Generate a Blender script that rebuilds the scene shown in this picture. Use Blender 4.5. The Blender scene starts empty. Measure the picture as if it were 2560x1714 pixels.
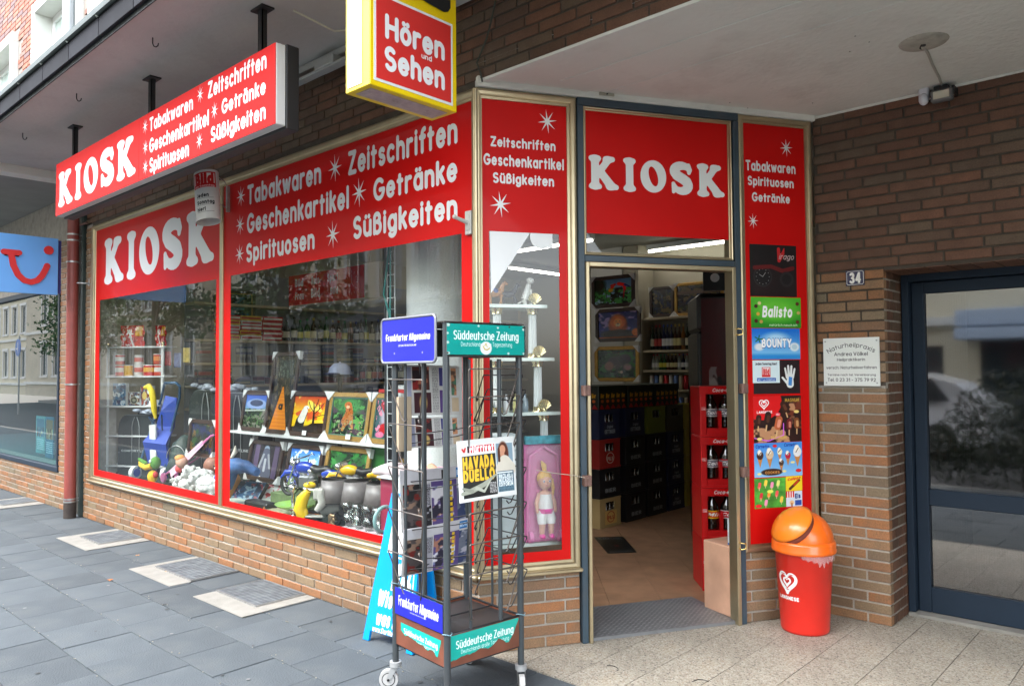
import bpy, math, random
import numpy as np
from mathutils import Vector, Matrix
R = math.radians
random.seed(7); rng = np.random.default_rng(7)
SC = bpy.context.scene
COL = SC.collection

# ---------------------------------------------------------------- camera, sky, sun, exposure
cam_d = bpy.data.cameras.new('camera'); cam = bpy.data.objects.new('camera', cam_d); COL.objects.link(cam)
cam_d.sensor_width = 36.0; cam_d.lens = 26.96; cam_d.clip_start = 0.05; cam_d.clip_end = 500
_ya, _pi, _ro = R(42.6177), R(2.0236), R(-0.4302)
fw = Vector((-math.sin(_ya)*math.cos(_pi), math.cos(_ya)*math.cos(_pi), math.sin(_pi)))
rt = Vector((math.cos(_ya), math.sin(_ya), 0)); up = rt.cross(fw)
rt2 = rt*math.cos(_ro) + up*math.sin(_ro); up2 = -rt*math.sin(_ro) + up*math.cos(_ro)
mw = Matrix((rt2, up2, -fw)).transposed().to_4x4(); mw.translation = Vector((2.817, -2.7964, 1.45))
cam.matrix_world = mw
SC.camera = cam
W = bpy.data.worlds.new('World'); SC.world = W; W.use_nodes = True
_nt = W.node_tree; _bg = _nt.nodes['Background']
_sky = _nt.nodes.new('ShaderNodeTexSky'); _sky.sky_type = 'NISHITA'; _sky.sun_disc = False
SUN_EL, SUN_AZ = 56, 196           # azimuth measured clockwise from +Y
_sky.sun_elevation = R(SUN_EL); _sky.sun_rotation = R(SUN_AZ); _sky.dust_density = 2; _sky.air_density = 1.0; _sky.ozone_density = 1.0
_hs = _nt.nodes.new('ShaderNodeHueSaturation'); _hs.inputs['Saturation'].default_value = .32; _nt.links.new(_sky.outputs[0], _hs.inputs['Color']); _nt.links.new(_hs.outputs[0], _bg.inputs[0])   # thin overcast: paler sky; _bg.inputs[1].default_value = 0.11
_sd = bpy.data.lights.new('sun', 'SUN'); _sd.energy = 0.5; _sd.angle = R(40); _sd.color = (1.0, 0.965, 0.91)
sun = bpy.data.objects.new('sun', _sd); COL.objects.link(sun)
_d = Vector((math.sin(R(SUN_AZ))*math.cos(R(SUN_EL)), math.cos(R(SUN_AZ))*math.cos(R(SUN_EL)), math.sin(R(SUN_EL))))
sun.rotation_euler = _d.to_track_quat('Z', 'Y').to_euler(); sun.location = (0, -5, 12)
SC.view_settings.view_transform = 'Standard'; SC.view_settings.look = 'None'
SC.view_settings.exposure = 0.52; SC.view_settings.gamma = 1.0; SC.view_settings.use_curve_mapping = False
try:
    SC.cycles.use_denoising = True; SC.cycles.max_bounces = 9; SC.cycles.transparent_max_bounces = 16
    SC.cycles.diffuse_bounces = 5; SC.cycles.glossy_bounces = 5; SC.cycles.sample_clamp_indirect = 6
    SC.cycles.caustics_reflective = False; SC.cycles.caustics_refractive = False
except Exception: pass

# ---------------------------------------------------------------- materials
def lin(c):
    return tuple((x/12.92 if x <= 0.04045 else ((x+0.055)/1.055)**2.4) for x in c)
_M = {}
def M(name, rgb, rough=.5, metal=0., var=.0, scale=8., bump=0., bscale=60., rand=0., coat=0., emit=None, es=1., dirt=0., spec=.5, dirtcol=(.05,.045,.04), sheen=0.):
    """procedural principled material: large noise varies the colour, small noise gives relief, rand varies by object"""
    if name in _M: return _M[name]
    m = bpy.data.materials.new(name); m.use_nodes = True; nt = m.node_tree; N = nt.nodes; L = nt.links
    p = N['Principled BSDF']; p.inputs['Roughness'].default_value = rough; p.inputs['Metallic'].default_value = metal
    p.inputs['Specular IOR Level'].default_value = spec
    if coat: p.inputs['Coat Weight'].default_value = coat; p.inputs['Coat Roughness'].default_value = .06
    col = N.new('ShaderNodeRGB'); col.outputs[0].default_value = (*rgb, 1); out = col.outputs[0]
    tc = N.new('ShaderNodeTexCoord')
    if var or rand:
        hsv = N.new('ShaderNodeHueSaturation'); L.new(out, hsv.inputs['Color'])
        v = None
        if var:
            nz = N.new('ShaderNodeTexNoise'); nz.inputs['Scale'].default_value = scale; nz.inputs['Detail'].default_value = 5
            L.new(tc.outputs['Object'], nz.inputs['Vector'])
            mr = N.new('ShaderNodeMapRange'); mr.inputs[1].default_value = .25; mr.inputs[2].default_value = .75
            mr.inputs[3].default_value = 1-var; mr.inputs[4].default_value = 1+var; L.new(nz.outputs[0], mr.inputs[0]); v = mr.outputs[0]
        if rand:
            oi = N.new('ShaderNodeObjectInfo'); m2 = N.new('ShaderNodeMapRange'); m2.inputs[3].default_value = 1-rand; m2.inputs[4].default_value = 1+rand
            L.new(oi.outputs['Random'], m2.inputs[0])
            if v:
                mm = N.new('ShaderNodeMath'); mm.operation = 'MULTIPLY'; L.new(v, mm.inputs[0]); L.new(m2.outputs[0], mm.inputs[1]); v = mm.outputs[0]
            else: v = m2.outputs[0]
        L.new(v, hsv.inputs['Value']); out = hsv.outputs[0]
    if dirt:
        nd = N.new('ShaderNodeTexNoise'); nd.inputs['Scale'].default_value = scale*.45+1.3; nd.inputs['Detail'].default_value = 8; nd.inputs['Roughness'].default_value = .65
        L.new(tc.outputs['Object'], nd.inputs['Vector'])
        rp = N.new('ShaderNodeMapRange'); rp.inputs[1].default_value = .52; rp.inputs[2].default_value = .72; rp.inputs[3].default_value = 0; rp.inputs[4].default_value = dirt
        L.new(nd.outputs[0], rp.inputs[0])
        mx = N.new('ShaderNodeMix'); mx.data_type = 'RGBA'; L.new(rp.outputs[0], mx.inputs[0]); L.new(out, mx.inputs[6]); mx.inputs[7].default_value = (*dirtcol, 1); out = mx.outputs[2]
    L.new(out, p.inputs['Base Color'])
    if bump:
        nb = N.new('ShaderNodeTexNoise'); nb.inputs['Scale'].default_value = bscale; nb.inputs['Detail'].default_value = 4
        L.new(tc.outputs['Object'], nb.inputs['Vector'])
        bp = N.new('ShaderNodeBump'); bp.inputs['Strength'].default_value = bump; bp.inputs['Distance'].default_value = .01
        L.new(nb.outputs[0], bp.inputs['Height']); L.new(bp.outputs[0], p.inputs['Normal'])
    if emit: p.inputs['Emission Color'].default_value = (*emit, 1); p.inputs['Emission Strength'].default_value = es
    _M[name] = m
    return m
def glass_mat(name, tint=(1,1,1), ior=1.5, rough=0.0, trans=1.0):
    m = bpy.data.materials.new(name); m.use_nodes = True; nt = m.node_tree; N = nt.nodes; L = nt.links
    N.remove(N['Principled BSDF']); o = N['Material Output']
    t = N.new('ShaderNodeBsdfTransparent'); t.inputs[0].default_value = (*tint, 1)
    g = N.new('ShaderNodeBsdfGlossy'); g.inputs['Roughness'].default_value = rough; g.inputs[0].default_value = (1,1,1,1)
    f = N.new('ShaderNodeFresnel'); f.inputs[0].default_value = ior
    ge = N.new('ShaderNodeNewGeometry'); sb = N.new('ShaderNodeMath'); sb.operation = 'SUBTRACT'; sb.inputs[0].default_value = 1; L.new(ge.outputs['Backfacing'], sb.inputs[1])
    ml = N.new('ShaderNodeMath'); ml.operation = 'MULTIPLY'; L.new(f.outputs[0], ml.inputs[0]); L.new(sb.outputs[0], ml.inputs[1])
    mx = N.new('ShaderNodeMixShader'); L.new(ml.outputs[0], mx.inputs[0]); L.new(t.outputs[0], mx.inputs[1]); L.new(g.outputs[0], mx.inputs[2]); L.new(mx.outputs[0], o.inputs[0])
    return m
def img_mat(name, arr, rough=.4, coat=0., bump=0.):
    """print material from an array painted by this script (h,w,3, sRGB, row 0 = top)"""
    h, w = arr.shape[:2]
    im = bpy.data.images.new(name, w, h); px = np.ones((h, w, 4), np.float32); px[..., :3] = np.clip(arr[::-1], 0, 1)
    im.pixels.foreach_set(px.ravel()); im.pack()
    m = bpy.data.materials.new(name); m.use_nodes = True; nt = m.node_tree; p = nt.nodes['Principled BSDF']
    ti = nt.nodes.new('ShaderNodeTexImage'); ti.image = im; ti.extension = 'EXTEND'
    p.inputs['Roughness'].default_value = rough
    if coat: p.inputs['Coat Weight'].default_value = coat; p.inputs['Coat Roughness'].default_value = .08
    nt.links.new(ti.outputs[0], p.inputs['Base Color'])
    return m

# ---------------------------------------------------------------- objects
def tag(o, label=None, cat=None, group=None, kind=None):
    if label: o['label'] = label
    if cat: o['category'] = cat
    if group: o['group'] = group
    if kind: o['kind'] = kind
    return o
_MW = {}
def thing(name, label, cat, loc=(0,0,0), rz=0., group=None):
    o = bpy.data.objects.new(name, None); COL.objects.link(o); o.location = loc; o.rotation_euler = (0,0,rz); o.empty_display_size = .1
    _MW[o.name] = Matrix.Translation(loc) @ Matrix.Rotation(rz, 4, 'Z')
    return tag(o, label, cat, group)
def wm(o): return _MW.get(o.name, Matrix.Identity(4)) if o else Matrix.Identity(4)
class B:
    """collects primitives into ONE mesh; T transforms what is added"""
    def __init__(s, T=None): s.v=[]; s.f=[]; s.m=[]; s.uv={}; s.sm=[]; s.T=T or Matrix.Identity(4)
    def add(s, vs, fs, m=0, smooth=False, uv=None):
        n = len(s.v); s.v += [tuple(s.T @ Vector(v)) for v in vs]
        for k, f in enumerate(fs):
            if uv and k in uv: s.uv[len(s.f)] = uv[k]
            s.f.append([n+i for i in f]); s.m.append(m); s.sm.append(smooth)
        return s
    def box(s, x0, x1, y0, y1, z0, z1, m=0, bev=0.):
        if bev > 0:
            # chamfered box: inset caps on all six sides
            b = min(bev, (x1-x0)*.45, (y1-y0)*.45, (z1-z0)*.45)
            X=(x0,x1); Y=(y0,y1); Z=(z0,z1); vs=[]; idx={}
            for i in (0,1):
                for j in (0,1):
                    for k in (0,1):
                        sx,sy,sz=(1-2*i),(1-2*j),(1-2*k)
                        for a,p in enumerate(((X[i],Y[j]+sy*b,Z[k]+sz*b),(X[i]+sx*b,Y[j],Z[k]+sz*b),(X[i]+sx*b,Y[j]+sy*b,Z[k]))):
                            idx[(i,j,k,a)]=len(vs); vs.append(p)
            fs=[]
            g=lambda *t: idx[t]
            fs += [[g(0,0,0,0),g(0,0,1,0),g(0,1,1,0),g(0,1,0,0)],[g(1,0,0,0),g(1,1,0,0),g(1,1,1,0),g(1,0,1,0)]]
            fs += [[g(0,0,0,1),g(1,0,0,1),g(1,0,1,1),g(0,0,1,1)],[g(0,1,0,1),g(0,1,1,1),g(1,1,1,1),g(1,1,0,1)]]
            fs += [[g(0,0,0,2),g(0,1,0,2),g(1,1,0,2),g(1,0,0,2)],[g(0,0,1,2),g(1,0,1,2),g(1,1,1,2),g(0,1,1,2)]]
            for j in (0,1):
                for k in (0,1): fs.append([g(0,j,k,1),g(1,j,k,1),g(1,j,k,2),g(0,j,k,2)])
            for i in (0,1):
                for k in (0,1): fs.append([g(i,0,k,0),g(i,1,k,0),g(i,1,k,2),g(i,0,k,2)])
            for i in (0,1):
                for j in (0,1): fs.append([g(i,j,0,0),g(i,j,1,0),g(i,j,1,1),g(i,j,0,1)])
            for i in (0,1):
                for j in (0,1):
                    for k in (0,1): fs.append([g(i,j,k,0),g(i,j,k,1),g(i,j,k,2)])
            return s.add(vs, fs, m)
        vs=[(x0,y0,z0),(x1,y0,z0),(x1,y1,z0),(x0,y1,z0),(x0,y0,z1),(x1,y0,z1),(x1,y1,z1),(x0,y1,z1)]
        return s.add(vs,[[0,3,2,1],[4,5,6,7],[0,1,5,4],[1,2,6,5],[2,3,7,6],[3,0,4,7]],m)
    def cyl(s, p0, p1, r0, r1=None, n=12, m=0, cap=True, smooth=True):
        r1 = r0 if r1 is None else r1
        p0=Vector(p0); p1=Vector(p1); d=(p1-p0).normalized(); a=d.orthogonal().normalized(); b=d.cross(a)
        vs=[]; 
        for p,r in ((p0,r0),(p1,r1)):
            for k in range(n):
                t=2*math.pi*k/n; vs.append(p+(a*math.cos(t)+b*math.sin(t))*r)
        s.add(vs,[[k,(k+1)%n,n+(k+1)%n,n+k] for k in range(n)],m,smooth)
        if cap: s.add(vs[:n],[list(range(n))[::-1]],m); s.add(vs[n:],[list(range(n))],m)
        return s
    def tube(s, pts, r, n=6, m=0, closed=False):
        pts=[Vector(p) for p in pts]; N=len(pts); rings=[]; prev=None
        for i,p in enumerate(pts):
            if closed: d=(pts[(i+1)%N]-pts[i-1])
            else: d=(pts[min(i+1,N-1)]-pts[max(i-1,0)])
            d.normalize()
            if prev is None: a=d.orthogonal().normalized()
            else:
                a=prev-d*prev.dot(d); a = a.normalized() if a.length>1e-6 else d.orthogonal().normalized()
            prev=a; b=d.cross(a)
            rr=r[i] if isinstance(r,(list,tuple)) else r
            rings.append([p+(a*math.cos(2*math.pi*k/n)+b*math.sin(2*math.pi*k/n))*rr for k in range(n)])
        vs=[v for q in rings for v in q]; fs=[]
        for i in range(N if closed else N-1):
            j=(i+1)%N
            for k in range(n): fs.append([i*n+k,i*n+(k+1)%n,j*n+(k+1)%n,j*n+k])
        s.add(vs,fs,m,True)
        if not closed: s.add(rings[0],[list(range(n))[::-1]],m); s.add(rings[-1],[list(range(n))],m)
        return s
    def lathe(s, prof, c=(0,0,0), n=20, m=0, smooth=True, sx=1., sy=1.):
        vs=[]; fs=[]
        for r,z in prof:
            for k in range(n):
                t=2*math.pi*k/n; vs.append((c[0]+r*sx*math.cos(t),c[1]+r*sy*math.sin(t),c[2]+z))
        for i in range(len(prof)-1):
            for k in range(n): fs.append([i*n+k,i*n+(k+1)%n,(i+1)*n+(k+1)%n,(i+1)*n+k])
        s.add(vs,fs,m,smooth)
        if prof[0][0]>1e-5: s.add(vs[:n],[list(range(n))[::-1]],m)
        if prof[-1][0]>1e-5: s.add(vs[-n:],[list(range(n))],m)
        return s
    def ball(s, c, r, n=12, m=0, rot=None):
        r = (r,r,r) if not isinstance(r,(tuple,list)) else r
        k=max(5,n//2+1); vs=[]; fs=[]; Q = rot or Matrix.Identity(3)
        for i in range(k+1):
            ph=math.pi*i/k
            for j in range(n):
                t=2*math.pi*j/n; q=Q@Vector((r[0]*math.sin(ph)*math.cos(t),r[1]*math.sin(ph)*math.sin(t),r[2]*math.cos(ph))); vs.append(q+Vector(c))
        for i in range(k):
            for j in range(n): fs.append([i*n+j,(i+1)*n+j,(i+1)*n+(j+1)%n,i*n+(j+1)%n])
        return s.add(vs,fs,m,True)
    def prism(s, pts, z0, z1, m=0, mb=None):
        """polygon pts (x,y) extruded along z"""
        n=len(pts); vs=[(x,y,z0) for x,y in pts]+[(x,y,z1) for x,y in pts]
        s.add(vs,[list(range(n))[::-1],list(range(n,2*n))],m)
        return s.add(vs,[[k,(k+1)%n,n+(k+1)%n,n+k] for k in range(n)],m if mb is None else mb)
    def quad(s, a, b, c, d, m=0): return s.add([a,b,c,d],[[0,1,2,3]],m,uv={0:[(0,0),(1,0),(1,1),(0,1)]})
    def build(s, name, mats, parent=None, world=True, loc=None, bevel=0.):
        me=bpy.data.meshes.new(name); 
        vs=s.v
        if parent is not None and world:
            inv=wm(parent).inverted(); vs=[tuple(inv@Vector(v)) for v in vs]
        me.from_pydata(vs,[],s.f)
        mats = mats if isinstance(mats,(list,tuple)) else [mats]
        for q in mats: me.materials.append(q)
        if len(mats)>1: me.polygons.foreach_set('material_index',s.m)
        me.polygons.foreach_set('use_smooth',s.sm)
        if s.uv:
            ul=me.uv_layers.new(name='UVMap')
            for fi,uvs in s.uv.items():
                for li,q in zip(me.polygons[fi].loop_indices,uvs): ul.data[li].uv=q
        me.update()
        o=bpy.data.objects.new(name,me); COL.objects.link(o)
        if parent is not None: o.parent=parent; _MW[o.name]=wm(parent)
        if loc is not None: o.location=loc; _MW[o.name]=Matrix.Translation(loc)
        if bevel:
            md=o.modifiers.new('bevel','BEVEL'); md.width=bevel; md.segments=2; md.limit_method='ANGLE'
        return o
_T=['','one','two','three','four','five','six','seven','eight','nine']
def ordinal(n):
    a=['first','second','third','fourth','fifth','sixth','seventh','eighth','ninth','tenth','eleventh','twelfth','thirteenth','fourteenth','fifteenth','sixteenth','seventeenth','eighteenth','nineteenth']
    if n<=19: return a[n-1]
    t={2:'twent',3:'thirt',4:'fort',5:'fift',6:'sixt'}[n//10]
    return t+'ieth' if n%10==0 else t+'y-'+a[n%10-1]
def structure(o): o['kind']='structure'; return o
def frame_of(o, u, n=None):
    """4x4 with local x along u (horizontal), local y = inward (depth away from viewer), z up"""
    u=Vector(u).normalized(); z=Vector((0,0,1)); y=z.cross(u); return Matrix(((u.x,y.x,0,o[0]),(u.y,y.y,0,o[1]),(0,0,1,o[2]),(0,0,0,1)))
DA = R(59.8); DU = Vector((math.cos(DA), math.sin(DA), 0))
F0 = Matrix.Identity(4)                      # street front: x right, y into the shop
FD = frame_of((0,0,0), DU)                   # diagonal entrance front
FR = frame_of((0,1.828,0), (1,0,0))          # wall beside the house door
def copy_thing(root, loc, rz, label, group=None, mats=None):
    r=root.copy(); COL.objects.link(r); r.location=loc; r.rotation_euler=(0,0,rz); r['label']=label
    if group: r['group']=group
    _MW[r.name]=Matrix.Translation(loc)@Matrix.Rotation(rz,4,'Z')
    for ch in [c for c in bpy.data.objects if c.parent==root]:
        c=ch.copy(); COL.objects.link(c); c.parent=r
        for g in [x for x in bpy.data.objects if x.parent==ch]:
            d=g.copy(); COL.objects.link(d); d.parent=c
    return r
# ---------------------------------------------------------------- lettering: skeleton glyphs, drawn with a pen of any width
def _arc(cx,cy,rx,ry,a0,a1,n=12):
    return [(cx+rx*math.cos(R(a0+(a1-a0)*i/n)), cy+ry*math.sin(R(a0+(a1-a0)*i/n))) for i in range(n+1)]
A=_arc
G={}
def g(ch,adv,*st): G[ch]=(adv,list(st))
_bowl=A(2,2.5,2,2.5,0,360,20)
g('a',4,_bowl,[(4,5),(4,0)]); g('b',4,[(0,7.2),(0,0)],_bowl); g('c',3.6,A(2,2.5,2,2.5,48,312,16)); g('d',4,_bowl,[(4,7.2),(4,0)])
g('e',4,[(.1,2.6),(3.9,2.6)],A(2,2.5,2,2.5,0,315,18)); g('f',2.4,A(2.5,5.8,1.4,1.4,90,180,6)+[(1.1,0)],[(0,4.7),(2.4,4.7)])
g('g',4,_bowl,[(4,5)]+A(2,-.3,2,1.9,0,-140,10)); g('h',3.8,[(0,7.2),(0,0)],A(1.9,3.1,1.9,1.9,180,0)+[(3.8,0)])
g('i',0,[(0,5),(0,0)],[(0,6.9),(0,6.95)]); g('j',.3,[(.3,5)]+A(-.9,-.7,1.2,1.2,0,-90,5),[(.3,6.9),(.3,6.95)])
g('k',3.3,[(0,7.2),(0,0)],[(3.1,5),(.2,2.3)],[(1.3,3.2),(3.3,0)]); g('l',0,[(0,7.2),(0,0)])
g('m',6,[(0,5),(0,0)],A(1.5,3.4,1.5,1.6,180,0,8)+[(3,0)],A(4.5,3.4,1.5,1.6,180,0,8)+[(6,0)]); g('n',3.8,[(0,5),(0,0)],A(1.9,3.1,1.9,1.9,180,0)+[(3.8,0)])
g('o',4,_bowl); g('p',4,[(0,5),(0,-2.1)],_bowl); g('q',4,[(4,5),(4,-2.1)],_bowl); g('r',2.5,[(0,5),(0,0)],A(1.9,3.1,1.9,1.9,180,70,8))
g('s',3.1,A(1.6,3.75,1.35,1.25,35,265,10)+A(1.6,1.25,1.45,1.3,95,-145,10)); g('t',2.4,[(1,6.6),(1,0)],[(0,4.7),(2.4,4.7)])
g('u',3.8,[(0,5)]+A(1.9,1.9,1.9,1.9,180,360)+[(3.8,5)],[(3.8,5),(3.8,0)]); g('v',3.8,[(0,5),(1.9,0),(3.8,5)]); g('w',5.6,[(0,5),(1.4,0),(2.8,4.6),(4.2,0),(5.6,5)])
g('x',3.4,[(0,5),(3.4,0)],[(3.4,5),(0,0)]); g('y',3.6,[(0,5),(1.9,.2)],[(3.6,5),(1,-2.1)]); g('z',3.3,[(0,5),(3.2,5),(0,0),(3.3,0)])
g('ß',3.8,[(0,0),(0,5.4)]+A(1.6,5.5,1.6,1.6,175,-50,10)+[(1.7,4.1)]+A(1.8,2.05,2,2.05,85,-110,12))
def _uml(b,c,dx=None,y=6.9):
    a,s=G[b]; dx=a/2; g(c,a,*s,[(dx-1,y),(dx-1,y+.05)],[(dx+1,y),(dx+1,y+.05)])
for b,c in ('aä','oö','uü'): _uml(b,c)
g('A',5,[(0,0),(2.5,7.2),(5,0)],[(.9,2.3),(4.1,2.3)]); g('B',4,[(0,0),(0,7.2)],[(0,7.2),(2,7.2)]+A(2,5.45,1.7,1.75,90,-90,8)+[(0,3.7)],[(2.2,3.7)]+A(2.2,1.85,1.9,1.85,90,-90,8)+[(0,0)])
g('C',5,A(3,3.6,3,3.6,45,315,18)); g('D',4.8,[(0,0),(0,7.2),(1.6,7.2)]+A(1.6,3.6,3.2,3.6,90,-90,14)+[(0,0)]); g('E',3.7,[(3.7,7.2),(0,7.2),(0,0),(3.7,0)],[(0,3.7),(3.3,3.7)])
g('F',3.6,[(3.6,7.2),(0,7.2),(0,0)],[(0,3.7),(3.2,3.7)]); g('G',5.8,A(3,3.6,3,3.6,48,350,18)+[(5.9,3.3),(3.6,3.3)]); g('H',4.8,[(0,0),(0,7.2)],[(4.8,0),(4.8,7.2)],[(0,3.7),(4.8,3.7)])
g('I',0,[(0,0),(0,7.2)]); g('İ',0,[(0,0),(0,6.6)],[(0,8.3),(0,8.35)]); g('J',2.6,[(2.6,7.2)]+A(1.2,1.5,1.4,1.5,0,-150,8)); g('K',4.4,[(0,0),(0,7.2)],[(4.2,7.2),(.2,3.1)],[(1.4,4.3),(4.4,0)])
g('L',3.6,[(0,7.2),(0,0),(3.6,0)]); g('M',5.8,[(0,0),(.3,7.2),(2.9,1.6),(5.5,7.2),(5.8,0)]); g('N',4.8,[(0,0),(0,7.2),(4.8,0),(4.8,7.2)]); g('O',6,A(3,3.6,3,3.6,0,360,24))
g('P',4,[(0,0),(0,7.2),(2.1,7.2)]+A(2.1,5.2,1.9,2,90,-90,8)+[(0,3.2)]); g('Q',6,A(3,3.6,3,3.6,0,360,24),[(3.6,1.8),(5.8,-.3)]); g('R',4.2,[(0,0),(0,7.2),(2.1,7.2)]+A(2.1,5.3,1.9,1.9,90,-90,8)+[(0,3.4)],[(1.9,3.4),(4.2,0)])
g('S',4.2,A(2.1,5.4,1.9,1.8,40,265,12)+A(2.1,1.8,2,1.85,95,-145,12)); g('T',4.4,[(0,7.2),(4.4,7.2)],[(2.2,7.2),(2.2,0)]); g('U',4.6,[(0,7.2)]+A(2.3,2.3,2.3,2.3,180,360,12)+[(4.6,7.2)])
g('V',4.8,[(0,7.2),(2.4,0),(4.8,7.2)]); g('W',7,[(0,7.2),(1.75,0),(3.5,6.6),(5.25,0),(7,7.2)]); g('X',4.6,[(0,7.2),(4.6,0)],[(4.6,7.2),(0,0)]); g('Y',4.6,[(0,7.2),(2.3,3.4),(4.6,7.2)],[(2.3,3.4),(2.3,0)]); g('Z',4.4,[(0,7.2),(4.2,7.2),(0,0),(4.4,0)])
for b,c in ('AÄ','OÖ','UÜ'): _uml(b,c,y=9)
g('Ç',5,*G['C'][1],[(3,-.2),(3,-1.6)])
g('0',4,A(2,3.6,2,3.6,0,360,20)); g('1',2,[(0,5.8),(1.7,7.2),(1.7,0)]); g('2',4,A(2,5.2,1.9,2,160,-35,10)+[(0,0),(4,0)]); g('3',4,A(1.9,5.4,1.7,1.8,150,-85,10)+A(1.9,1.85,2,1.85,88,-150,12))
g('4',4.2,[(3.2,0),(3.2,7.2),(0,1.9),(4.2,1.9)]); g('5',4,[(3.6,7.2),(.6,7.2),(.3,4.2)]+A(1.8,2.2,2.1,2.2,130,-150,14)); g('6',4,A(2,2.2,2,2.2,0,360,16),[(.1,2.6),(2.8,7.2)]); g('7',4,[(0,7.2),(4,7.2),(1.4,0)])
g('8',4,A(2,5.4,1.7,1.8,0,360,14),A(2,1.85,2,1.85,0,360,14)); g('9',4,A(2,5,2,2.2,0,360,16),[(3.9,4.6),(1.2,0)])
g('-',2.2,[(0,2.8),(2.2,2.8)]); g('.',0,[(0,0),(0,.05)]); g(',',.3,[(.3,0),(0,-1)]); g('!',0,[(0,7.2),(0,2.2)],[(0,0),(0,.05)]); g(' ',2.2); g(':',0,[(0,0),(0,.05)],[(0,4),(0,4.05)]); g('€',4.5,A(3,3.6,2.4,3.4,50,310,16),[(0,4.2),(4,4.2)],[(0,3),(4,3)])
# letters for the two Cyrillic titles
g('Ж',6,[(3,0),(3,7.2)],[(0,7.2),(3,3.6),(0,0)],[(6,7.2),(3,3.6),(6,0)]); g('И',4.6,[(0,7.2),(0,0),(4.6,7.2),(4.6,0)]); g('П',4.6,[(0,0),(0,7.2),(4.6,7.2),(4.6,0)])
def text_segs(txt, w=.9, gap=None, wordgap=2.6, slant=0., arcr=None):
    """segments of a line of text in glyph units (cap height 7.2), pen half-width w; returns (segments Nx4, total width)"""
    gap = 2*w+.9 if gap is None else gap
    x=w; out=[]
    for ch in txt:
        if ch==' ': x+=wordgap; continue
        adv,st=G.get(ch,G['o'])
        for s in st:
            for p,q in zip(s[:-1],s[1:]): out.append((x+p[0]+slant*p[1],p[1],x+q[0]+slant*q[1],q[1]))
        x+=adv+gap
    return np.array(out,float).reshape(-1,4), x-gap+w
def seg_dist(X,Y,S,ax=1.,ay=1.,rot=0.,r=None):
    """min distance of points to segments, in a stretched metric (broad-nib pens); r: radius per end [(r0,r1)] subtracted"""
    c,s_=math.cos(rot),math.sin(rot)
    def tr(x,y): return (x*c+y*s_)*ax,(-x*s_+y*c)*ay
    D=np.full(X.shape,1e9); PX,PY=tr(X,Y)
    for i,(x0,y0,x1,y1) in enumerate(S):
        a,b=tr(x0,y0); c1,d1=tr(x1,y1); dx,dy=c1-a,d1-b; L=dx*dx+dy*dy+1e-12
        t=np.clip(((PX-a)*dx+(PY-b)*dy)/L,0,1); d=np.hypot(PX-a-t*dx,PY-b-t*dy)
        if r is not None: d=d-(r[i][0]+(r[i][1]-r[i][0])*t)
        D=np.minimum(D,d)
    return D
def march(D, xs, ys):
    """fill of the region D<0 on a grid -> verts (x,y), faces; full cells of a row run together"""
    V=[];Fc=[];ny,nx=D.shape
    def P(x,y): V.append((x,y)); return len(V)-1
    ins=D<0
    for j in range(ny-1):
        i=0
        while i<nx-1:
            c=(ins[j,i],ins[j,i+1],ins[j+1,i+1],ins[j+1,i])
            if all(c):
                k=i
                while k<nx-1 and ins[j,k] and ins[j,k+1] and ins[j+1,k+1] and ins[j+1,k]: k+=1
                Fc.append([P(xs[i],ys[j]),P(xs[k],ys[j]),P(xs[k],ys[j+1]),P(xs[i],ys[j+1])]); i=k; continue
            if any(c):
                cs=[(i,j),(i+1,j),(i+1,j+1),(i,j+1)]; pl=[]
                for a in range(4):
                    (ia,ja),(ib,jb)=cs[a],cs[(a+1)%4]; da,db=D[ja,ia],D[jb,ib]
                    if da<0: pl.append((xs[ia],ys[ja]))
                    if (da<0)!=(db<0):
                        t=da/(da-db); pl.append((xs[ia]+t*(xs[ib]-xs[ia]),ys[ja]+t*(ys[jb]-ys[ja])))
                if len(pl)>=3: Fc.append([P(*p) for p in pl])
            i+=1
    return V,Fc
def text_mesh(b, txt, T, x, z, h, wd=None, w=.9, gap=None, m=0, step=.24, thick=.0012, ax=1., ay=1., rot=0., slant=0., arc=None):
    """lettering as thin film: T frame (x right, y depth), lower left at (x,z), cap height h, fitted to width wd; faces viewer at local y=-thick"""
    S,tw=text_segs(txt,w,gap,slant=slant)
    xs=np.arange(-w,tw+w+step,step); ys=np.arange(-2.6-w,9.6+w,step)
    sc=h/7.2; sx=(wd/tw) if wd else sc
    # work letter by letter windows to stay quick
    D=np.full((len(ys),len(xs)),1e9)
    for s in S:
        lo,hi=min(s[0],s[2])-2*w-.5,max(s[0],s[2])+2*w+.5; a,bb=np.searchsorted(xs,[lo,hi]); c,d=np.searchsorted(ys,[min(s[1],s[3])-2*w-.5,max(s[1],s[3])+2*w+.5])
        X,Y=np.meshgrid(xs[a:bb],ys[c:d]); D[c:d,a:bb]=np.minimum(D[c:d,a:bb],seg_dist(X,Y,[s],ax,ay,rot)-w)
    V,Fc=march(D,xs,ys); old=b.T; b.T=T
    out=[]
    for (u,v) in V:
        if arc:
            # arc = (centre x, radius) in metres: bend the line upwards
            px=x+u*sx; t=(px-arc[0])/arc[1]; rr=arc[1]+v*sc; out.append((arc[0]+rr*math.sin(t),-thick,z+rr*math.cos(t)-arc[1]))
        else: out.append((x+u*sx,-thick,z+v*sc))
    b.add(out,Fc,m); b.T=old
    return tw*sx
def star_mesh(b, T, x, z, r, m=0, thick=.0012, ri=.22, rot=0.):
    pts=[]
    for k in range(16):
        t=R(22.5*k)+rot; q=r if k%2==0 else r*ri; pts.append((x+q*math.cos(t)*.82,-thick,z+q*math.sin(t)))
    old=b.T; b.T=T
    c=(x,-thick,z); b.add([c]+pts,[[0,1+k,1+(k+1)%16] for k in range(16)],m); b.T=old
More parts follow.
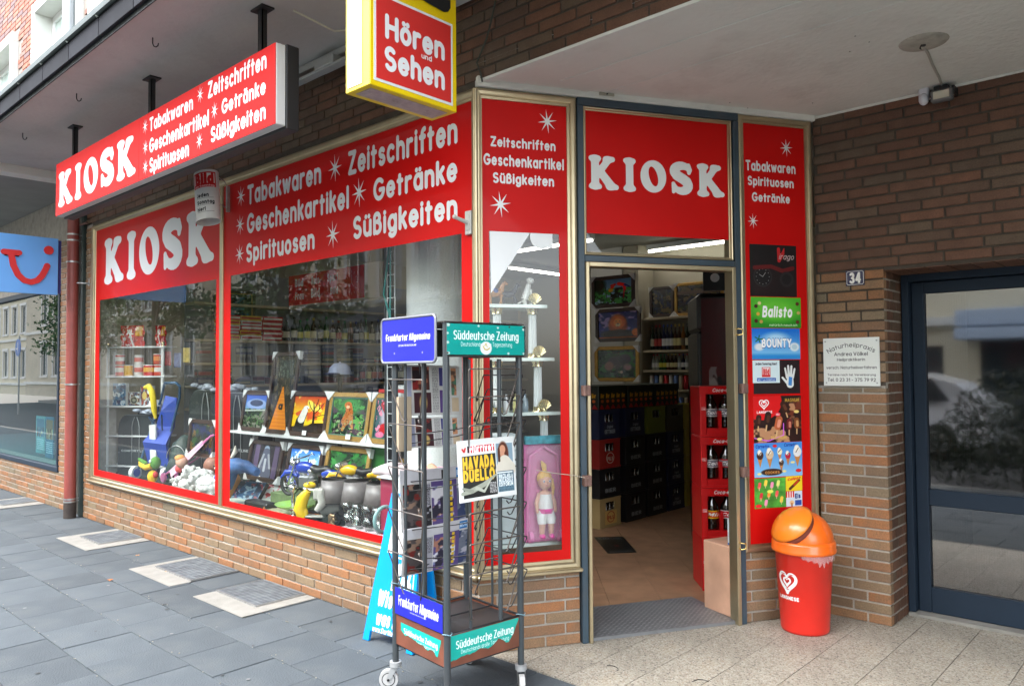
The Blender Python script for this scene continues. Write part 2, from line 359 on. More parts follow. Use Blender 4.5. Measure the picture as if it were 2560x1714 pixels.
def smin(a,b,k): h=np.clip(.5+.5*(b-a)/k,0,1); return b*(1-h)+a*h-k*h*(1-h)
def fat_glyph(ch, step=.14):
    """soft fat slab letters of the KIOSK signs; box 0..w x 0..10"""
    xs=np.arange(-1,11,step); ys=np.arange(-1,11.2,step); X,Y=np.meshgrid(xs,ys)
    def cap(x0,y0,x1,y1,r0,r1=None): return seg_dist(X,Y,[(x0,y0,x1,y1)],r=[(r0,r1 or r0)])
    if ch=='I':
        d=cap(2.1,1,2.1,9,1.15,1.15); d=smin(d,cap(.9,.75,3.3,.75,.75),.9); d=smin(d,cap(.9,9.25,3.3,9.25,.75),.9); w=4.2
    elif ch=='K':
        d=cap(2,1,2,9,1.2); d=smin(d,cap(.8,.75,3.3,.75,.75),.8); d=smin(d,cap(.8,9.25,3.1,9.25,.75),.8)
        e=cap(2.6,4.3,6.0,8.9,1.1,1.0); e=smin(e,cap(5.2,9.2,7.3,9.2,.8),.8)
        f=cap(3.6,5.2,6.7,1.3,1.2,1.35); f=smin(f,cap(6.2,.8,8.4,.8,.8),.8); d=smin(smin(d,e,.35),f,.35); w=9.2
    elif ch=='O':
        o=(np.hypot((X-4.1)/4.1,(Y-5)/5)-1)*4.3; c,s=math.cos(R(14)),math.sin(R(14)); x,y=X-4.1,Y-5; u,v=x*c+y*s,-x*s+y*c
        i=(np.hypot(u/1.35,v/3.1)-1)*1.35; d=np.maximum(o,-i); w=8.2
    elif ch=='S':
        P=A(3.9,7.3,2.5,1.7,20,195,10)+[(2.2,5.9),(3.9,5.0),(5.3,4.1)]+A(3.6,2.8,2.2,1.7,10,-165,10)
        n=len(P)-1; rr=[.75+.85*math.sin(math.pi*min(1,max(0,(i+.5)/n)))**.8 for i in range(n+1)]
        d=seg_dist(X,Y,[(*P[i],*P[i+1]) for i in range(n)],r=[(rr[i],rr[i+1]) for i in range(n)])
        d=smin(d,cap(6.1,6.9,6.1,9.4,.6,.45),.5); d=smin(d,cap(1.0,.7,1.0,3.3,.5,.6),.5); w=7.4
    return *march(d,xs,ys),w
_FG={c:fat_glyph(c) for c in 'KIOS'}
def kiosk_mesh(b,T,x,z,h,wd,m=0,thick=.0012,gap=1.3):
    tot=sum(_FG[c][2] for c in 'KIOSK')+gap*4; sx=wd/tot; sz=h/10; cx=0; old=b.T; b.T=T
    for c in 'KIOSK':
        V,Fc,w=_FG[c]; b.add([(x+(cx+u)*sx,-thick,z+v*sz) for u,v in V],Fc,m); cx+=w+gap
    b.T=old
# ---------------------------------------------------------------- painting prints into arrays
class P:
    def __init__(s,w,h,c=(1,1,1)): s.w,s.h=w,h; s.a=np.empty((h,w,3)); s.a[:]=c; s.Y,s.X=np.mgrid[0:h,0:w].astype(float); s.X=(s.X+.5)/w; s.Y=(s.Y+.5)/h; s.ar=w/h
    def blend(s,mask,c): 
        c=np.asarray(c,float); mask=np.clip(mask,0,1)[...,None]; s.a=s.a*(1-mask)+c*mask; return s
    def rect(s,x0,y0,x1,y1,c): s.a[int(y0*s.h):max(int(y0*s.h)+1,int(y1*s.h)),int(x0*s.w):max(int(x0*s.w)+1,int(x1*s.w))]=c; return s
    def ell(s,cx,cy,rx,ry,c,soft=.06,rot=0.):
        x=(s.X-cx)*s.ar; y=s.Y-cy; cs,sn=math.cos(rot),math.sin(rot); u=(x*cs+y*sn)/(rx*s.ar); v=(-x*sn+y*cs)/ry
        return s.blend((1-np.hypot(u,v))/max(soft,1e-3)+.5,c)
    def grad(s,c0,c1,ax='y',y0=0,y1=1):
        t=np.clip(((s.Y if ax=='y' else s.X)-y0)/(y1-y0),0,1)[...,None]; s.a=np.asarray(c0)*(1-t)+np.asarray(c1)*t; return s
    def line(s,pts,r,c,soft=1.3):
        S=[(pts[i][0]*s.ar,pts[i][1],pts[i+1][0]*s.ar,pts[i+1][1]) for i in range(len(pts)-1)]
        rr=r if isinstance(r,(list,tuple)) else None
        d=seg_dist(s.X*s.ar,s.Y,S,r=[(rr[i],rr[i+1]) for i in range(len(S))] if rr else None)-(0 if rr else r)
        return s.blend(-d*s.h/soft+.5,c)
    def noise(s,k=6,seed=0,oct=3):
        g_=np.random.default_rng(seed); out=np.zeros((s.h,s.w)); amp=1;tot=0
        for o in range(oct):
            n=k*2**o; gr=g_.random((n+2,n+2)); x=s.X*n; y=s.Y*n; xi=x.astype(int); yi=y.astype(int); fx=x-xi; fy=y-yi; fx=fx*fx*(3-2*fx); fy=fy*fy*(3-2*fy)
            out+=amp*((gr[yi,xi]*(1-fx)+gr[yi,xi+1]*fx)*(1-fy)+(gr[yi+1,xi]*(1-fx)+gr[yi+1,xi+1]*fx)*fy); tot+=amp; amp*=.55
        return out/tot
    def mottle(s,amt=.2,k=10,seed=0): s.a=s.a*(1-amt+2*amt*s.noise(k,seed,4)[...,None]); return s
    def patches(s,cols,k=9,seed=0,th=.55,y0=0,y1=1,x0=0,x1=1):
        for i,c in enumerate(cols):
            n=s.noise(k,seed+i*7,3); m=(n-th)*14*((s.Y>y0)&(s.Y<y1)&(s.X>x0)&(s.X<x1)); s.blend(m,c)
        return s
    def text(s,txt,x,y,h,c,wd=None,w=.9,ax=1.,ay=1.,rot=0.,slant=0.,center=False,gap=None,tilt=0.):
        """x,y = lower-left of the line (fractions), h = cap height as fraction of picture height"""
        S,tw=text_segs(txt,w,gap,slant=slant); sc=h*s.h/7.2; sx=(wd*s.w/tw) if wd else sc
        x0=x*s.w-(tw*sx/2 if center else 0)
        j0,j1=max(0,int((y-h*1.45)*s.h)-int(abs(tilt)*tw*sx)),min(s.h,int((y+h*.5)*s.h)+2); i0,i1=max(0,int(x0)-2),min(s.w,int(x0+tw*sx)+3)
        if j1<=j0 or i1<=i0: return s
        jj,ii=np.mgrid[j0:j1,i0:i1]; u=(ii+.5-x0)/sx; v=(y*s.h-(jj+.5)-tilt*(ii-x0))/sc
        D=np.full(u.shape,1e9)
        for sg in S:
            lo,hi=min(sg[0],sg[2])-2.2*w-.6,max(sg[0],sg[2])+2.2*w+.6; a=max(0,int((x0+lo*sx)-i0)); b_=min(u.shape[1],int((x0+hi*sx)-i0)+2)
            if b_<=a: continue
            D[:,a:b_]=np.minimum(D[:,a:b_],seg_dist(u[:,a:b_],v[:,a:b_],[sg],ax,ay,rot)-w)
        m=np.clip(-D*min(sx,sc)+.5,0,1)[...,None]; s.a[j0:j1,i0:i1]=s.a[j0:j1,i0:i1]*(1-m)+np.asarray(c)*m
        return s
    def lines(s,x0,y0,x1,y1,n,c=(.25,.25,.25),seed=0,fill=.5):
        """columns of body copy: rows of short dark dashes"""
        g_=np.random.default_rng(seed); dy=(y1-y0)/n
        for k in range(n):
            x=x0; yy=y0+k*dy
            while x<x1:
                L=g_.uniform(.01,.05); s.rect(x,yy,min(x+L,x1),yy+dy*fill,c); x+=L+.008
        return s
# ================================================================ materials used by the setting
def brick_material(name, cols, glaze=.35):
    m=bpy.data.materials.new(name); m.use_nodes=True; nt=m.node_tree; N=nt.nodes; L=nt.links; p=N['Principled BSDF']
    oi=N.new('ShaderNodeObjectInfo'); cr=N.new('ShaderNodeValToRGB'); cr.color_ramp.interpolation='LINEAR'
    while len(cr.color_ramp.elements)<len(cols): cr.color_ramp.elements.new(.5)
    for i,c in enumerate(cols): cr.color_ramp.elements[i].position=i/(len(cols)-1); cr.color_ramp.elements[i].color=(*c,1)
    L.new(oi.outputs['Random'],cr.inputs[0])
    tc=N.new('ShaderNodeTexCoord'); add=N.new('ShaderNodeVectorMath'); add.operation='ADD'; L.new(tc.outputs['Object'],add.inputs[0])
    sc=N.new('ShaderNodeVectorMath'); sc.operation='SCALE'; sc.inputs[3].default_value=37; cv=N.new('ShaderNodeCombineXYZ'); L.new(oi.outputs['Random'],cv.inputs[0]); L.new(oi.outputs['Random'],cv.inputs[2]); L.new(cv.outputs[0],sc.inputs[0]); L.new(sc.outputs[0],add.inputs[1])
    n1=N.new('ShaderNodeTexNoise'); n1.inputs['Scale'].default_value=9; n1.inputs['Detail'].default_value=6; n1.inputs['Roughness'].default_value=.65; L.new(add.outputs[0],n1.inputs['Vector'])
    c2=N.new('ShaderNodeMix'); c2.data_type='RGBA'; mr=N.new('ShaderNodeMapRange'); mr.inputs[1].default_value=.42; mr.inputs[2].default_value=.66; mr.inputs[4].default_value=.5; L.new(n1.outputs[0],mr.inputs[0]); L.new(mr.outputs[0],c2.inputs[0])
    L.new(cr.outputs[0],c2.inputs[6]); c2.inputs[7].default_value=(*[x*.62 for x in cols[3]],1)
    n2=N.new('ShaderNodeTexNoise'); n2.inputs['Scale'].default_value=120; n2.inputs['Detail'].default_value=3; L.new(add.outputs[0],n2.inputs['Vector'])
    hs=N.new('ShaderNodeHueSaturation'); m3=N.new('ShaderNodeMapRange'); m3.inputs[1].default_value=.3; m3.inputs[2].default_value=.7; m3.inputs[3].default_value=.78; m3.inputs[4].default_value=1.2; L.new(n2.outputs[0],m3.inputs[0]); L.new(m3.outputs[0],hs.inputs['Value']); L.new(c2.outputs[2],hs.inputs['Color'])
    L.new(hs.outputs[0],p.inputs['Base Color'])
    r=N.new('ShaderNodeMapRange'); r.inputs[3].default_value=glaze; r.inputs[4].default_value=glaze+.35; L.new(n1.outputs[0],r.inputs[0]); L.new(r.outputs[0],p.inputs['Roughness'])
    bp=N.new('ShaderNodeBump'); bp.inputs['Strength'].default_value=.35; bp.inputs['Distance'].default_value=.004; L.new(n1.outputs[0],bp.inputs['Height']); L.new(bp.outputs[0],p.inputs['Normal'])
    return m
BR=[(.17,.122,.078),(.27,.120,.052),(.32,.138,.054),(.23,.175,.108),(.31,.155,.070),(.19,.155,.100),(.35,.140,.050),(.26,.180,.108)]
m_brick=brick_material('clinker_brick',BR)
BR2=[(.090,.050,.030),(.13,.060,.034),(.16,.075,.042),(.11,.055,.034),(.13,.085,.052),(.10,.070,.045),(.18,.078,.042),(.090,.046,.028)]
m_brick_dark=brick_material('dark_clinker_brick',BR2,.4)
m_mortar=M('pale_mortar',(.40,.37,.32),.95,var=.18,scale=14,bump=.5,bscale=160,dirt=.35)
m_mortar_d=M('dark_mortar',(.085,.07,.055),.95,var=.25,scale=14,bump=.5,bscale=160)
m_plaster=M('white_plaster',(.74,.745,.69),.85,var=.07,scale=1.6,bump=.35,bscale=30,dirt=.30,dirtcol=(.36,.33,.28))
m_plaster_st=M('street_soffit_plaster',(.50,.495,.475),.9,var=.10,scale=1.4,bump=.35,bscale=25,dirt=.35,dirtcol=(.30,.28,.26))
m_slab=M('basalt_slab',(.082,.096,.106),.88,var=.12,scale=3.5,bump=.5,bscale=110,rand=.13,dirt=.6,dirtcol=(.108,.117,.115),spec=.25)
m_joint=M('joint_sand',(.060,.066,.052),1,var=.4,scale=20)
m_conc=M('pale_concrete',(.25,.245,.22),.9,var=.15,scale=9,bump=.5,bscale=90,dirt=.5,dirtcol=(.28,.26,.23))
def terrazzo_material():
    m=bpy.data.materials.new('washed_concrete'); m.use_nodes=True; nt=m.node_tree; N=nt.nodes; L=nt.links; p=N['Principled BSDF']; p.inputs['Roughness'].default_value=.6
    tc=N.new('ShaderNodeTexCoord'); vo=N.new('ShaderNodeTexVoronoi'); vo.inputs['Scale'].default_value=150; L.new(tc.outputs['Object'],vo.inputs['Vector'])
    sp=N.new('ShaderNodeSeparateColor'); L.new(vo.outputs['Color'],sp.inputs[0])
    cr=N.new('ShaderNodeValToRGB'); e=cr.color_ramp; e.interpolation='CONSTANT'
    for i,(q,c) in enumerate([(0,(.15,.13,.115)),(.07,(.30,.275,.22)),(.35,(.38,.355,.295)),(.62,(.33,.305,.25)),(.80,(.44,.415,.355)),(.94,(.29,.225,.17))]):
        if i>1: e.elements.new(q)
        e.elements[i].position=q; e.elements[i].color=(*c,1)
    L.new(sp.outputs[0],cr.inputs[0])
    n1=N.new('ShaderNodeTexNoise'); n1.inputs['Scale'].default_value=2.2; n1.inputs['Detail'].default_value=7; n1.inputs['Roughness'].default_value=.62; L.new(tc.outputs['Object'],n1.inputs['Vector'])
    mr=N.new('ShaderNodeMapRange'); mr.inputs[1].default_value=.3; mr.inputs[2].default_value=.7; mr.inputs[3].default_value=.8; mr.inputs[4].default_value=1.12; L.new(n1.outputs[0],mr.inputs[0])
    hs=N.new('ShaderNodeHueSaturation'); L.new(mr.outputs[0],hs.inputs['Value']); L.new(cr.outputs[0],hs.inputs['Color'])
    n2=N.new('ShaderNodeTexNoise'); n2.inputs['Scale'].default_value=3.1; n2.inputs['Detail'].default_value=5; L.new(tc.outputs['Object'],n2.inputs['Vector'])
    m2=N.new('ShaderNodeMapRange'); m2.inputs[1].default_value=.62; m2.inputs[2].default_value=.74; m2.inputs[4].default_value=.45; L.new(n2.outputs[0],m2.inputs[0])
    mx=N.new('ShaderNodeMix'); mx.data_type='RGBA'; L.new(m2.outputs[0],mx.inputs[0]); L.new(hs.outputs[0],mx.inputs[6]); mx.inputs[7].default_value=(.30,.21,.10,1)
    L.new(mx.outputs[2],p.inputs['Base Color']); bp=N.new('ShaderNodeBump'); bp.inputs['Strength'].default_value=.3; bp.inputs['Distance'].default_value=.002; L.new(vo.outputs['Distance'],bp.inputs['Height']); L.new(bp.outputs[0],p.inputs['Normal'])
    return m
m_terr=terrazzo_material()
m_gold=M('champagne_aluminium',(.50,.42,.27),.33,metal=.85,var=.10,scale=5,bump=.06,bscale=40,dirt=.2,dirtcol=(.20,.17,.11))
m_red=M('red_film',(.60,.006,.005),.42,var=.05,scale=2.5,coat=.08,spec=.12)
m_white=M('white_film',(.78,.80,.80),.4)
m_glass=glass_mat('window_glass',(.955,.975,.965),ior=1.47)
m_steelblue=M('blue_painted_steel',(.036,.062,.085),.4,var=.15,scale=6,dirt=.25,dirtcol=(.14,.10,.07))
m_black=M('black_paint',(.012,.013,.014),.4)
m_darkmetal=M('dark_metal',(.03,.032,.035),.5,metal=.4,var=.2,scale=10)
m_rust=M('rust_brown',(.17,.095,.075),.7,var=.3,scale=25,bump=.3)
m_steel=M('galvanised_steel',(.42,.43,.43),.4,metal=.8,var=.2,scale=25)

# ================================================================ ground
road=B(); road.box(-45,25,-10.6,-3.35,-.5,-.13); structure(road.build('road',M('asphalt',(.05,.05,.052),.9,var=.2,scale=3,bump=.5,bscale=90)))
g0=B(); g0.box(-60,60,-80,60,-.9,-.62); structure(g0.build('ground',M('far_ground',(.1,.1,.09),1)))
base=B(); base.box(-45,25,-3.2,.035,-.5,-.014); pave=structure(base.build('pavement',m_joint))
kb=B(); kb.box(-45,25,-3.35,-3.2,-.5,.0,bev=.01); structure(kb.build('kerb',m_conc))
k2=B(); k2.box(-45,25,-10.75,-10.6,-.5,.0,bev=.01); structure(k2.build('kerb',m_conc))
p2=B(); p2.box(-45,25,-13.4,-10.75,-.5,-.002); structure(p2.build('far_pavement',M('far_pavement',(.2,.2,.2),.9,var=.15,scale=2)))
_sm={}
def slab_mesh(w,d):
    k=(round(w,3),round(d,3))
    if k not in _sm:
        b=B(); b.box(-w/2,w/2,-d/2,d/2,-.03,0,bev=.0025); me=b.build('paving_slab',m_slab); _sm[k]=me.data; bpy.data.objects.remove(me)
    return _sm[k]
rows=[(.035,-.372),(-.372,-.712),(-.712,-1.04),(-1.04,-1.396),(-1.396,-1.74),(-1.74,-2.09),(-2.09,-2.44),(-2.44,-2.80),(-2.80,-3.2)]
phase=[.0,-.607,-1.122,-1.35,-1.225,-1.45,-1.30,-1.52,-1.38]
n_slab=0
for (ya,yb),ph in zip(rows,phase):
    xs=[ph+.3645*k for k in range(-24,14)]
    for x in xs:
        if x>2.6 or x+.3645<-8.3: continue
        if yb<-2.2 and (x<-3.2 or x>2.2): continue
        if yb<-1.5 and x<-4.6: continue
        w=.3645-.005; d=(ya-yb)-.005
        o=bpy.data.objects.new('paving_slab',slab_mesh(w,d)); COL.objects.link(o); o.parent=pave
        o.location=(x+.182,(ya+yb)/2,random.uniform(-.0025,.0012)); o.rotation_euler=(random.uniform(-.002,.002),random.uniform(-.002,.002),random.uniform(-.003,.003)); n_slab+=1
ap=B(); ap.box(-45,-8.3,-3.2,.035,-.014,-.003); ap.box(2.6,25,-3.2,.035,-.014,-.003)
tag(ap.build('paving_beyond',m_slab,pave,world=False),kind='stuff')
# entrance floor of washed concrete tiles
eb=B(); eb.add([(-.35,.04,-.012),(6,.04,-.012),(6,2.3,-.012),(1.3,2.3,-.012),(-.05,.04,-.012)],[[0,1,2,3,4]])
ent=structure(eb.build('entrance_floor',m_joint))
edge=1.0
def clip(poly, n, c):
    """keep the part of a polygon with n.p <= c"""
    out=[]
    for i in range(len(poly)):
        a,b=poly[i],poly[(i+1)%len(poly)]; da=n[0]*a[0]+n[1]*a[1]-c; db=n[0]*b[0]+n[1]*b[1]-c
        if da<=0: out.append(a)
        if (da<0)!=(db<0) and da!=db:
            t=da/(da-db); out.append((a[0]+t*(b[0]-a[0]),a[1]+t*(b[1]-a[1])))
    return out
for i in range(-2,18):
    x0=.243+.2615*i; off=[.30,.62,.38,.74][i%4]
    for j in range(-2,4):
        y0=off-.82+.82*j; y1=y0+.82
        pl=[(x0+.0018,max(y0,.042)+.0018),(x0+.2597,max(y0,.042)+.0018),(x0+.2597,min(y1,2.27)-.0018),(x0+.0018,min(y1,2.27)-.0018)]
        if pl[2][1]<=pl[0][1]+.01 or x0>4.4: continue
        pl=clip(pl,(-DU.y,DU.x),.012)      # entrance side of the shop front
        if len(pl)<3: continue
        cx=sum(p[0] for p in pl)/len(pl); cy=sum(p[1] for p in pl)/len(pl)
        b=B(); b.prism([(p[0]-cx,p[1]-cy) for p in pl],-.014,0); o=b.build('floor_tile',m_terr,ent,world=False); o.location=(cx,cy,.0+random.uniform(-.0008,.0008))
# ---------------------------------------------------------------- shop floor, ceilings, inner walls
POLY=[(-5.62,.10),(-.08,.10)]+[(DU.x*d-.045,DU.y*d+.03) for d in (.05,2.07)]+[(1.03,2.1),(1.03,6.6),(-5.62,6.6)]
m_tan=M('tan_floor_tile',(.36,.20,.115),.45,var=.22,scale=7,bump=.1,bscale=40,rand=.04)
fb=B(); fb.add([(x,y,.004) for x,y in [(-5.62,.05),(-.02,.05),(DU.x*.56,DU.y*.56),(DU.x*1.57,DU.y*1.57),(1.03,1.84),(1.03,6.6),(-5.62,6.6)]],[list(range(7))])
sfl=structure(fb.build('shop_floor',M('tile_grout',(.2,.12,.08),.9)))
dirv=Vector((.74,.67)); 
for i in range(-9,9):
    for j in range(-9,9):
        c=Vector((-.3,2.2))+Vector((.74,.67))*(i*.33)+Vector((-.67,.74))*(j*.33)
        if c.x<-1.7 or c.x>.98 or c.y>5 or c.y<.7: continue
        pl=[tuple(c+Vector((.74,.67))*sx*.1635+Vector((-.67,.74))*sy*.1635) for sx,sy in((-1,-1),(1,-1),(1,1),(-1,1))]
        pl=clip(pl,(DU.y,-DU.x),-.05); pl=clip(pl,(1,0),1.02) if len(pl)>2 else pl
        if len(pl)<3: continue
        b=B(); b.prism(pl,.006,.018); b.build('floor_tile',m_tan,sfl,world=False)
m_inwall=M('shop_wall_paint',(.42,.385,.30),.8,var=.06,scale=2)
m_inceil=M('shop_ceiling_paint',(.55,.54,.48),.85,var=.05,scale=2)
wb=B(); wb.box(-5.75,-5.62,0.26,6.7,0,2.96); wb.box(-5.75,1.15,6.6,6.7,0,2.96); wb.box(1.03,1.15,1.95,6.6,0,2.96)
structure(wb.build('shop_inner_wall',m_inwall))
cb=B(); cb.add([(-5.75,.10,2.93),(-.06,.10,2.93),(DU.x*2.05-.06,DU.y*2.05+.03,2.93),(1.03,6.6,2.93),(-5.75,6.6,2.93)],[[4,3,2,1,0]]); structure(cb.build('shop_ceiling',m_inceil))
# canopy over the pavement
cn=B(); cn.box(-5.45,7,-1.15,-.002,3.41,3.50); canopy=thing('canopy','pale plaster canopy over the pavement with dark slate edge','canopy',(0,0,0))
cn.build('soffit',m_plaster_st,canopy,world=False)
lb=B(); lb.box(-5.62,-5.45,-1.15,-.002,3.33,3.46,bev=.004); lb.build('downstand_beam',m_plaster,canopy,world=False)
l2=B(); l2.box(-14,-5.62,-1.15,-.002,3.35,3.46); l2.build('far_soffit',M('grey_soffit',(.28,.28,.27),.9,var=.1,scale=3),canopy,world=False)
m_slate=M('slate_cladding',(.020,.021,.026),.75,var=.25,scale=4,rand=.25,spec=.15)
for k in range(34):
    x1=-.42-.508*k if k<14 else -.42-.508*k
    b=B(); b.box(x1-.500+.0,x1,-1.176,-1.152,3.415,3.535,bev=.003); b.build('slate_plate',m_slate,canopy,world=False)
tb=B(); tb.tube([(-16,-1.185,3.548),(7,-1.185,3.548)],.016,8); tb.box(-16,7,-1.20,-1.15,3.537,3.572); tb.build('edge_flashing',M('zinc_flashing',(.09,.11,.105),.6,metal=.2),canopy,world=False)
for k in range(34):
    x1=-.42-.508*k+.004; b=B(); b.tube([(x1,-1.187,3.572),(x1,-1.193,3.545),(x1,-1.181,3.528)],.009,6); b.build('flashing_clip',M('zinc_clip',(.30,.34,.33),.35,metal=.6),canopy,world=False)
rf=B(); rf.box(-16,7,-1.15,-.002,3.50,3.56); rf.build('roof_felt',M('roof_felt',(.05,.05,.05),.9),canopy,world=False)
jb=B(); jb.box(-16,7,-1.152,-1.145,3.392,3.42); jb.build('drip_edge',M('drip_edge',(.045,.05,.05),.8,var=.3,scale=30),canopy,world=False)
for i,(x,y) in enumerate([(-1.72,-.955),(-3.02,-.945),(-4.30,-.935)]):
    b=B(Matrix.Rotation(R(42),4,'Z'))
    b.tube([(0,0,.01),(0,0,-.034),(.006,0,-.050),(.019,0,-.056),(.031,0,-.048),(.034,0,-.034)],.0034,6); 
    o=b.build('ceiling_hook',m_darkmetal,loc=(x,y,3.41)); tag(o,['small iron hook in the soffit nearest the hanging sign bracket','small iron hook in the middle of the soffit','small iron hook at the far left of the soffit'][i],'hook','iron hooks in the canopy soffit')
# entrance ceiling
ec=B(); ec.add([(.0,.0,2.962),(7,.0,2.962),(7,1.83,2.962),(1.05,1.83,2.962)],[[3,2,1,0]]); ec.add([(.0,.0,3.05),(7,.0,3.05),(7,1.83,3.05),(1.05,1.83,3.05)],[[0,1,2,3]])
ec.box(.02,7,-.003,.05,2.950,2.9655,bev=.002)
structure(ec.build('entrance_ceiling',m_plaster))
lp=B(FD); lp.box(.0,2.10,-.03,.06,2.93,2.985,bev=.006); structure(lp.build('plaster_lip',m_plaster))
cv=B(); cv.tube([(1.02,1.822,2.958),(7,1.822,2.958)],.009,6); structure(cv.build('ceiling_cove',m_plaster))

# ================================================================ brick walls
_bm={}
def brick_mesh(w,h,dep,mat,bev=.0025):
    k=(round(w,3),round(h,3),mat.name)
    if k not in _bm:
        b=B(); b.box(0,w,0,dep,0,h,bev=bev); o=b.build('brick',mat); _bm[k]=o.data; bpy.data.objects.remove(o)
    return _bm[k]
def lay(parent, T, x0, x1, z0, z1, mat, offs=(0,.5,.33,.8), L=.2285, Hc=.0593, j=.0105, dep=.05, holes=(), seed=1, first=0.):
    """lay bricks in the frame T between x0..x1 and z0..z1; holes = (xa,xb,za,zb) in the same frame"""
    rd=random.Random(seed); k=0; z=z0; inv=wm(parent).inverted()@T; made=0
    while z<z1-.012:
        h=min(Hc-j,z1-z); x=x0-L*(1-offs[k%len(offs)])-first
        while x<x1:
            a,b=max(x,x0),min(x+L-j,x1); x+=L
            segs=[(a,b)]
            for ha,hb,za,zb in holes:
                if z+h>za+.005 and z<zb-.005:
                    ns=[]
                    for s,e in segs:
                        if e<=ha or s>=hb: ns.append((s,e))
                        else:
                            if s<ha: ns.append((s,ha))
                            if e>hb: ns.append((hb,e))
                    segs=ns
            for s,e in segs:
                if e-s<.02: continue
                o=bpy.data.objects.new('brick',brick_mesh(e-s,h,dep,mat)); COL.objects.link(o); o.parent=parent
                o.matrix_local=inv@Matrix.Translation((s,rd.uniform(-.0012,.0012),z+rd.uniform(-.0007,.0007))); made+=1
        z+=Hc; k+=1
    return made
# low wall under the street windows and pier at its left end
w1=thing('brick_wall','low brown clinker wall under the street windows with pale joints','wall',(0,0,0))
b=B(); b.box(-5.66,.0,.007,.25,0,.40); b.box(-5.66,-5.495,.007,.25,.40,3.42); b.build('mortar',m_mortar,w1)
lay(w1,F0,-5.66,-.012,.004,.392,m_brick,offs=(.62,.29,.62,.94,.62,.29),first=.012)
lay(w1,F0,-5.66,-5.497,.40,2.92,m_brick,offs=(.3,.78))
# beam over the windows
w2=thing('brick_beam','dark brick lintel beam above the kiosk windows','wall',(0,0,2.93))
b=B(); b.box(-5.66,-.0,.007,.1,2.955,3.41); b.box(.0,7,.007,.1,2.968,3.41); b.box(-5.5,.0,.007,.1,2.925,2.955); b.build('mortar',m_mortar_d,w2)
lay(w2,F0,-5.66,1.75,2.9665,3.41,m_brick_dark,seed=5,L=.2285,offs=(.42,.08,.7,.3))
b=B()
for k in range(8):
    for i in range(24):
        b.box(1.76+i*.2285+(k%2)*.09,1.76+i*.2285+.217+(k%2)*.09,0,.05,2.958+k*.0593,min(3.41,2.958+k*.0593+.0488))
tag(b.build('brickwork_beyond',m_brick_dark,w2),kind='stuff')
# plinths left and right of the shop door
w3=thing('brick_plinth','short brick plinth left of the shop door behind the news rack','wall',(0,0,0),DA)
b=B(FD); b.box(.006,.556,.007,.2,0,.395); b.build('mortar',m_mortar,w3)
lay(w3,FD,.0,.556,.002,.395,m_brick,offs=(.40,-.17,.40,-.17,.40,-.17,.40),seed=3,L=.262)
w4=thing('brick_plinth','short brick plinth right of the shop door behind the waste bin','wall',(DU.x*1.57,DU.y*1.57,0),DA)
b=B(FD); b.box(1.574,2.12,.007,.2,0,.395); b.build('mortar',m_mortar,w4)
lay(w4,FD,1.57,2.13,.002,.395,m_brick,offs=(.2,.83),seed=4,L=.262)
# wall beside and above the house door
w5=thing('brick_wall','tall brick wall with the house number beside the blue house door','wall',(1.05,1.828,0))
b=B(FR); b.box(1.05,1.425,.007,.30,0,1.345); b.build('mortar',m_mortar,w5)
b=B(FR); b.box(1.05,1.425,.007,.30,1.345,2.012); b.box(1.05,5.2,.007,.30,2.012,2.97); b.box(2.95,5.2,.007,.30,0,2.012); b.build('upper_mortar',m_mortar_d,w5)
lay(w5,FR,1.05,1.432,.003,1.33,m_brick,offs=(.14,-.20,.14,-.22),seed=6)
lay(w5,FR,1.05,1.432,.003+.0593*23-.0593*0+.0,2.008,m_brick,offs=(.3,-.1,.14,-.22),seed=8)
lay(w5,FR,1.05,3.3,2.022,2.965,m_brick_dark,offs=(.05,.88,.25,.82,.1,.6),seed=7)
FRS=frame_of((1.433,1.828,0),(0,1,0))
w6=thing('brick_reveal','narrow dark brick reveal at the left of the house door','wall',(1.433,1.9,0))
b=B(); b.box(1.40,1.4255,1.85,2.16,0,2.012); b.build('mortar',m_mortar,w6)
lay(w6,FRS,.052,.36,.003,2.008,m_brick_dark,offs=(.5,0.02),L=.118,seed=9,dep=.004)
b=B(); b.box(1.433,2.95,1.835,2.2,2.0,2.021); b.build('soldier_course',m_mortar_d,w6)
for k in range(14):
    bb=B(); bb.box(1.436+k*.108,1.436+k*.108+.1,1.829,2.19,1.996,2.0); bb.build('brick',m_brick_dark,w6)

# gum spots and chips trodden into the slabs
b=B(); rd=random.Random(77)
for k in range(70):
    x=rd.uniform(-5,1.2); y=rd.uniform(-2.3,-.05); r=rd.uniform(.006,.016); n=9; pts=[(x+r*rd.uniform(.75,1.1)*math.cos(2*math.pi*i/n),y+r*rd.uniform(.75,1.1)*math.sin(2*math.pi*i/n),.0022) for i in range(n)]; b.add(pts,[list(range(n))],k%2)
tag(b.build('gum_spots',[M('gum_dark',(.045,.05,.052),.8),M('gum_grey',(.15,.155,.155),.8)]),'trodden gum spots on the slabs','spots',kind='stuff')

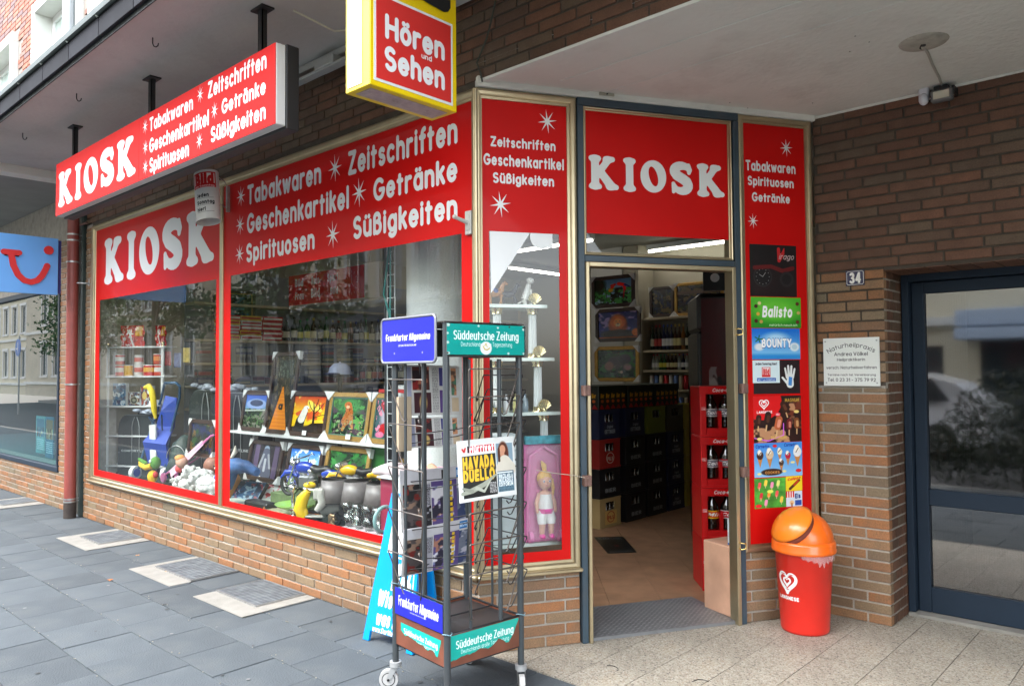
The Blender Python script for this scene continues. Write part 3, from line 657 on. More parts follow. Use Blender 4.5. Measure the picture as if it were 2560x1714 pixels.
# plaster band, specks of the entrance ceiling and soffit
b=B(); b.box(.32,6.5,.30,.52,2.956,2.963,bev=.003); b.box(.32,6.5,.60,.615,2.9585,2.963,bev=.001); structure(b.build('plaster_band',m_plaster))
b=B(); rd=random.Random(9)
for (x,y,dx,dy,n,z) in ((1.30,.95,.06,.02,7,2.9612),(.85,.75,.03,.07,6,2.9612),(2.1,1.4,.05,-.04,8,2.9612),(-1.5,-.8,.05,.03,8,3.4095),(-2.8,-.5,-.06,.02,8,3.4095),(-3.6,-.9,.05,.04,7,3.4095)):
    pts=[(x,y,z)]
    for k in range(n): x+=dx+rd.uniform(-.02,.02); y+=dy+rd.uniform(-.02,.02); pts.append((x,y,z))
    pass
for k in range(16): b.cyl((rd.uniform(.6,3),rd.uniform(.3,1.6),2.9615),(0,0,0),.0001) if False else b.ball((rd.uniform(.6,3),rd.uniform(.6,1.6),2.9615),(.004,.004,.002),6)
tag(b.build('plaster_specks',M('dark_speck',(.16,.15,.13),.9)),'small dark specks in the ceiling plaster','cracks',kind='stuff')  # specks in one even dark colour of their own
# ================================================================ shop fronts
def gold_frame(T, x0, x1, z0, z1, w, proud=.014, back=.05, name='frame', parent=None, wl=None, wr=None, wb=None, wt=None):
    """mitred aluminium frame with a rounded outer bead and an inner step"""
    wl=wl or w; wr=wr or w; wb=wb or w; wt=wt or w
    b=B(T)
    def bar(pa,pb,wid,side):
        pass
    prof=lambda q: [(0,back),(0,-proud*.55),(q*.12,-proud*.9),(q*.30,-proud),(q*.55,-proud*.92),(q*.66,-proud*.55),(q*.70,-proud*.10),(q*.95,-proud*.05),(q,.012),(q,back)]
    # profile points go from the outside inwards; four mitred bars
    O=[(x0,z0),(x1,z0),(x1,z1),(x0,z1)]; Wd=[(wl,wb),(wr,wb),(wr,wt),(wl,wt)]; sg=[(1,1),(-1,1),(-1,-1),(1,-1)]
    rings=[]
    for (ox,oz),(wx,wz),(sx,sz) in zip(O,Wd,sg):
        rings.append([(ox+sx*px,py,oz+sz*pz) for (px,py),(pz,_) in zip(prof(wx),prof(wz))])
    n=len(rings[0]); vs=[v for r in rings for v in r]; fs=[]
    for a in range(4):
        c=(a+1)%4
        for i in range(n-1): fs.append([a*n+i,a*n+i+1,c*n+i+1,c*n+i])
    b.add(vs,fs); return b.build(name,m_gold,parent)
def film(T,rects,y,name,mat,parent,th=.0006):
    b=B(T)
    for x0,x1,z0,z1 in rects: b.box(x0,x1,y,y+th,z0,z1)
    return b.build(name,mat,parent)
def pane(T,x0,x1,z0,z1,parent,y=.006,th=.006,name='glass_pane',mat=None):
    b=B(T); b.box(x0,x1,y,y+th,z0,z1); return b.build(name,mat or m_glass,parent)
OFF=lambda T,y: T@Matrix.Translation((0,y,0))
# ---- street windows
sw=thing('shop_window','wide street window with red film and KIOSK lettering in a gold frame','shop window',(0,0,.39))
gold_frame(F0,-5.495,.0,.392,2.925,.06,parent=sw,wl=.105,wr=.035,wb=.055,wt=.06)
b=B(); b.box(-2.788,-2.739,-.010,.05,.44,2.87,bev=.006); b.build('mullion',m_gold,sw)
b=B(); b.box(-5.50,.012,-.035,-.012,.380,.402,bev=.006); b.build('sill_drip',m_gold,sw)
pane(F0,-5.395,-2.786,.44,2.87,sw); pane(F0,-2.741,-.03,.44,2.87,sw)
f1=film(F0,[(-5.39,-2.787,2.168,2.872),(-5.39,-5.283,.44,2.168),(-2.861,-2.787,.44,2.168),(-5.283,-2.861,.44,.507)],.0045,'red_film',m_red,sw)
f2=film(F0,[(-2.74,-.024,2.175,2.872),(-2.74,-2.632,.44,2.175),(-.119,-.024,.44,2.175),(-2.632,-.119,.44,.49)],.0045,'red_film',m_red,sw)
T0=OFF(F0,.0045)
b=B(); kiosk_mesh(b,T0,-5.17,2.318,.425,2.27); b.build('kiosk_lettering',m_white,f1)
b=B()
for t,x0,x1,z,h in (('Tabakwaren',-2.385,-1.432,2.684,.118),('Zeitschriften',-1.135,-.145,2.68,.122),('Geschenkartikel',-2.39,-1.128,2.473,.119),('Getränke',-.88,-.147,2.475,.111),('Spirituosen',-2.40,-1.507,2.263,.112),('Süßigkeiten',-1.085,-.148,2.273,.114)):
    text_mesh(b,t,T0,x0,z,h,x1-x0)
for x,z in ((-1.277,2.741),(-2.481,2.752),(-1.023,2.543),(-2.492,2.541),(-1.301,2.319),(-2.497,2.322)): star_mesh(b,T0,x,z,.092 if x>-2 else .08,rot=R(4))
b.build('lettering',m_white,f2)
# window catch on the corner end of the film
b=B(); b.box(-.075,-.028,-.014,.003,2.16,2.285,bev=.003); b.box(-.064,-.040,-.019,-.012,2.18,2.265,bev=.003); b.cyl((-.052,-.015,2.222),(-.075,-.085,2.245),.011,.009); b.ball((-.075,-.087,2.246),.012)
b.build('lock_plate',M('grey_enamel',(.5,.5,.46),.4),sw)
# ---- diagonal front, left window
dl=thing('shop_window','narrow left window of the entrance corner with red film and a glass shelf behind','shop window',(0,0,.39),DA)
gold_frame(FD,.0,.560,.392,2.928,.055,parent=dl,wl=.033,wr=.055)
b=B(FD); b.box(-.01,.565,-.035,-.012,.380,.402,bev=.006); b.build('sill_drip',m_gold,dl)
b=B(); b.tube([(-.002,-.004,.40),(-.002,-.004,2.92)],.017,12); b.build('corner_bead',m_gold,dl)
pane(FD,.028,.508,.44,2.88,dl)
f3=film(FD,[(.030,.507,2.178,2.878),(.030,.068,.44,2.178),(.458,.507,.44,2.178),(.068,.458,.44,.497)],.0045,'red_film',m_red,dl)
TD=OFF(FD,.0045); b=B()
text_mesh(b,'Zeitschriften',TD,.079,2.631,.044,.364,step=.3); text_mesh(b,'Geschenkartikel',TD,.040,2.531,.050,.450,step=.3); text_mesh(b,'Süßigkeiten',TD,.090,2.438,.046,.343,step=.3)
star_mesh(b,TD,.397,2.785,.067,rot=R(8)); star_mesh(b,TD,.131,2.321,.072,rot=R(8)); b.build('lettering',m_white,f3)
b=B(TD); b.add([(.071,-.001,2.177),(.294,-.001,2.177),(.076,-.001,1.850)],[[0,2,1]])
cx,cz=.357,2.150; pts=[(.421,2.177),(.421,2.100)]+[(.357+.064*math.cos(R(a))*1.0,2.158+.064*math.sin(R(a))) for a in range(-60,-190,-12)]+[(.296,2.177)]
b.add([(x,-.001,z) for x,z in pts],[list(range(len(pts)))]); b.build('white_sticker',m_white,dl)
# ---- shop door frame with the fanlight
dr=thing('shop_entrance','open shop doorway with blue posts and a red KIOSK fanlight above','door',(DU.x*1.06,DU.y*1.06,0),DA)
b=B(FD); b.box(.562,.597,-.022,.06,0,2.885,bev=.003); b.box(1.531,1.568,-.022,.06,0,2.885,bev=.003); b.box(.562,1.568,-.021,.061,2.887,2.929,bev=.003); b.box(.597,1.531,-.020,.058,2.033,2.068,bev=.003); b.build('steel_frame',m_steelblue,dr)
gold_frame(FD,.5985,1.5255,2.070,2.886,.020,proud=.016,parent=dr,name='fanlight_frame')
pane(FD,.612,1.512,2.088,2.868,dr,y=.006)
f4=film(FD,[(.618,1.506,2.192,2.868)],.0045,'red_film',m_red,dr); b=B(); kiosk_mesh(b,TD,.634,2.438,.183,.85); b.build('kiosk_lettering',m_white,f4)
b=B(FD); b.box(.5985,.6185,-.034,.05,.0,2.031,bev=.003); b.box(1.503,1.5275,-.034,.05,.0,2.031,bev=.003); b.box(.6185,1.503,-.034,.05,2.006,2.031,bev=.003); b.build('door_frame',m_gold,dr)
for d,z in ((.587,1.338),(.587,.860),(1.558,1.335),(1.556,.862)):
    b=B(FD); b.box(d-.022,d+.022,-.058,-.02,z-.028,z+.028,bev=.004); b.cyl((d-.012,-.052,z-.027),(d-.012,-.052,z+.027),.012); b.build('hinge',m_rust,dr)
for d,z in ((1.535,1.658),(1.531,.448)):
    b=B(FD); b.tube([(d-.012,-.034,z+.016),(d-.012,-.056,z+.018),(d+.012,-.058,z+.014),(d+.012,-.058,z-.014),(d-.012,-.056,z-.018),(d-.012,-.034,z-.016)],.0045,6); b.build('catch',M('brass',(.75,.55,.22),.25,metal=1),dr)
b=B(); b.tube([(-.03,-.05,1.24)]+[tuple(FD@Vector((d,-.06,1.02-.12*(d-.0)/.55+.03*math.sin(d*6)))) for d in (.2,.35,.45,.55,.58)],.0022,5)
b=B(FD); b.tube([(.30,-.05,.93),(.40,-.052,.91),(.50,-.055,.895),(.585,-.06,.875)],.0022,5); b.build('tie_wire',M('pale_wire',(.5,.45,.36),.6),dr)
# ---- diagonal front, right window with posters
drw=thing('shop_window','narrow right window of the entrance corner plastered with ice cream posters','shop window',(DU.x*1.82,DU.y*1.82,.39),DA)
gold_frame(FD,1.570,2.080,.395,2.930,.045,parent=drw)
pane(FD,1.612,2.038,.44,2.888,drw)
f5=film(FD,[(1.612,2.038,.44,2.888)],.0045,'red_film',m_red,drw); b=B()
text_mesh(b,'Tabakwaren',TD,1.628,2.613,.050,.345,step=.3); text_mesh(b,'Spirituosen',TD,1.640,2.526,.045,.318,step=.3); text_mesh(b,'Getränke',TD,1.667,2.432,.044,.262,step=.3)
star_mesh(b,TD,1.911,2.761,.055,rot=R(5)); star_mesh(b,TD,1.672,2.311,.045,rot=R(5)); b.build('lettering',m_white,f5)

# ---------------------------------------------------------------- house door
hd=thing('house_door','dark blue metal house door with wired glass reflecting the street','door',(1.44,2.2,0))
m_door=M('anthracite_blue',(.013,.025,.043),.55,var=.12,scale=3,spec=.3)
b=B(); b.box(1.437,1.475,2.13,2.26,.02,2.0,bev=.003); b.box(1.475,2.95,2.13,2.26,1.955,2.0,bev=.003); b.build('outer_frame',m_door,hd)
b=B(); b.box(1.478,1.545,2.185,2.25,.02,1.952,bev=.004); b.box(2.22,2.30,2.185,2.25,.02,1.952,bev=.004)
b.box(1.545,2.22,2.186,2.249,1.885,1.952,bev=.004); b.box(1.545,2.22,2.186,2.249,.64,.735,bev=.004); b.box(1.545,2.22,2.186,2.249,.02,.165,bev=.004); b.build('door_leaf',m_door,hd)
b=B(); b.box(2.31,2.39,2.185,2.25,.02,1.952); b.box(2.39,2.90,2.186,2.249,1.885,1.952); b.box(2.39,2.90,2.186,2.249,.02,.165); b.box(2.87,2.95,2.185,2.25,.02,1.952); b.build('side_leaf',m_door,hd)
m_wglass=glass_mat('wired_glass',(.45,.50,.50),ior=2.5,rough=.035)
for x0,x1,z0,z1 in ((1.545,2.22,.735,1.885),(1.545,2.22,.165,.64),(2.39,2.87,.165,1.885)):
    b=B(); b.box(x0,x1,2.214,2.220,z0,z1); b.build('glass_pane',m_wglass,hd)
b=B()
x=1.545
while x<2.22: b.box(x,x+.0008,2.2205,2.2212,.165,1.885); x+=.0127
z=.165
while z<1.885: b.box(1.545,2.22,2.2213,2.222,z,z+.0008); z+=.0127
b.build('wire_mesh',m_darkmetal,hd)
b=B(); b.box(1.44,2.95,2.11,2.30,.0,.018); b.build('threshold',m_conc,hd)
hl=B(); hl.box(1.3,3.2,2.36,4.4,.0,.01); hl.box(1.25,1.3,2.36,4.4,0,2.4); hl.box(3.2,3.25,2.36,4.4,0,2.4); hl.box(1.25,3.25,4.4,4.45,0,2.4); hl.box(1.25,3.25,2.3,4.45,2.4,2.45); structure(hl.build('hallway',M('hallway_paint',(.16,.15,.13),.8)))
# ================================================================ hanging signs
hs=thing('hanging_sign','long red light box sign reading KIOSK hanging under the canopy','sign',(-2.27,-.74,2.685))
b=B(); b.box(-3.92,-.618,-.796,-.742,2.690,3.105,bev=.004); b.build('light_box',M('pale_aluminium',(.62,.63,.63),.4,var=.06,scale=5),hs)
b=B(); b.box(-3.92,-.612,-.741,-.668,2.678,3.112,bev=.004); b.build('back_box',M('black_sheet',(.018,.018,.020),.55,var=.2,scale=6),hs)
b=B(); b.box(-3.918,-2.303,-.800,-.7965,2.692,3.103); b.box(-2.300,-.620,-.800,-.7965,2.692,3.103); m_redm=M('red_acrylic',(.58,.008,.006),.6,var=.04,scale=2,spec=.12); fp=b.build('red_face',m_redm,hs)
TS=OFF(F0,-.800); b=B(); kiosk_mesh(b,TS,-3.852,2.752,.262,1.50); b.build('kiosk_lettering',M('matt_white',(.78,.78,.78),.7,spec=.2),fp)
b=B()
for t,x0,x1,z,h in (('Tabakwaren',-2.135,-1.527,2.985,.072),('Zeitschriften',-1.34,-.703,3.002,.077),('Geschenkartikel',-2.135,-1.328,2.849,.075),('Getränke',-1.178,-.71,2.872,.068),('Spirituosen',-2.13,-1.575,2.722,.075),('Süßigkeiten',-1.304,-.71,2.742,.072)):
    text_mesh(b,t,TS,x0,z,h,x1-x0,step=.3)
for x,z in ((-1.437,3.042),(-2.203,3.028),(-1.262,2.908),(-2.196,2.892),(-1.443,2.775),(-2.194,2.765)): star_mesh(b,TS,x,z,.052,rot=R(4))
b.build('lettering',M('matt_white',(.78,.78,.78),.7,spec=.2),fp)
for x in (-.93,-2.36,-3.82):
    b=B(); b.box(x-.022,x+.022,-.712,-.706,3.112,3.405); b.box(x-.022,x-.017,-.712,-.682,3.112,3.405); b.box(x+.017,x+.022,-.712,-.682,3.112,3.405); b.box(x-.06,x+.06,-.735,-.660,3.400,3.409)
    for k in range(5): b.box(x-.006,x+.006,-.7135,-.712,3.16+k*.05,3.18+k*.05,m=1)
    b.build('bracket',[m_darkmetal,m_black],hs)
# yellow projecting sign
ys=thing('projecting_sign','yellow box sign with a red Hören und Sehen panel jutting from the brick beam','sign',(.21,-.67,2.62))
m_yel=M('yellow_sheet',(.82,.58,.0),.4,var=.05,scale=4,coat=.15)
b=B(); b.box(.130,.300,-.906,-.42,2.622,3.405,bev=.003); b.build('sign_box',m_yel,ys)
b=B(); b.box(.150,.245,-.909,-.9065,2.640,3.40); b.build('front_strip',m_white,ys)
b=B(); b.box(.165,.270,-.88,-.45,2.6195,2.6215); b.build('underside',M('scuffed_pink',(.45,.34,.34),.7,var=.25,scale=20,dirt=.8,dirtcol=(.09,.08,.07)),ys)
TY=Matrix(((0,0-1,0,.300),(1,0,0,0),(0,0,1,0),(0,0,0,1)))      # local x -> +Y, depth -> -X
b=B(TY); b.box(-.888,-.446,-.0015,0,2.645,3.02); wp=b.build('white_border',m_white,ys)
b=B(TY); b.box(-.876,-.458,-.003,-.0015,2.657,3.008); b.build('red_panel',M('sign_red',(.62,.03,.025),.4,var=.04,scale=6),ys)
b=B()
TY2=TY@Matrix.Translation((0,-.003,0))
for t,x0,x1,z,h in (('Hören',-.832,-.497,2.846,.084),('Sehen',-.836,-.497,2.712,.084)): text_mesh(b,t,TY2,x0,z,h,x1-x0,w=.98,gap=2.55,step=.22)
text_mesh(b,'und',TY2,-.634,2.8115,.020,.06,w=.75); b.build('lettering',m_white,ys)
b=B(TY2)
o=[(-.46,3.40),(-.46,3.09),(-.475,3.068),(-.50,3.058),(-.60,3.066),(-.72,3.085),(-.80,3.11),(-.83,3.14),(-.80,3.165),(-.70,3.15),(-.60,3.125),(-.54,3.12),(-.54,3.40)]
b.add([(x,-.001,z) for x,z in o],[list(range(len(o)))]); b.build('black_emblem',m_black,ys)
b=B(); b.tube([(-.62,-.70,3.30),(-.55,-.5,3.235),(-.40,-.35,3.25),(-.2,-.2,3.33),(.0,-.12,3.38)],.006,6); tag(b.build('cable',M('grey_cable',(.45,.43,.36),.6)),'pale loose cable drooping from the hanging sign towards the yellow sign','cable')
b=B(); b.tube([(.20,-.03,3.40),(.14,-.02,3.25),(.10,-.015,3.16),(.02,-.012,3.05),(.05,-.012,2.985),(.06,-.012,2.94)],.0045,6); tag(b.build('cable',m_joint),'thin dark cable running down the beam beside the yellow sign','cable')
# fluorescent fitting behind the sign
ff=thing('strip_light','dusty white strip light fitting along the beam behind the hanging sign','lamp',(-.9,-.1,3.40))
b=B(); b.box(-1.75,.05,-.13,-.05,3.365,3.408,bev=.004); b.build('housing',M('dusty_white',(.42,.43,.42),.6,dirt=.4),ff)
b=B(); b.box(-1.60,-.55,-.16,-.10,3.30,3.318,bev=.003); b.box(-1.25,-1.05,-.17,-.08,3.31,3.365,bev=.006); b.build('reflector',M('dusty_white',(.42,.43,.42),.6,dirt=.4),ff)
# bild roll + bracket
m_bild=None
# ================================================================ the street behind the viewer, seen in the glass
def facade(T, L, H, storeys, z0, step, name, label, wall, win_w=1.1, win_h=1.9, arch=False, depth=8., x_off=.8, trim=None, extra=None):
    t=thing(name,label,'building',tuple(T.translation))
    trim=trim or m_plaster; b=B(T); b.box(0,L,.12,depth,0,H)
    # wall skin with openings: build piers and bands
    n=int((L-x_off)/step); xs=[x_off+step*i for i in range(n)]
    prev=0
    for x in xs+[L]: 
        b.box(prev,min(x,L),0,.13,0,H); prev=x+win_w
        if prev>=L: break
    zz=0
    for k in range(storeys):
        z=z0[k]; b2z0,b2z1=zz,z
        for x in xs: b.box(x,x+win_w,.0,.13,b2z0,b2z1)
        zz=z+win_h
    for x in xs: b.box(x,x+win_w,0,.13,zz,H)
    b.build('wall',wall,t)
    c=B(T)
    for k in range(storeys):
        c.box(-.05,L+.05,-.12,0,z0[k]-.55,z0[k]-.38)
    c.box(-.1,L+.1,-.35,.0,H-.35,H); c.build('cornice',trim,t)
    for k in range(storeys):
        for i,x in enumerate(xs):
            w=B(T); w.box(x+.0,x+win_w,.06,.10,z0[k],z0[k]+.07); w.box(x,x+win_w,.06,.10,z0[k]+win_h-.07,z0[k]+win_h); w.box(x,x+.07,.06,.10,z0[k]+.07,z0[k]+win_h-.07); w.box(x+win_w-.07,x+win_w,.06,.10,z0[k]+.07,z0[k]+win_h-.07); w.box(x+win_w/2-.03,x+win_w/2+.03,.065,.10,z0[k]+.07,z0[k]+win_h-.07)
            w.box(x-.12,x+win_w+.12,-.10,.0,z0[k]-.10,z0[k]); w.box(x-.14,x,-.04,0,z0[k],z0[k]+win_h); w.box(x+win_w,x+win_w+.14,-.04,0,z0[k],z0[k]+win_h); w.box(x-.16,x+win_w+.16,-.08,0,z0[k]+win_h,z0[k]+win_h+.18)
            w.box(x+.07,x+win_w-.07,.085,.09,z0[k]+.07,z0[k]+win_h-.07,m=1)
            if (i+k)%3: w.box(x+.09,x+win_w*.42,.080,.084,z0[k]+.1,z0[k]+win_h-.1,m=2)
            w.build('window',[M('white_sash',(.75,.75,.72),.5),M('far_pane',(.05,.065,.075),.08,spec=.8),M('net_curtain',(.55,.55,.52),.9)],t)
    return t
m_cream=M('cream_render',(.70,.64,.48),.85,var=.06,scale=.6,dirt=.15,dirtcol=(.3,.28,.22))
m_sand=M('sand_stone',(.58,.52,.40),.85,var=.12,scale=.8,dirt=.3,dirtcol=(.22,.2,.16))
def TF(x,y): return Matrix(((-1,0,0,x),(0,-1,0,y),(0,0,1,0),(0,0,0,1)))   # faces +Y; local x runs to -X
facade(TF(-9,-13.6),20,9.5,3,(.95,3.9,6.9),1.9,'apartment_building','ochre rendered building mirrored in the upper glass of the wide shop window',m_cream)
b=B(TF(-9,-13.6)); b.box(0,20,-.5,.0,3.15,3.62); b.build('shop_fascia',M('grey_fascia',(.16,.165,.17),.6),bpy.data.objects['apartment_building'])
facade(TF(-31,-13.2),26,12.5,4,(1.3,4.6,7.7,10.6),2.3,'ornate_townhouse','old sandstone townhouse with tall windows mirrored in the travel shop glass',m_sand,win_w=1.15,win_h=2.1)
facade(TF(-57,-13.4),30,10,3,(1.2,4.3,7.2),2.1,'rendered_townhouse','pale townhouse farther down the street mirrored at the left of the travel shop glass',m_cream)
# plain cream house mirrored in the house door
t=thing('cream_house','plain cream house with a pharmacy awning mirrored in the house door','building',(0,-13,0))
b=B(); b.box(-8.9,16,-22,-13.12,0,9.5); b.box(-8.9,-3.8,-13.12,-13,0,9.5); b.box(-3.8,-1.95,-13.12,-13,1.95,9.5); b.box(-3.8,-1.95,-13.12,-13,0,.95); b.box(-1.95,-1.2,-13.12,-13,0,9.5); b.box(-1.2,9,-13.12,-13,2.05,9.5); b.box(9,16,-13.12,-13,0,9.5); b.build('wall',m_cream,t)
b=B(); b.box(-8.9,-1.4,-13,-12.8,2.42,2.62); b.box(-8.9,16,-13,-12.85,3.95,4.1); b.build('cornice',m_plaster,t)
b=B(); b.box(-1.5,9,-13,-12.1,2.35,2.72,bev=.02); b.box(-1.5,9,-13,-12.0,2.05,2.30,bev=.02); b.build('awning',M('pale_blue_awning',(.45,.55,.68),.7),t)
b=B(); b.box(-3.8,-1.95,-13.10,-13.06,.95,1.95); b.box(-1.2,9,-13.1,-13.05,0,2.05); b.build('pane',M('far_pane',(.05,.065,.075),.08),t)
for i,(x,z) in enumerate([(-7.5,4.4),(-5.2,4.4),(-2.9,4.4),(-.6,4.4),(1.7,4.4),(4.,4.4),(-7.5,7),(-5.2,7),(-2.9,7),(-.6,7),(1.7,7)]):
    b=B(); b.box(x,x+1.4,-13,-12.95,z,z+1.5,m=0); b.box(x+.08,x+.66,-12.95,-12.94,z+.08,z+1.42,m=1); b.box(x+.74,x+1.32,-12.95,-12.94,z+.08,z+1.42,m=1); b.box(x-.1,x+1.5,-13,-12.85,z-.12,z,m=0); b.build('window',[M('white_sash',(.75,.75,.72),.5),M('far_pane',(.05,.065,.075),.08)],t)
# trees
def tree(x,y,h,cr,label,seed):
    rd=random.Random(seed); t=thing('street_tree',label,'tree',(x,y,0),0,'trees across the street')
    b=B(); b.tube([(x,y,-.1),(x+.05,y,h*.25),(x-.03,y+.05,h*.5),(x,y,h*.72)],[.17,.14,.11,.05],8)
    cl=[]
    for k in range(9):
        a=rd.uniform(0,6.28); q=rd.uniform(.3,.8)*cr; p0=(x,y,h*(.32+.04*k)); p1=(x+q*math.cos(a),y+q*math.sin(a),h*(.45+.055*k)); b.tube([p0,((p0[0]+p1[0])/2,(p0[1]+p1[1])/2,p0[2]+.5*(p1[2]-p0[2])+.1),p1],[.06,.04,.02],5); cl.append(p1)
    b.build('trunk',M('bark',(.10,.08,.06),.95,var=.3,scale=10,bump=.5,bscale=20),t)
    g_=np.random.default_rng(seed); cents=np.array(cl+[(x+rd.uniform(-.8,.8)*cr,y+rd.uniform(-.8,.8)*cr,h*rd.uniform(.42,1.0)) for _ in range(26)])
    N=5200; c=cents[g_.integers(0,len(cents),N)]+g_.normal(0,.34,(N,3))*np.array([1,1,.7]); s=g_.uniform(.06,.13,N); vs=[];fs=[]
    u=g_.normal(size=(N,3)); u/=np.linalg.norm(u,axis=1)[:,None]; v=np.cross(u,g_.normal(size=(N,3))); v/=np.linalg.norm(v,axis=1)[:,None]
    Q=np.stack([c-u*s[:,None],c-v*s[:,None]*.5,c+u*s[:,None],c+v*s[:,None]*.5],1).reshape(-1,3)
    b=B(); b.v=[tuple(q) for q in Q]; b.f=[[4*i,4*i+1,4*i+2,4*i+3] for i in range(N)]; b.m=[0]*N; b.sm=[False]*N
    tag(b.build('crown',M('leaf_green',(.075,.13,.035),.6,var=.35,scale=1.5,spec=.3),t),kind='stuff')
tree(-14.5,-7.5,6.5,1.7,'leafy tree mirrored at the left of the KIOSK window',3); tree(-27,-9.5,7.5,2.2,'large tree whose branches are mirrored in the travel shop glass',5); tree(-38,-10.5,6,2,'farther small tree along the opposite kerb',8)
def bush(x,y,r,h,label,seed,col=(.05,.075,.03)):
    g_=np.random.default_rng(seed); t=thing('bush',label,'bush',(x,y,0)); N=7000
    a=g_.uniform(0,6.28,N); q=np.sqrt(g_.random(N))*r; z=g_.random(N)**.8*h*(1.05-(q/r)**2*.75); c=np.stack([x+q*np.cos(a),y+q*np.sin(a),z],1); s=g_.uniform(.035,.075,N); u=g_.normal(size=(N,3)); u/=np.linalg.norm(u,axis=1)[:,None]; v=np.cross(u,g_.normal(size=(N,3))); v/=np.linalg.norm(v,axis=1)[:,None]
    Q=np.stack([c-u*s[:,None],c-v*s[:,None]*.16,c+u*s[:,None],c+v*s[:,None]*.16],1).reshape(-1,3); b=B(); b.v=[tuple(q) for q in Q]; b.f=[[4*i,4*i+1,4*i+2,4*i+3] for i in range(N)]; b.m=[0]*N; b.sm=[False]*N
    tag(b.build('foliage',M('bush_green',col,.6,var=.35,scale=2,spec=.3),t),kind='stuff')
    b=B(); b.tube([(x,y,-.1),(x,y,h*.6)],[.06,.02],6); b.build('stem',M('bark',(.10,.08,.06)),t)
bush(1.0,-4.35,1.15,1.42,'dark feathery bush by the kerb mirrored in the house door',11,(.035,.045,.025))
bush(-26.5,-11.3,1.6,1.6,'green bush mirrored low in the travel shop glass',12,(.07,.13,.04)); bush(-31,-11.4,1.8,1.9,'farther green bush mirrored in the travel shop glass',13,(.07,.13,.04)); bush(-21.5,-11.5,1.2,1.2,'low green bush across the street below the ochre building',14,(.07,.13,.04))
def car(x,y,label,col,rz=0):
    t=thing('parked_car',label,'car',(x,y,-.13),rz,'cars parked across the street'); T=wm(t)
    prof=[(-2.1,.35),(-2.08,.62),(-1.95,.82),(-1.2,.93),(-.75,1.38),(-.3,1.46),(.9,1.47),(1.55,1.30),(1.95,.98),(2.1,.90),(2.12,.40),(2.0,.25),(-2.0,.25)]
    b=B(T); rows_=[]
    for yy,s in ((-.84,.0),(-.86,1.),(-.55,1.),(.55,1.),(.86,1.),(.84,.0)): pass
    def ring(yy,inset): return [(px*(1-inset*.02),yy,pz if pz<.93 else .93+(pz-.93)) for px,pz in prof]
    n=len(prof); A1=[(px,-.86,pz) if pz<.95 else (px,-.66,pz) for px,pz in prof]; A2=[(px,.86,pz) if pz<.95 else (px,.66,pz) for px,pz in prof]
    b.add(A1+A2,[[k,(k+1)%n,n+(k+1)%n,n+k] for k in range(n)]+[list(range(n))[::-1],list(range(n,2*n))]); b.build('body',M('car_paint_'+str(int(col[0]*100)),col,.25,coat=.6),t)
    b=B(T)
    for s in (-1,1): b.add([(-1.05,s*.80,.98),(1.5,s*.79,1.0),(1.2,s*.69,1.38),(-.62,s*.69,1.38)],[[0,1,2,3]] if s<0 else [[3,2,1,0]])
    b.add([(-1.17,-.7,.96),(-1.17,.7,.96),(-.77,.6,1.37),(-.77,-.6,1.37)],[[0,1,2,3]]); b.build('window',M('car_glass',(.02,.025,.03),.05),t)
    for wx in (-1.3,1.3):
        for s in (-1,1):
            b=B(T); b.cyl((wx,s*.72,.31),(wx,s*.88,.31),.31,n=20); b.cyl((wx,s*.88,.31),(wx,s*.89,.31),.2,n=16,m=1); b.build('wheel',[m_black,m_steel],t)
car(-2.0,-8.0,'white parked car mirrored in the house door',(.72,.73,.74)); car(-12.,-9.6,'silver parked car on the opposite kerb below the leafy tree',(.35,.36,.38)); car(-19.,-9.7,'dark blue parked car farther along the opposite kerb',(.03,.05,.12))
# direction sign mirrored in the travel shop glass
t=thing('traffic_sign','round blue traffic sign with white arrows mirrored in the travel shop glass','sign',(-31,-6,0))
b=B(); b.cyl((-31,-6,-.1),(-31,-6,2.9),.03); b.build('post',m_steel,t)
b=B(); b.cyl((-31,-5.97,2.45),(-31,-5.95,2.45),.33,n=28); b.build('disc',M('traffic_blue',(.02,.12,.45),.4),t)
b=B(); b.box(-31.02,-30.96,-5.95,-5.946,2.25,2.65); b.box(-31.2,-30.99,-5.95,-5.946,2.38,2.44); b.build('arrow',m_white,t)

# ================================================================ upper storey above the canopy
uf=thing('upper_facade','sunlit brick upper storey with white window surrounds above the canopy','building',(-7,.0,3.6))
m_ubrick=brick_material('pale_red_brick',[(.42,.13,.06),(.50,.17,.08),(.46,.20,.11),(.30,.16,.12),(.52,.20,.10),(.27,.13,.10)],.6)
b=B(); WIN=[(-9.55,-8.25,4.25,5.62),(-7.28,-5.95,4.25,5.68),(-5.43,-4.1,4.25,5.66)]
def wall_with(b,x0,x1,z0,z1,wins,y0,y1):
    cur=x0
    for a,c,d,e in wins:
        b.box(cur,a,y0,y1,z0,z1); b.box(a,c,y0,y1,z0,d); b.box(a,c,y0,y1,e,z1); cur=c
    b.box(cur,x1,y0,y1,z0,z1)
wall_with(b,-16,12,3.58,9.2,WIN,.012,.3); b.build('mortar',M('upper_mortar',(.30,.27,.24),.95),uf)
b=B(); rd=random.Random(4); mts=[M('upper_brick_'+str(i),c,.7,var=.12,scale=30) for i,c in enumerate([(.27,.085,.045),(.31,.11,.055),(.29,.13,.08),(.17,.09,.075),(.22,.12,.09),(.15,.08,.075)])]
z=4.4;k=0
while z<7.2:
    x=-13+(k%2)*.12-.06*(k%3)
    while x<-4.:
        e=x+.228
        if not any(a-.12<e and x<c+.12 and d-.2<z+.05 and z<ee+.12 for a,c,d,ee in WIN): b.box(x,e-.010,-.001,.02,z,z+.050,m=rd.choice([0,0,1,1,2,3,4,5]))
        x+=.2385
    z+=.0605;k+=1
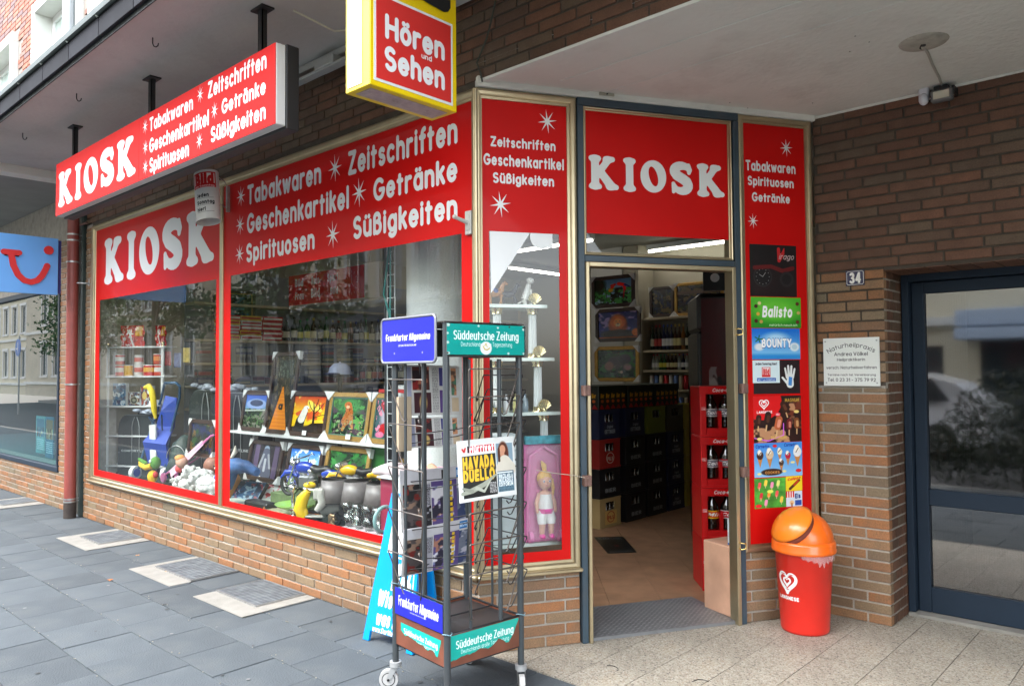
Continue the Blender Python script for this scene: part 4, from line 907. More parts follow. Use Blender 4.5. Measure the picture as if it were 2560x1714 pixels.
tag(b.build('brickwork',mts,uf),kind='stuff')
for a,c,d,e in WIN:
    b=B()
    b.box(a-.10,a+.008,-.06,.33,d-.1,e-.008,bev=.004); b.box(c-.008,c+.10,-.06,.33,d-.1,e-.008,bev=.004); b.box(a-.10,c+.10,-.06,.33,e-.008,e+.11,bev=.004); b.box(a-.16,c+.16,-.10,.33,d-.2,d-.1,bev=.004)
    f=b.build('window_surround',M('white_stone',(.62,.62,.58),.7,var=.04),uf)
    b=B(); b.box(a+.008,a+.07,.13,.18,d-.1,e-.008,bev=.004); b.box(c-.07,c-.008,.13,.18,d-.1,e-.008,bev=.004); b.box(a+.07,c-.07,.13,.18,e-.08,e,bev=.004); b.box(a+.07,c-.07,.13,.18,d-.1,d+.07,bev=.004); m_=(a+c)/2; b.box(m_-.05,m_+.05,.125,.18,d+.07,e-.08,bev=.004); b.build('sash',M('white_upvc',(.80,.81,.80),.35),f)
    b=B(); b.box(a+.07,c-.07,.155,.162,d+.07,e-.08); b.build('glass_pane',M('sky_glass',(.55,.66,.60),.15,spec=.9),f)
b=B(); b.box(-16,12,.62,13,3.58,9.2); b.box(5.3,12,.1,13,0,3.5); b.box(-16,-13.4,.1,13,0,3.5); b.box(-16,12,.3,.62,9.0,9.2); b.build('added_sun_block',M('sun_block_render',(.4,.38,.34),.9),uf)  # unseen mass added to keep sun out of the shop and entrance
b=B(); b.tube([(-5.93,-.11,3.5),(-5.93,-.11,7.4)],.055,12); b.build('rain_pipe',M('pale_grey_pipe',(.42,.47,.50),.35,metal=.3),uf)
# ================================================================ things on the pavement and the walls
def plate(T,x0,x1,z0,z1,y,th,mat,name,parent,backmat=None):
    """flat print: front face carries the picture, sides the back material"""
    b=B(T); a=[(x0,y,z0),(x1,y,z0),(x1,y,z1),(x0,y,z1)]; c=[(x,y+th,z) for x,_,z in a]
    b.quad(*a); b.add(a+c,[[4,7,6,5],[0,4,5,1],[1,5,6,2],[2,6,7,3],[3,7,4,0]],1 if backmat else 0)
    return b.build(name,[mat,backmat] if backmat else mat,parent)
def print_thing(name,label,cat,T,x0,x1,z0,z1,y,mat,th=.0006,group=None):
    o=plate(T,x0,x1,z0,z1,y,th,mat,name,None); return tag(o,label,cat,group)
FRAK=dict(w=1.05,ax=1.0,ay=2.1,rot=R(38)); SERIF=dict(w=.72,ax=.78,ay=1.55,rot=0)
# ---- posters on the right window (stuck between glass and film)
TP=OFF(FD,.0036)
p=P(230,220,(.045,.03,.035)); p.grad((.05,.03,.04),(.10,.03,.04)); p.mottle(.6,8,3)
p.ell(.27,.62,.20,.20,(.16,.14,.15),.05); p.ell(.27,.62,.17,.17,(.05,.04,.05),.05)
for k in range(12): p.ell(.27+.145*math.cos(R(30*k))*.95,.62+.145*math.sin(R(30*k)),.009,.009,(.6,.6,.6),.5)
p.line([(.27,.62),(.33,.54)],.006,(.7,.7,.7)); p.line([(.27,.62),(.20,.58)],.006,(.7,.7,.7)); p.line([(.10,.45),(.45,.42),(.70,.50),(.92,.44)],.04,(.38,.05,.06)); p.ell(.78,.66,.15,.15,(.14,.12,.13),.1); p.ell(.78,.66,.1,.1,(.05,.04,.05),.1); p.text('V',.52,.30,.22,(.75,.10,.12),w=1.2,slant=.3); p.text('irago',.62,.27,.10,(.75,.65,.65),w=.6,slant=.3)
print_thing('clock_poster','dark motorcycle clock poster at the top of the narrow window','poster',TP,1.644,1.966,1.870,2.176,0,img_mat('motor_print',p.a))
p=P(260,140,(.25,.68,.13)); p.grad((.30,.72,.16),(.12,.52,.10)); p.ell(.5,.42,.42,.36,(.42,.80,.22),.8); p.text('Balisto',.22,.62,.30,(1,1,1),.60,w=1.0,slant=.15); p.text('natürlich nasch ich',.36,.94,.07,(.95,1,.9),.56,w=.6,slant=.1)
for x,y,c in ((.10,.3,(.25,.08,.05)),(.14,.55,(.85,.65,.25)),(.10,.78,(.3,.06,.05)),(.2,.8,(.8,.6,.3)),(.93,.2,(.35,.12,.07)),(.95,.5,(.8,.7,.4)),(.93,.8,(.4,.15,.1)),(.17,.2,(.9,.85,.6))): p.ell(x,y,.035,.06,c,.3)
print_thing('sweets_sticker','green Balisto sticker on the narrow window','sticker',TP,1.646,1.990,1.686,1.866,0,img_mat('balisto_print',p.a))
p=P(260,140,(.2,.6,.95)); p.grad((.05,.42,.85),(.60,.85,.98)); p.ell(.5,.35,.25,.2,(.7,.88,1),.9); p.blend((p.Y-.78)*9,(.15,.55,.85)); p.ell(.15,.6,.10,.12,(.9,.92,.95),.5); p.ell(.88,.6,.10,.14,(.93,.95,.97),.4); p.ell(.88,.6,.06,.09,(.75,.85,.9),.4); p.text('BOUNTY',.20,.60,.24,(.05,.25,.6),.62,w=1.55); p.text('BOUNTY',.20,.59,.23,(1,1,1),.62,w=1.15)
for k in range(5): p.line([(.14,.35),(.14+.08*math.cos(R(70*k)),.35+.12*math.sin(R(70*k)))],.018,(.08,.4,.12))
print_thing('sweets_sticker','blue BOUNTY sticker on the narrow window','sticker',TP,1.649,1.980,1.502,1.683,0,img_mat('bounty_print',p.a))
b=B(TP); b.box(1.655,1.975,.0003,.0006,1.300,1.498); tag(b.build('dark_opening',M('dark_glass_patch',(.03,.02,.022),.15)),'dark uncovered patch of the narrow window behind the sticker and the white hand','window patch')
p=P(180,130,(.86,.93,.95)); p.text('Jeden Sonntag hier!',.5,.20,.09,(.1,.1,.15),.8,w=.95,center=True); p.rect(.34,.30,.66,.74,(.85,.1,.12)); p.rect(.37,.33,.63,.64,(.95,.9,.9)); p.text('Bild',.5,.60,.20,(.85,.1,.12),.22,w=1.3,center=True); p.rect(.16,.78,.86,.93,(.1,.35,.7)); p.text('WELT am SONNTAG',.5,.90,.07,(.95,.95,1),.64,w=.7,center=True)
print_thing('newspaper_sticker','small pale Bild Sunday newspaper sticker left of the white hand','sticker',TP,1.650,1.834,1.364,1.496,-.0003,img_mat('bild_print',p.a))
b=B(); S=[];rr=[]
for x0,y0,x1,y1,r in ((.0,0,.0,.055,.028),(-.022,.05,-.036,.115,.008),(-.007,.055,-.012,.135,.009),(.009,.055,.013,.138,.009),(.024,.05,.037,.120,.008),(.024,.01,.058,.050,.009)): S.append((x0,y0,x1,y1)); rr.append((r,r*.85))
xs=np.arange(-.07,.08,.0035); ys=np.arange(-.06,.16,.0035); X_,Y_=np.meshgrid(xs,ys); V,Fc=march(seg_dist(X_,Y_,S,r=rr),xs,ys)
b.T=TP; b.add([(1.905-x*.9,-.0006,1.355+y*.78) for x,y in V],[f[::-1] for f in Fc]); ho=b.build('hand_sticker',m_white)
tag(ho,'white hand shaped sticker in the narrow window','sticker')
b=B(TP); b.add([(1.892,-.0009,1.350),(1.915,-.0009,1.345),(1.920,-.0009,1.395),(1.897,-.0009,1.400)],[[0,1,2,3]]); b.build('blue_stripes',M('print_blue',(.05,.25,.65),.4),ho)
def heart(p,cx,cy,s,c):
    for k,(sc,r) in enumerate(((1,.11),(.52,.10))):
        pts=[]
        for a in range(0,361,12):
            t=R(a); pts.append((cx+s*sc*.062*16*math.sin(t)**3/p.ar, cy-s*sc*.062*(13*math.cos(t)-5*math.cos(2*t)-2*math.cos(3*t)-math.cos(4*t))))
        p.line(pts,s*r,c)
p=P(260,230,(.16,.06,.045)); p.mottle(.5,6,5)
p.patches([(.45,.2,.12),(.75,.55,.4)],5,21,.62); p.ell(.17,.12,.42,.40,(.88,.05,.07),.03); heart(p,.22,.17,.11,(1,1,1)); p.text('LANGNESE',.07,.37,.045,(1,1,1),.32,w=1.1); p.text('MAGNUM',.66,.13,.065,(.78,.62,.25),.30,w=.9)
def icestick(x,y,c1,c2,rot,s=1.):
    dx,dy=math.sin(rot),math.cos(rot); p.line([(x,y),(x-dx*.10*s/p.ar,y+dy*.17*s)],.014*s,(.85,.7,.5)); p.line([(x,y),(x+dx*.09*s/p.ar,y-dy*.12*s)],.062*s,c1); p.line([(x+.015,y-.01),(x+.012+dx*.07*s/p.ar,y-dy*.09*s)],.030*s,c2)
icestick(.66,.30,(.22,.10,.06),(.40,.22,.14),-.5,1.1); icestick(.10,.58,(.20,.08,.05),(.35,.2,.13),.1); icestick(.28,.55,(.16,.07,.05),(.3,.17,.1),.25,1.2); icestick(.74,.68,(.42,.10,.12),(.8,.5,.4),.05); icestick(.90,.66,(.50,.28,.15),(.8,.6,.4),.0); icestick(.5,.66,(.75,.38,.22),(.9,.6,.5),.3,1.3)
p.line([(.02,.9),(.3,.97),(.62,.85),(.62,.6)],.012,(.85,.4,.9)); p.text('MAGNUM',.36,.93,.06,(.85,.7,.35),.32,w=.9); p.ell(.9,.35,.055,.035,(.95,.85,.5),.2); p.ell(.12,.92,.055,.035,(.95,.85,.5),.2); p.ell(.50,.40,.06,.05,(.9,.1,.2),.2); p.text('NEU',.47,.42,.035,(1,1,1),.07)
print_thing('ice_cream_poster','brown MAGNUM and LANGNESE ice cream poster, topmost of the ice cream posters','poster',TP,1.650,1.978,1.018,1.288,0,img_mat('magnum_print',p.a))
p=P(260,180,(.35,.62,.90)); p.grad((.25,.55,.88),(.55,.78,.95)); p.text('Cornetto',.03,.14,.08,(.05,.2,.6),.28,w=.9,slant=.2); p.text('Cornetto',.62,.12,.08,(.05,.2,.6),.28,w=.9,slant=.2)
def cone(x,y,s,top,rot=0.):
    p.line([(x,y+.26*s),(x+.0,y)],[.004,.075*s],(.78,.52,.28)); p.ell(x,y-.03*s,.058*s,.10*s,top,.1); p.ell(x-.01,y-.10*s,.035*s,.07*s,(.97,.95,.9),.3); p.line([(x-.03,y-.02*s),(x+.02,y-.10*s)],.01,(.3,.15,.1))
cone(.12,.40,1.2,(.25,.13,.09)); cone(.32,.38,1.4,(.85,.75,.62)); cone(.53,.30,.9,(.95,.93,.8)); cone(.70,.42,1.0,(.75,.12,.25)); cone(.90,.34,1.5,(.92,.92,.92)); cone(.56,.62,.9,(.3,.2,.15))
p.ell(.36,.86,.22,.10,(.22,.11,.07),.2); p.text('COOKIES',.22,.90,.06,(.85,.6,.3),.3,w=1.); 
for x,y in ((.1,.9),(.62,.85),(.8,.6)): p.ell(x,y,.045,.035,(.95,.9,.6),.2)
p.ell(.92,.85,.06,.05,(.85,.1,.15),.2); p.ell(.43,.10,.045,.045,(.85,.1,.15),.2)
print_thing('ice_cream_poster','light blue Cornetto ice cream poster below the brown one','poster',TP,1.650,1.978,.818,1.016,0,img_mat('cornetto_print',p.a))
p=P(170,170,(.30,.62,.22)); p.mottle(.35,6,9); 
for i,(x,y) in enumerate(((.15,.3),(.35,.22),(.55,.3),(.75,.25),(.2,.65),(.45,.6),(.7,.6),(.85,.8),(.35,.88))):
    c=[(.95,.35,.35),(.98,.85,.3),(.95,.6,.75),(.9,.95,.5),(.85,.2,.25),(.98,.6,.2)][i%6]; p.line([(x,y),(x+.02,y-.12)],.05,c); p.line([(x,y),(x,y+.1)],.012,(.9,.8,.6))
p.ell(.5,.45,.1,.06,(.9,.95,.4),.2); p.ell(.12,.92,.1,.06,(.9,.15,.2),.2); print_thing('ice_cream_poster','green children ice lolly poster at the bottom left of the ice cream posters','poster',TP,1.648,1.860,.640,.812,0,img_mat('lolly_print',p.a))
p=P(120,110,(.97,.85,.15)); p.text('Calippo',.5,.30,.14,(.85,.1,.15),.8,w=1.1,center=True,slant=.2,tilt=.15); p.line([(.25,.85),(.8,.3)],.09,(.35,.15,.08)); p.line([(.5,.6),(.75,.35)],.06,(.8,.2,.1))
print_thing('ice_cream_poster','small yellow Calippo ice cream poster at the lower right','poster',TP,1.862,1.975,.730,.816,0,img_mat('calippo_print',p.a))
p=P(120,110,(.85,.9,.95)); p.rect(0,0,.5,.4,(.85,.1,.12))
for k in range(3): p.rect(.08+.14*k,0,.13+.14*k,.4,(1,1,1))
p.text('Eis',.55,.45,.25,(.1,.2,.5),.35,w=1.3); p.ell(.35,.75,.14,.15,(.95,.8,.6),.2); p.line([(.35,.98),(.35,.8)],.05,(.7,.45,.25)); p.rect(.55,.6,.95,.95,(.15,.3,.65))
print_thing('ice_cream_poster','small pale Eis poster with a red striped awning at the bottom right','poster',TP,1.862,1.973,.640,.728,0,img_mat('eis_print',p.a))
# ---- house number and practice plate
p=P(200,176,(.045,.06,.28)); h_,w_=p.a.shape[:2]
pts=[(.12,.07),(.88,.07),(.95,.14),(.95,.86),(.88,.93),(.12,.93),(.05,.86),(.05,.14),(.12,.07)]; p.line(pts,.014,(.93,.93,.92)); p.text('34',.19,.80,.60,(.93,.93,.92),.62,w=1.25,ax=.85,ay=1.5)
hn=thing('house_number','small blue enamel plate with the white number 34','sign',(1.28,1.825,1.92)); plate(FR,1.229,1.332,1.925,2.014,-.009,.006,img_mat('enamel_34',p.a,.25,.5),'enamel_plate',hn,m_black)
p=P(420,374,(.90,.92,.90)); K_=(.12,.12,.14)
S,tw=text_segs('Naturheilpraxis',.55)
sc=.86*420/tw; cx_,R_=210,330
segs=[]
# curved heading
for x0,y0,x1,y1 in S:
    q=[]
    for x,y in ((x0,y0),(x1,y1)):
        t=(x*sc-tw*sc/2)/R_; rr=R_+y*4.3; q+= [cx_+rr*math.sin(t),(70+R_)-rr*math.cos(t)]
    segs.append(tuple(q))
Yp,Xp=np.mgrid[0:374,0:420].astype(float); d_=np.full(Xp.shape,1e9)
for sgm in segs:
    a0,a1=int(max(0,min(sgm[0],sgm[2])-6)),int(max(sgm[0],sgm[2])+7); c0,c1=int(max(0,min(sgm[1],sgm[3])-6)),int(max(sgm[1],sgm[3])+7)
    d_[c0:c1,a0:a1]=np.minimum(d_[c0:c1,a0:a1],seg_dist(Xp[c0:c1,a0:a1],Yp[c0:c1,a0:a1],[sgm]))
m_=np.clip(2.6-d_,0,1)[...,None]; p.a=p.a*(1-m_)+np.array(K_)*m_
for t,y,h,wd,w in (('Andrea Völkel',.37,.068,.60,.55),('Heilpraktikerin',.48,.055,.50,.5),('versch. Naturheilverfahren',.645,.055,.90,.5),('Termine nach tel. Vereinbarung',.79,.042,.86,.45),('Tel. 0 23 31 - 375 79 92',.905,.062,.86,.55)): p.text(t,.5,y,h,K_,wd,w=w,center=True)
for x,y in ((.04,.07),(.96,.07),(.05,.94),(.95,.94)): p.ell(x,y,.011,.012,(.45,.45,.42),.3)
np_=thing('practice_plate','white Naturheilpraxis name plate screwed to the brick wall below the house number','sign',(1.25,1.82,1.34)); plate(FR,1.091,1.405,1.344,1.623,-.014,.008,img_mat('practice_print',p.a,.3,.2),'plate',np_,m_white)
for x,z in ((1.104,1.604),(1.392,1.604),(1.106,1.361),(1.390,1.361)):
    b=B(FR); b.cyl((x,-.0165,z),(x,-.014,z),.005,n=8); b.build('screw',m_steel,np_)
# ---- waste bin
bn=thing('waste_bin','red plastic waste bin with an orange swing lid by the right brick pier','waste bin',(1.085,1.475,0)); BX,BY=1.085,1.475
m_binred=M('bin_red',(.72,.022,.012),.36,var=.06,scale=5,coat=.2,spec=.5,dirt=.22,dirtcol=(.35,.03,.02)); m_org=M('bin_orange',(.88,.15,.012),.3,var=.04,scale=3,coat=.3); m_yor=M('bin_flap_orange',(.88,.23,.015),.28,var=.05,scale=4,coat=.3,dirt=.1)
b=B(); b.lathe([(.128,.0),(.139,.004),(.143,.02),(.168,.45),(.172,.452),(.172,.47)],(BX,BY,0),48); b.build('body',m_binred,bn)
b=B(); b.lathe([(.178,.452),(.188,.455),(.191,.462),(.191,.472),(.188,.476),(.189,.505),(.182,.520),(.170,.524)],(BX,BY,0),48)
n_=40; dome=[(.176*math.cos(R(a)),.518+.165*math.sin(R(a))**1.0) for a in range(0,91,6)]
b.lathe(dome,(BX,BY,0),48); b.build('lid',m_org,bn)
vd=Vector((2.817-BX,-2.796-BY,0)).normalized(); ax_=Vector((-vd.y,vd.x,0))      # ax_: to the right seen from the camera
fc=(-ax_*.60+vd*.50+Vector((0,0,.80))).normalized()
def patch(center,half,rad,mat,name,squash=1.,off=(0,0,0)):
    e1=center.cross(Vector((0,0,1))).normalized(); e2=e1.cross(center).normalized(); vs=[tuple(center)];
    pts=[center]; rings=9; nn=40; vs=[]; fs=[]
    vs.append(center*1.0)
    for i in range(1,rings+1):
        a=half*i/rings
        for k in range(nn):
            t=2*math.pi*k/nn; d=(center*math.cos(a)+(e1*math.cos(t)*squash+e2*math.sin(t))*math.sin(a)).normalized(); vs.append(d)
    out=[(BX+off[0]+v.x*(.176+rad),BY+off[1]+v.y*(.176+rad),.518+off[2]+v.z*(.165+rad)) for v in vs]
    fs=[[0,1+k,1+(k+1)%nn] for k in range(nn)]
    for i in range(rings-1):
        for k in range(nn): fs.append([1+i*nn+k,1+(i+1)*nn+k,1+(i+1)*nn+(k+1)%nn,1+i*nn+(k+1)%nn])
    b=B(); b.add(out,fs,0,True); o=b.build(name,mat,bn); md=o.modifiers.new('thickness','SOLIDIFY'); md.thickness=.003; md.offset=-1; return o
patch((fc*1.0-Vector((0,0,.10))+ax_*.06).normalized(),R(51),.0015,M('bin_slit_shade',(.16,.03,.015),.8),'lid_slit_shade',1.05)  # dark patch on the closed dome: shade of the slit put into its colour
patch(fc,R(50),.007,m_yor,'swing_flap',1.05,(-ax_.x*.004,-ax_.y*.004,.012))
# liner bag
b=B(); N_=60; rg=random.Random(2); top=[];bot=[]
for k in range(N_+1):
    a=math.atan2(vd.y,vd.x)+R(-5)+R(92)*k/N_; hgt=.006+.050*math.sin(math.pi*min(1,k/N_*1.0))**.8*(.8+.2*math.cos(k*.23))*(.75+.25*math.sin(k*.9))+rg.uniform(0,.004)
    rr=.176+rg.uniform(-.002,.006); top.append((BX+.186*math.cos(a),BY+.186*math.sin(a),.455)); bot.append((BX+rr*math.cos(a),BY+rr*math.sin(a),.455-hgt*1.2))
b.add(top+bot,[[k,k+1,N_+2+k,N_+1+k] for k in range(N_)],0,False)
mb=bpy.data.materials.new('clear_bag'); mb.use_nodes=True; q_=mb.node_tree.nodes['Principled BSDF']; q_.inputs['Base Color'].default_value=(.85,.7,.7,1); q_.inputs['Alpha'].default_value=.32; q_.inputs['Roughness'].default_value=.12
b.build('liner_bag',mb,bn)
# heart logo wrapped round the body
def wrap(b2,V,Fc,a0,sc_,z0):
    out=[]
    for x,y in V:
        z=z0+y*sc_; r=.143+(.168-.143)*(z-.02)/.43+.0012; t=a0+x*sc_/r; out.append((BX+r*math.cos(t),BY+r*math.sin(t),z))
    b2.add(out,Fc)
a0=math.atan2(vd.y,vd.x)+R(-38)
xs=np.arange(-1.4,1.4,.035); ys=np.arange(-1.4,1.4,.035); X_,Y_=np.meshgrid(xs,ys); S=[];rr=[]
def hpts(s,a_from,a_to,dx=0,dy=0): return [(dx+s*16*math.sin(R(a))**3/17,dy+s*(13*math.cos(R(a))-5*math.cos(R(2*a))-2*math.cos(R(3*a))-math.cos(R(4*a)))/17) for a in range(a_from,a_to,8)]
for s,f,t,w0,w1 in ((1.05,8,352,.13,.13),(.42,8,352,.09,.12)):
    h=hpts(s,f,t)
    for i in range(len(h)-1): S.append((*h[i],*h[i+1])); q=i/len(h); rr.append(((.07+.11*math.sin(math.pi*q)**.7)*(1 if s>.6 else .62),)*2)
V,Fc=march(seg_dist(X_,Y_,S,r=rr),xs,ys); b=B(); wrap(b,V,Fc,a0,.060,.298)
S,tw=text_segs('LANGNESE',1.25); xs=np.arange(-1.5,tw+1.5,.3); ys=np.arange(-1.5,9,.3); X_,Y_=np.meshgrid(xs,ys); V,Fc=march(seg_dist(X_,Y_,S)-1.25,xs,ys)
wrap(b,[((x-tw/2),y) for x,y in V],Fc,a0,.142/tw,.196); b.build('logo',m_white,bn)
bn.scale=(.90,.90,.96)
# ---- flood lamp with sensor
fl=thing('flood_lamp','small flood lamp beside a white motion sensor on the brick wall under the ceiling','lamp',(1.75,1.80,2.87))
b=B(); b.box(1.722,1.826,1.725,1.77,2.866,2.928,bev=.006); b.build('lamp_head',M('grey_cast',(.13,.13,.13),.5),fl)
b=B(); b.box(1.736,1.812,1.7225,1.7255,2.878,2.918); b.build('lamp_glass',M('lamp_reflector',(.85,.82,.68),.12,metal=.6),fl)
b=B(); b.box(1.732,1.80,1.75,1.826,2.928,2.958,bev=.004); b.box(1.715,1.728,1.74,1.826,2.90,2.94); b.box(1.820,1.833,1.74,1.826,2.90,2.94); b.build('mount',m_black,fl)
b=B(); b.box(1.655,1.706,1.755,1.825,2.912,2.970,bev=.008); b.ball((1.680,1.765,2.905),(.026,.026,.034),16); b.build('motion_sensor',M('white_plastic',(.72,.72,.76),.35),fl)
b=B(); b.tube([(1.765,1.80,2.958),(1.79,1.62,2.959),(1.81,1.42,2.959),(1.832,1.25,2.959),(1.840,1.16,2.958)],.007,6); tag(b.build('cable',M('painted_cable',(.40,.39,.34),.7)),'pale cable running along the entrance ceiling to the flood lamp','cable')
b=B(); b.lathe([(.0,-.003),(.06,-.004),(.10,-.002),(.105,.004)],(1.852,1.10,2.958),28); b.ball((1.845,1.12,2.953),(.012,.012,.006),8,m=1); b.tube([(1.84,1.11,2.955),(1.835,1.10,2.935),(1.842,1.095,2.928)],.003,5,m=1)
tag(b.build('ceiling_patch',[M('patch_plaster',(.42,.40,.34),.9,var=.2,scale=20,dirt=.6,dirtcol=(.10,.09,.07)),m_black]),'round dirty plaster patch with a cable hole in the entrance ceiling','ceiling patch')
b=B(FD); b.box(.685,.775,-.040,-.032,2.944,2.962,bev=.003); b.cyl((.73,-.044,2.953),(.73,-.04,2.953),.005,n=8,m=1); tag(b.build('wall_clamp',[M('aged_tin',(.40,.38,.30),.6,dirt=.5),m_black]),'small flat metal clamp on the white lip above the shop door','clamp')
# ---- rolled newspaper sign over the KIOSK window
p=P(128,200,(.84,.84,.83)); p.rect(.08,.05,.92,.36,(.80,.05,.06)); p.rect(.13,.075,.87,.285,(.93,.92,.90)); p.text('Bild',.5,.275,.175,(.80,.05,.06),.66,w=1.45,center=True,gap=3.3); p.text('am Sonntag',.5,.345,.035,(.95,.9,.9),.7,w=.8,center=True)
for t,y in (('Jeden',.55),('Sonntag',.69),('hier!',.83)): p.text(t,.22,y,.062,(.12,.12,.13),.30 if t=='hier!' else (.42 if t=='Jeden' else .60),w=1.1); p.rect(.22,y+.025,.8,y+.030,(.2,.2,.2))
bf=thing('newspaper_flag','rolled white Bild newspaper holder sticking out above the KIOSK window','sign',(-2.29,-.30,2.49),0)
cxf,cyf=-2.30,-.33; T_=Matrix.Translation((cxf,cyf,2.49))@Matrix.Rotation(R(-7),4,'Y'); b=B(T_); prof_=[(-.112,.0),(.112,.0)]
m_roll=img_mat('bild_roll_print',p.a,.6)
nn=24; fs=[];vs=[];uvs={}
for k in range(nn+1):
    a=R(-72)+R(144)*(k/nn)+math.atan2(vd.y,vd.x)+R(20); vs+=[(.105*math.cos(a),.075*math.sin(a),0),(.105*math.cos(a),.075*math.sin(a),.345)]
for k in range(nn): uvs[k]=[(k/nn,0),((k+1)/nn,0),((k+1)/nn,1),(k/nn,1)]; fs.append([2*k,2*k+2,2*k+3,2*k+1])
b.add(vs,fs,0,True,uvs)
bk=[]
for k in range(nn+1):
    a=R(72)+R(216)*(k/nn)+math.atan2(vd.y,vd.x)+R(20); bk+=[(.105*math.cos(a),.075*math.sin(a),0),(.105*math.cos(a),.075*math.sin(a),.345)]
b.add(bk,[[2*k,2*k+2,2*k+3,2*k+1] for k in range(nn)],1,True); b.build('paper_roll',[m_roll,M('newsprint',(.62,.61,.58),.8)],bf)
b=B(); b.box(-2.650,-2.628,-.030,-.006,2.655,2.850,bev=.002); b.tube([(-2.64,-.02,2.842),(-2.5,-.12,2.85),(-2.32,-.30,2.84)],.0035,6); b.tube([(-2.64,-.02,2.67),(-2.5,-.12,2.665),(-2.34,-.30,2.66)],.0035,6); b.build('bracket',m_steel,bf)
# ---- rain pipe
rp=thing('rain_pipe','rusty red rain pipe between the kiosk and the travel shop','pipe',(-5.73,-.10,0))
b=B(); b.cyl((-5.73,-.10,.17),(-5.73,-.10,3.36),.054,n=20,cap=False); b.build('pipe',M('red_oxide_paint',(.27,.062,.050),.5,var=.18,scale=6,bump=.2,bscale=40,dirt=.35,dirtcol=(.12,.05,.045)),rp)
b=B(); b.cyl((-5.73,-.10,.0),(-5.73,-.10,.17),.058,n=20); b.build('foot',M('cast_iron',(.045,.035,.03),.8,var=.3,scale=20,bump=.4),rp)
for z in (.165,.19,1.34,2.58,2.80,2.86):
    b=B(); b.cyl((-5.73,-.10,z-.008),(-5.73,-.10,z+.008),.060,n=20); b.box(-5.735,-5.725,-.10,.0,z-.006,z+.006); b.build('strap',m_steel,rp)
b=B(); b.cyl((-5.72,-.05,2.96),(-5.52,-.04,2.965),.012); b.build('stay',m_rust,rp)
b=B(); b.box(-5.90,-5.70,.03,.05,.0,3.36); b.box(-5.735,-5.69,-.02,.05,.0,3.3,bev=.004); tag(b.build('cable_duct',M('dark_green_duct',(.03,.045,.04),.6,var=.3,scale=10)),'dark cable duct in the gap behind the red rain pipe','cable duct')
b=B(); b.tube([(-5.56,.0,2.36),(-5.56,-.05,2.355),(-5.63,-.09,2.36)],.008,8); b.box(-5.575,-5.545,-.006,.002,2.33,2.40,bev=.002); tag(b.build('wall_hook',m_steel),'steel shutter hook on the narrow brick pier left of the KIOSK window','hook')
# ---- travel shop next door
ns=thing('travel_shop_front','neighbouring travel shop front with one big window over low brickwork','shop front',(-6.4,0,0))
b=B(); b.box(-14,-5.93,.007,.25,0,.42); b.box(-6.42,-5.93,.007,.25,.42,3.4); b.box(-14,-6.42,.007,.25,2.42,3.4); b.build('mortar',m_mortar,ns)
lay(ns,F0,-9.4,-5.94,.004,.385,m_brick,offs=(.2,.7,.45,.95),seed=21)
lay(ns,F0,-6.42,-5.94,.40,2.9,m_brick,offs=(.2,.7),seed=22)
b=B(); b.box(-13,-6.42,-.012,.06,.385,.44,bev=.004); b.box(-6.465,-6.42,-.012,.06,.44,2.42,bev=.004); b.box(-13,-6.465,-.012,.06,2.36,2.42,bev=.004); b.build('window_frame',m_door,ns)
b=B(); b.box(-13,-6.465,.02,.026,.44,2.36); b.build('glass_pane',glass_mat('travel_glass',(.62,.78,.80),ior=1.5),ns)
b=B(); b.box(-13.3,-5.95,2.4,2.45,0,3); b.box(-13.3,-13.25,.2,2.4,0,3); b.box(-13.2,-6.4,.2,2.4,.0,.38); b.box(-6.3,-6.0,.26,2.4,0,3); b.build('room',M('travel_room',(.10,.17,.18),.8),ns)
for i,(x,y,w,h,c,l) in enumerate([(-7.15,.35,.34,.62,(.30,.62,.68),'pale blue travel display board in the travel shop window, nearest the rain pipe'),(-7.75,.30,.30,.50,(.22,.50,.60),'blue travel display board with a holiday photo, middle of the travel shop window'),(-8.45,.40,.36,.48,(.45,.70,.70),'pale turquoise brochure board at the left of the travel shop window')]):
    p=P(80,120,c); p.mottle(.15,4,i+30); p.rect(.1,.08,.9,.55,[(.25,.45,.7),(.6,.45,.3),(.3,.5,.6)][i]); p.patches([(.85,.8,.6),(.3,.2,.15)],6,i+3,.6,.3,.55,.1,.9); p.lines(.12,.62,.88,.92,6,(.9,.95,.95),i)
    print_thing('display_board',l,'display board',F0,x-w/2,x+w/2,.42,.42+h,y,img_mat('travel_print_'+str(i),p.a),th=.012,group='display boards in the travel shop')
ts=thing('travel_sign','light blue projecting sign with a red smile emblem beside the rain pipe','sign',(-5.66,-.5,2.22))
TT=Matrix(((0,-1,0,-5.65),(1,0,0,0),(0,0,1,0),(0,0,0,1)))
b=B(TT); b.box(-1.02,-.258,.0,.02,2.228,2.79,bev=.003); b.build('face',M('sky_blue_sheet',(.14,.38,.78),.4,var=.05,scale=3,coat=.1),ts)
b=B(TT); b.box(-1.0,-.225,.022,.10,2.245,2.775); b.build('box',M('navy_sheet',(.02,.025,.16),.5),ts)
b=B(TT); xs=np.arange(-.80,-.28,.008); ys=np.arange(2.25,2.76,.008); X_,Y_=np.meshgrid(xs,ys)
S=[(-.725,2.612,-.60,2.612)]; rr=[(.026,.026)]
h=[(-.665,2.60),(-.645,2.49),(-.605,2.40),(-.555,2.352),(-.495,2.338),(-.44,2.36),(-.40,2.41),(-.37,2.475),(-.358,2.51)]
for i in range(len(h)-1): S.append((*h[i],*h[i+1])); rr.append((.027,.027))
V,Fc=march(seg_dist(X_,Y_,S,r=rr),xs,ys)
bd=B(TT); bd.cyl((-.345,-.012,2.665),(-.345,0,2.665),.043,n=24); bd.build('emblem_dot',M('emblem_red',(.60,.03,.03),.4),ts)
b.add([(x,-.012,y) for x,y in V],Fc); 
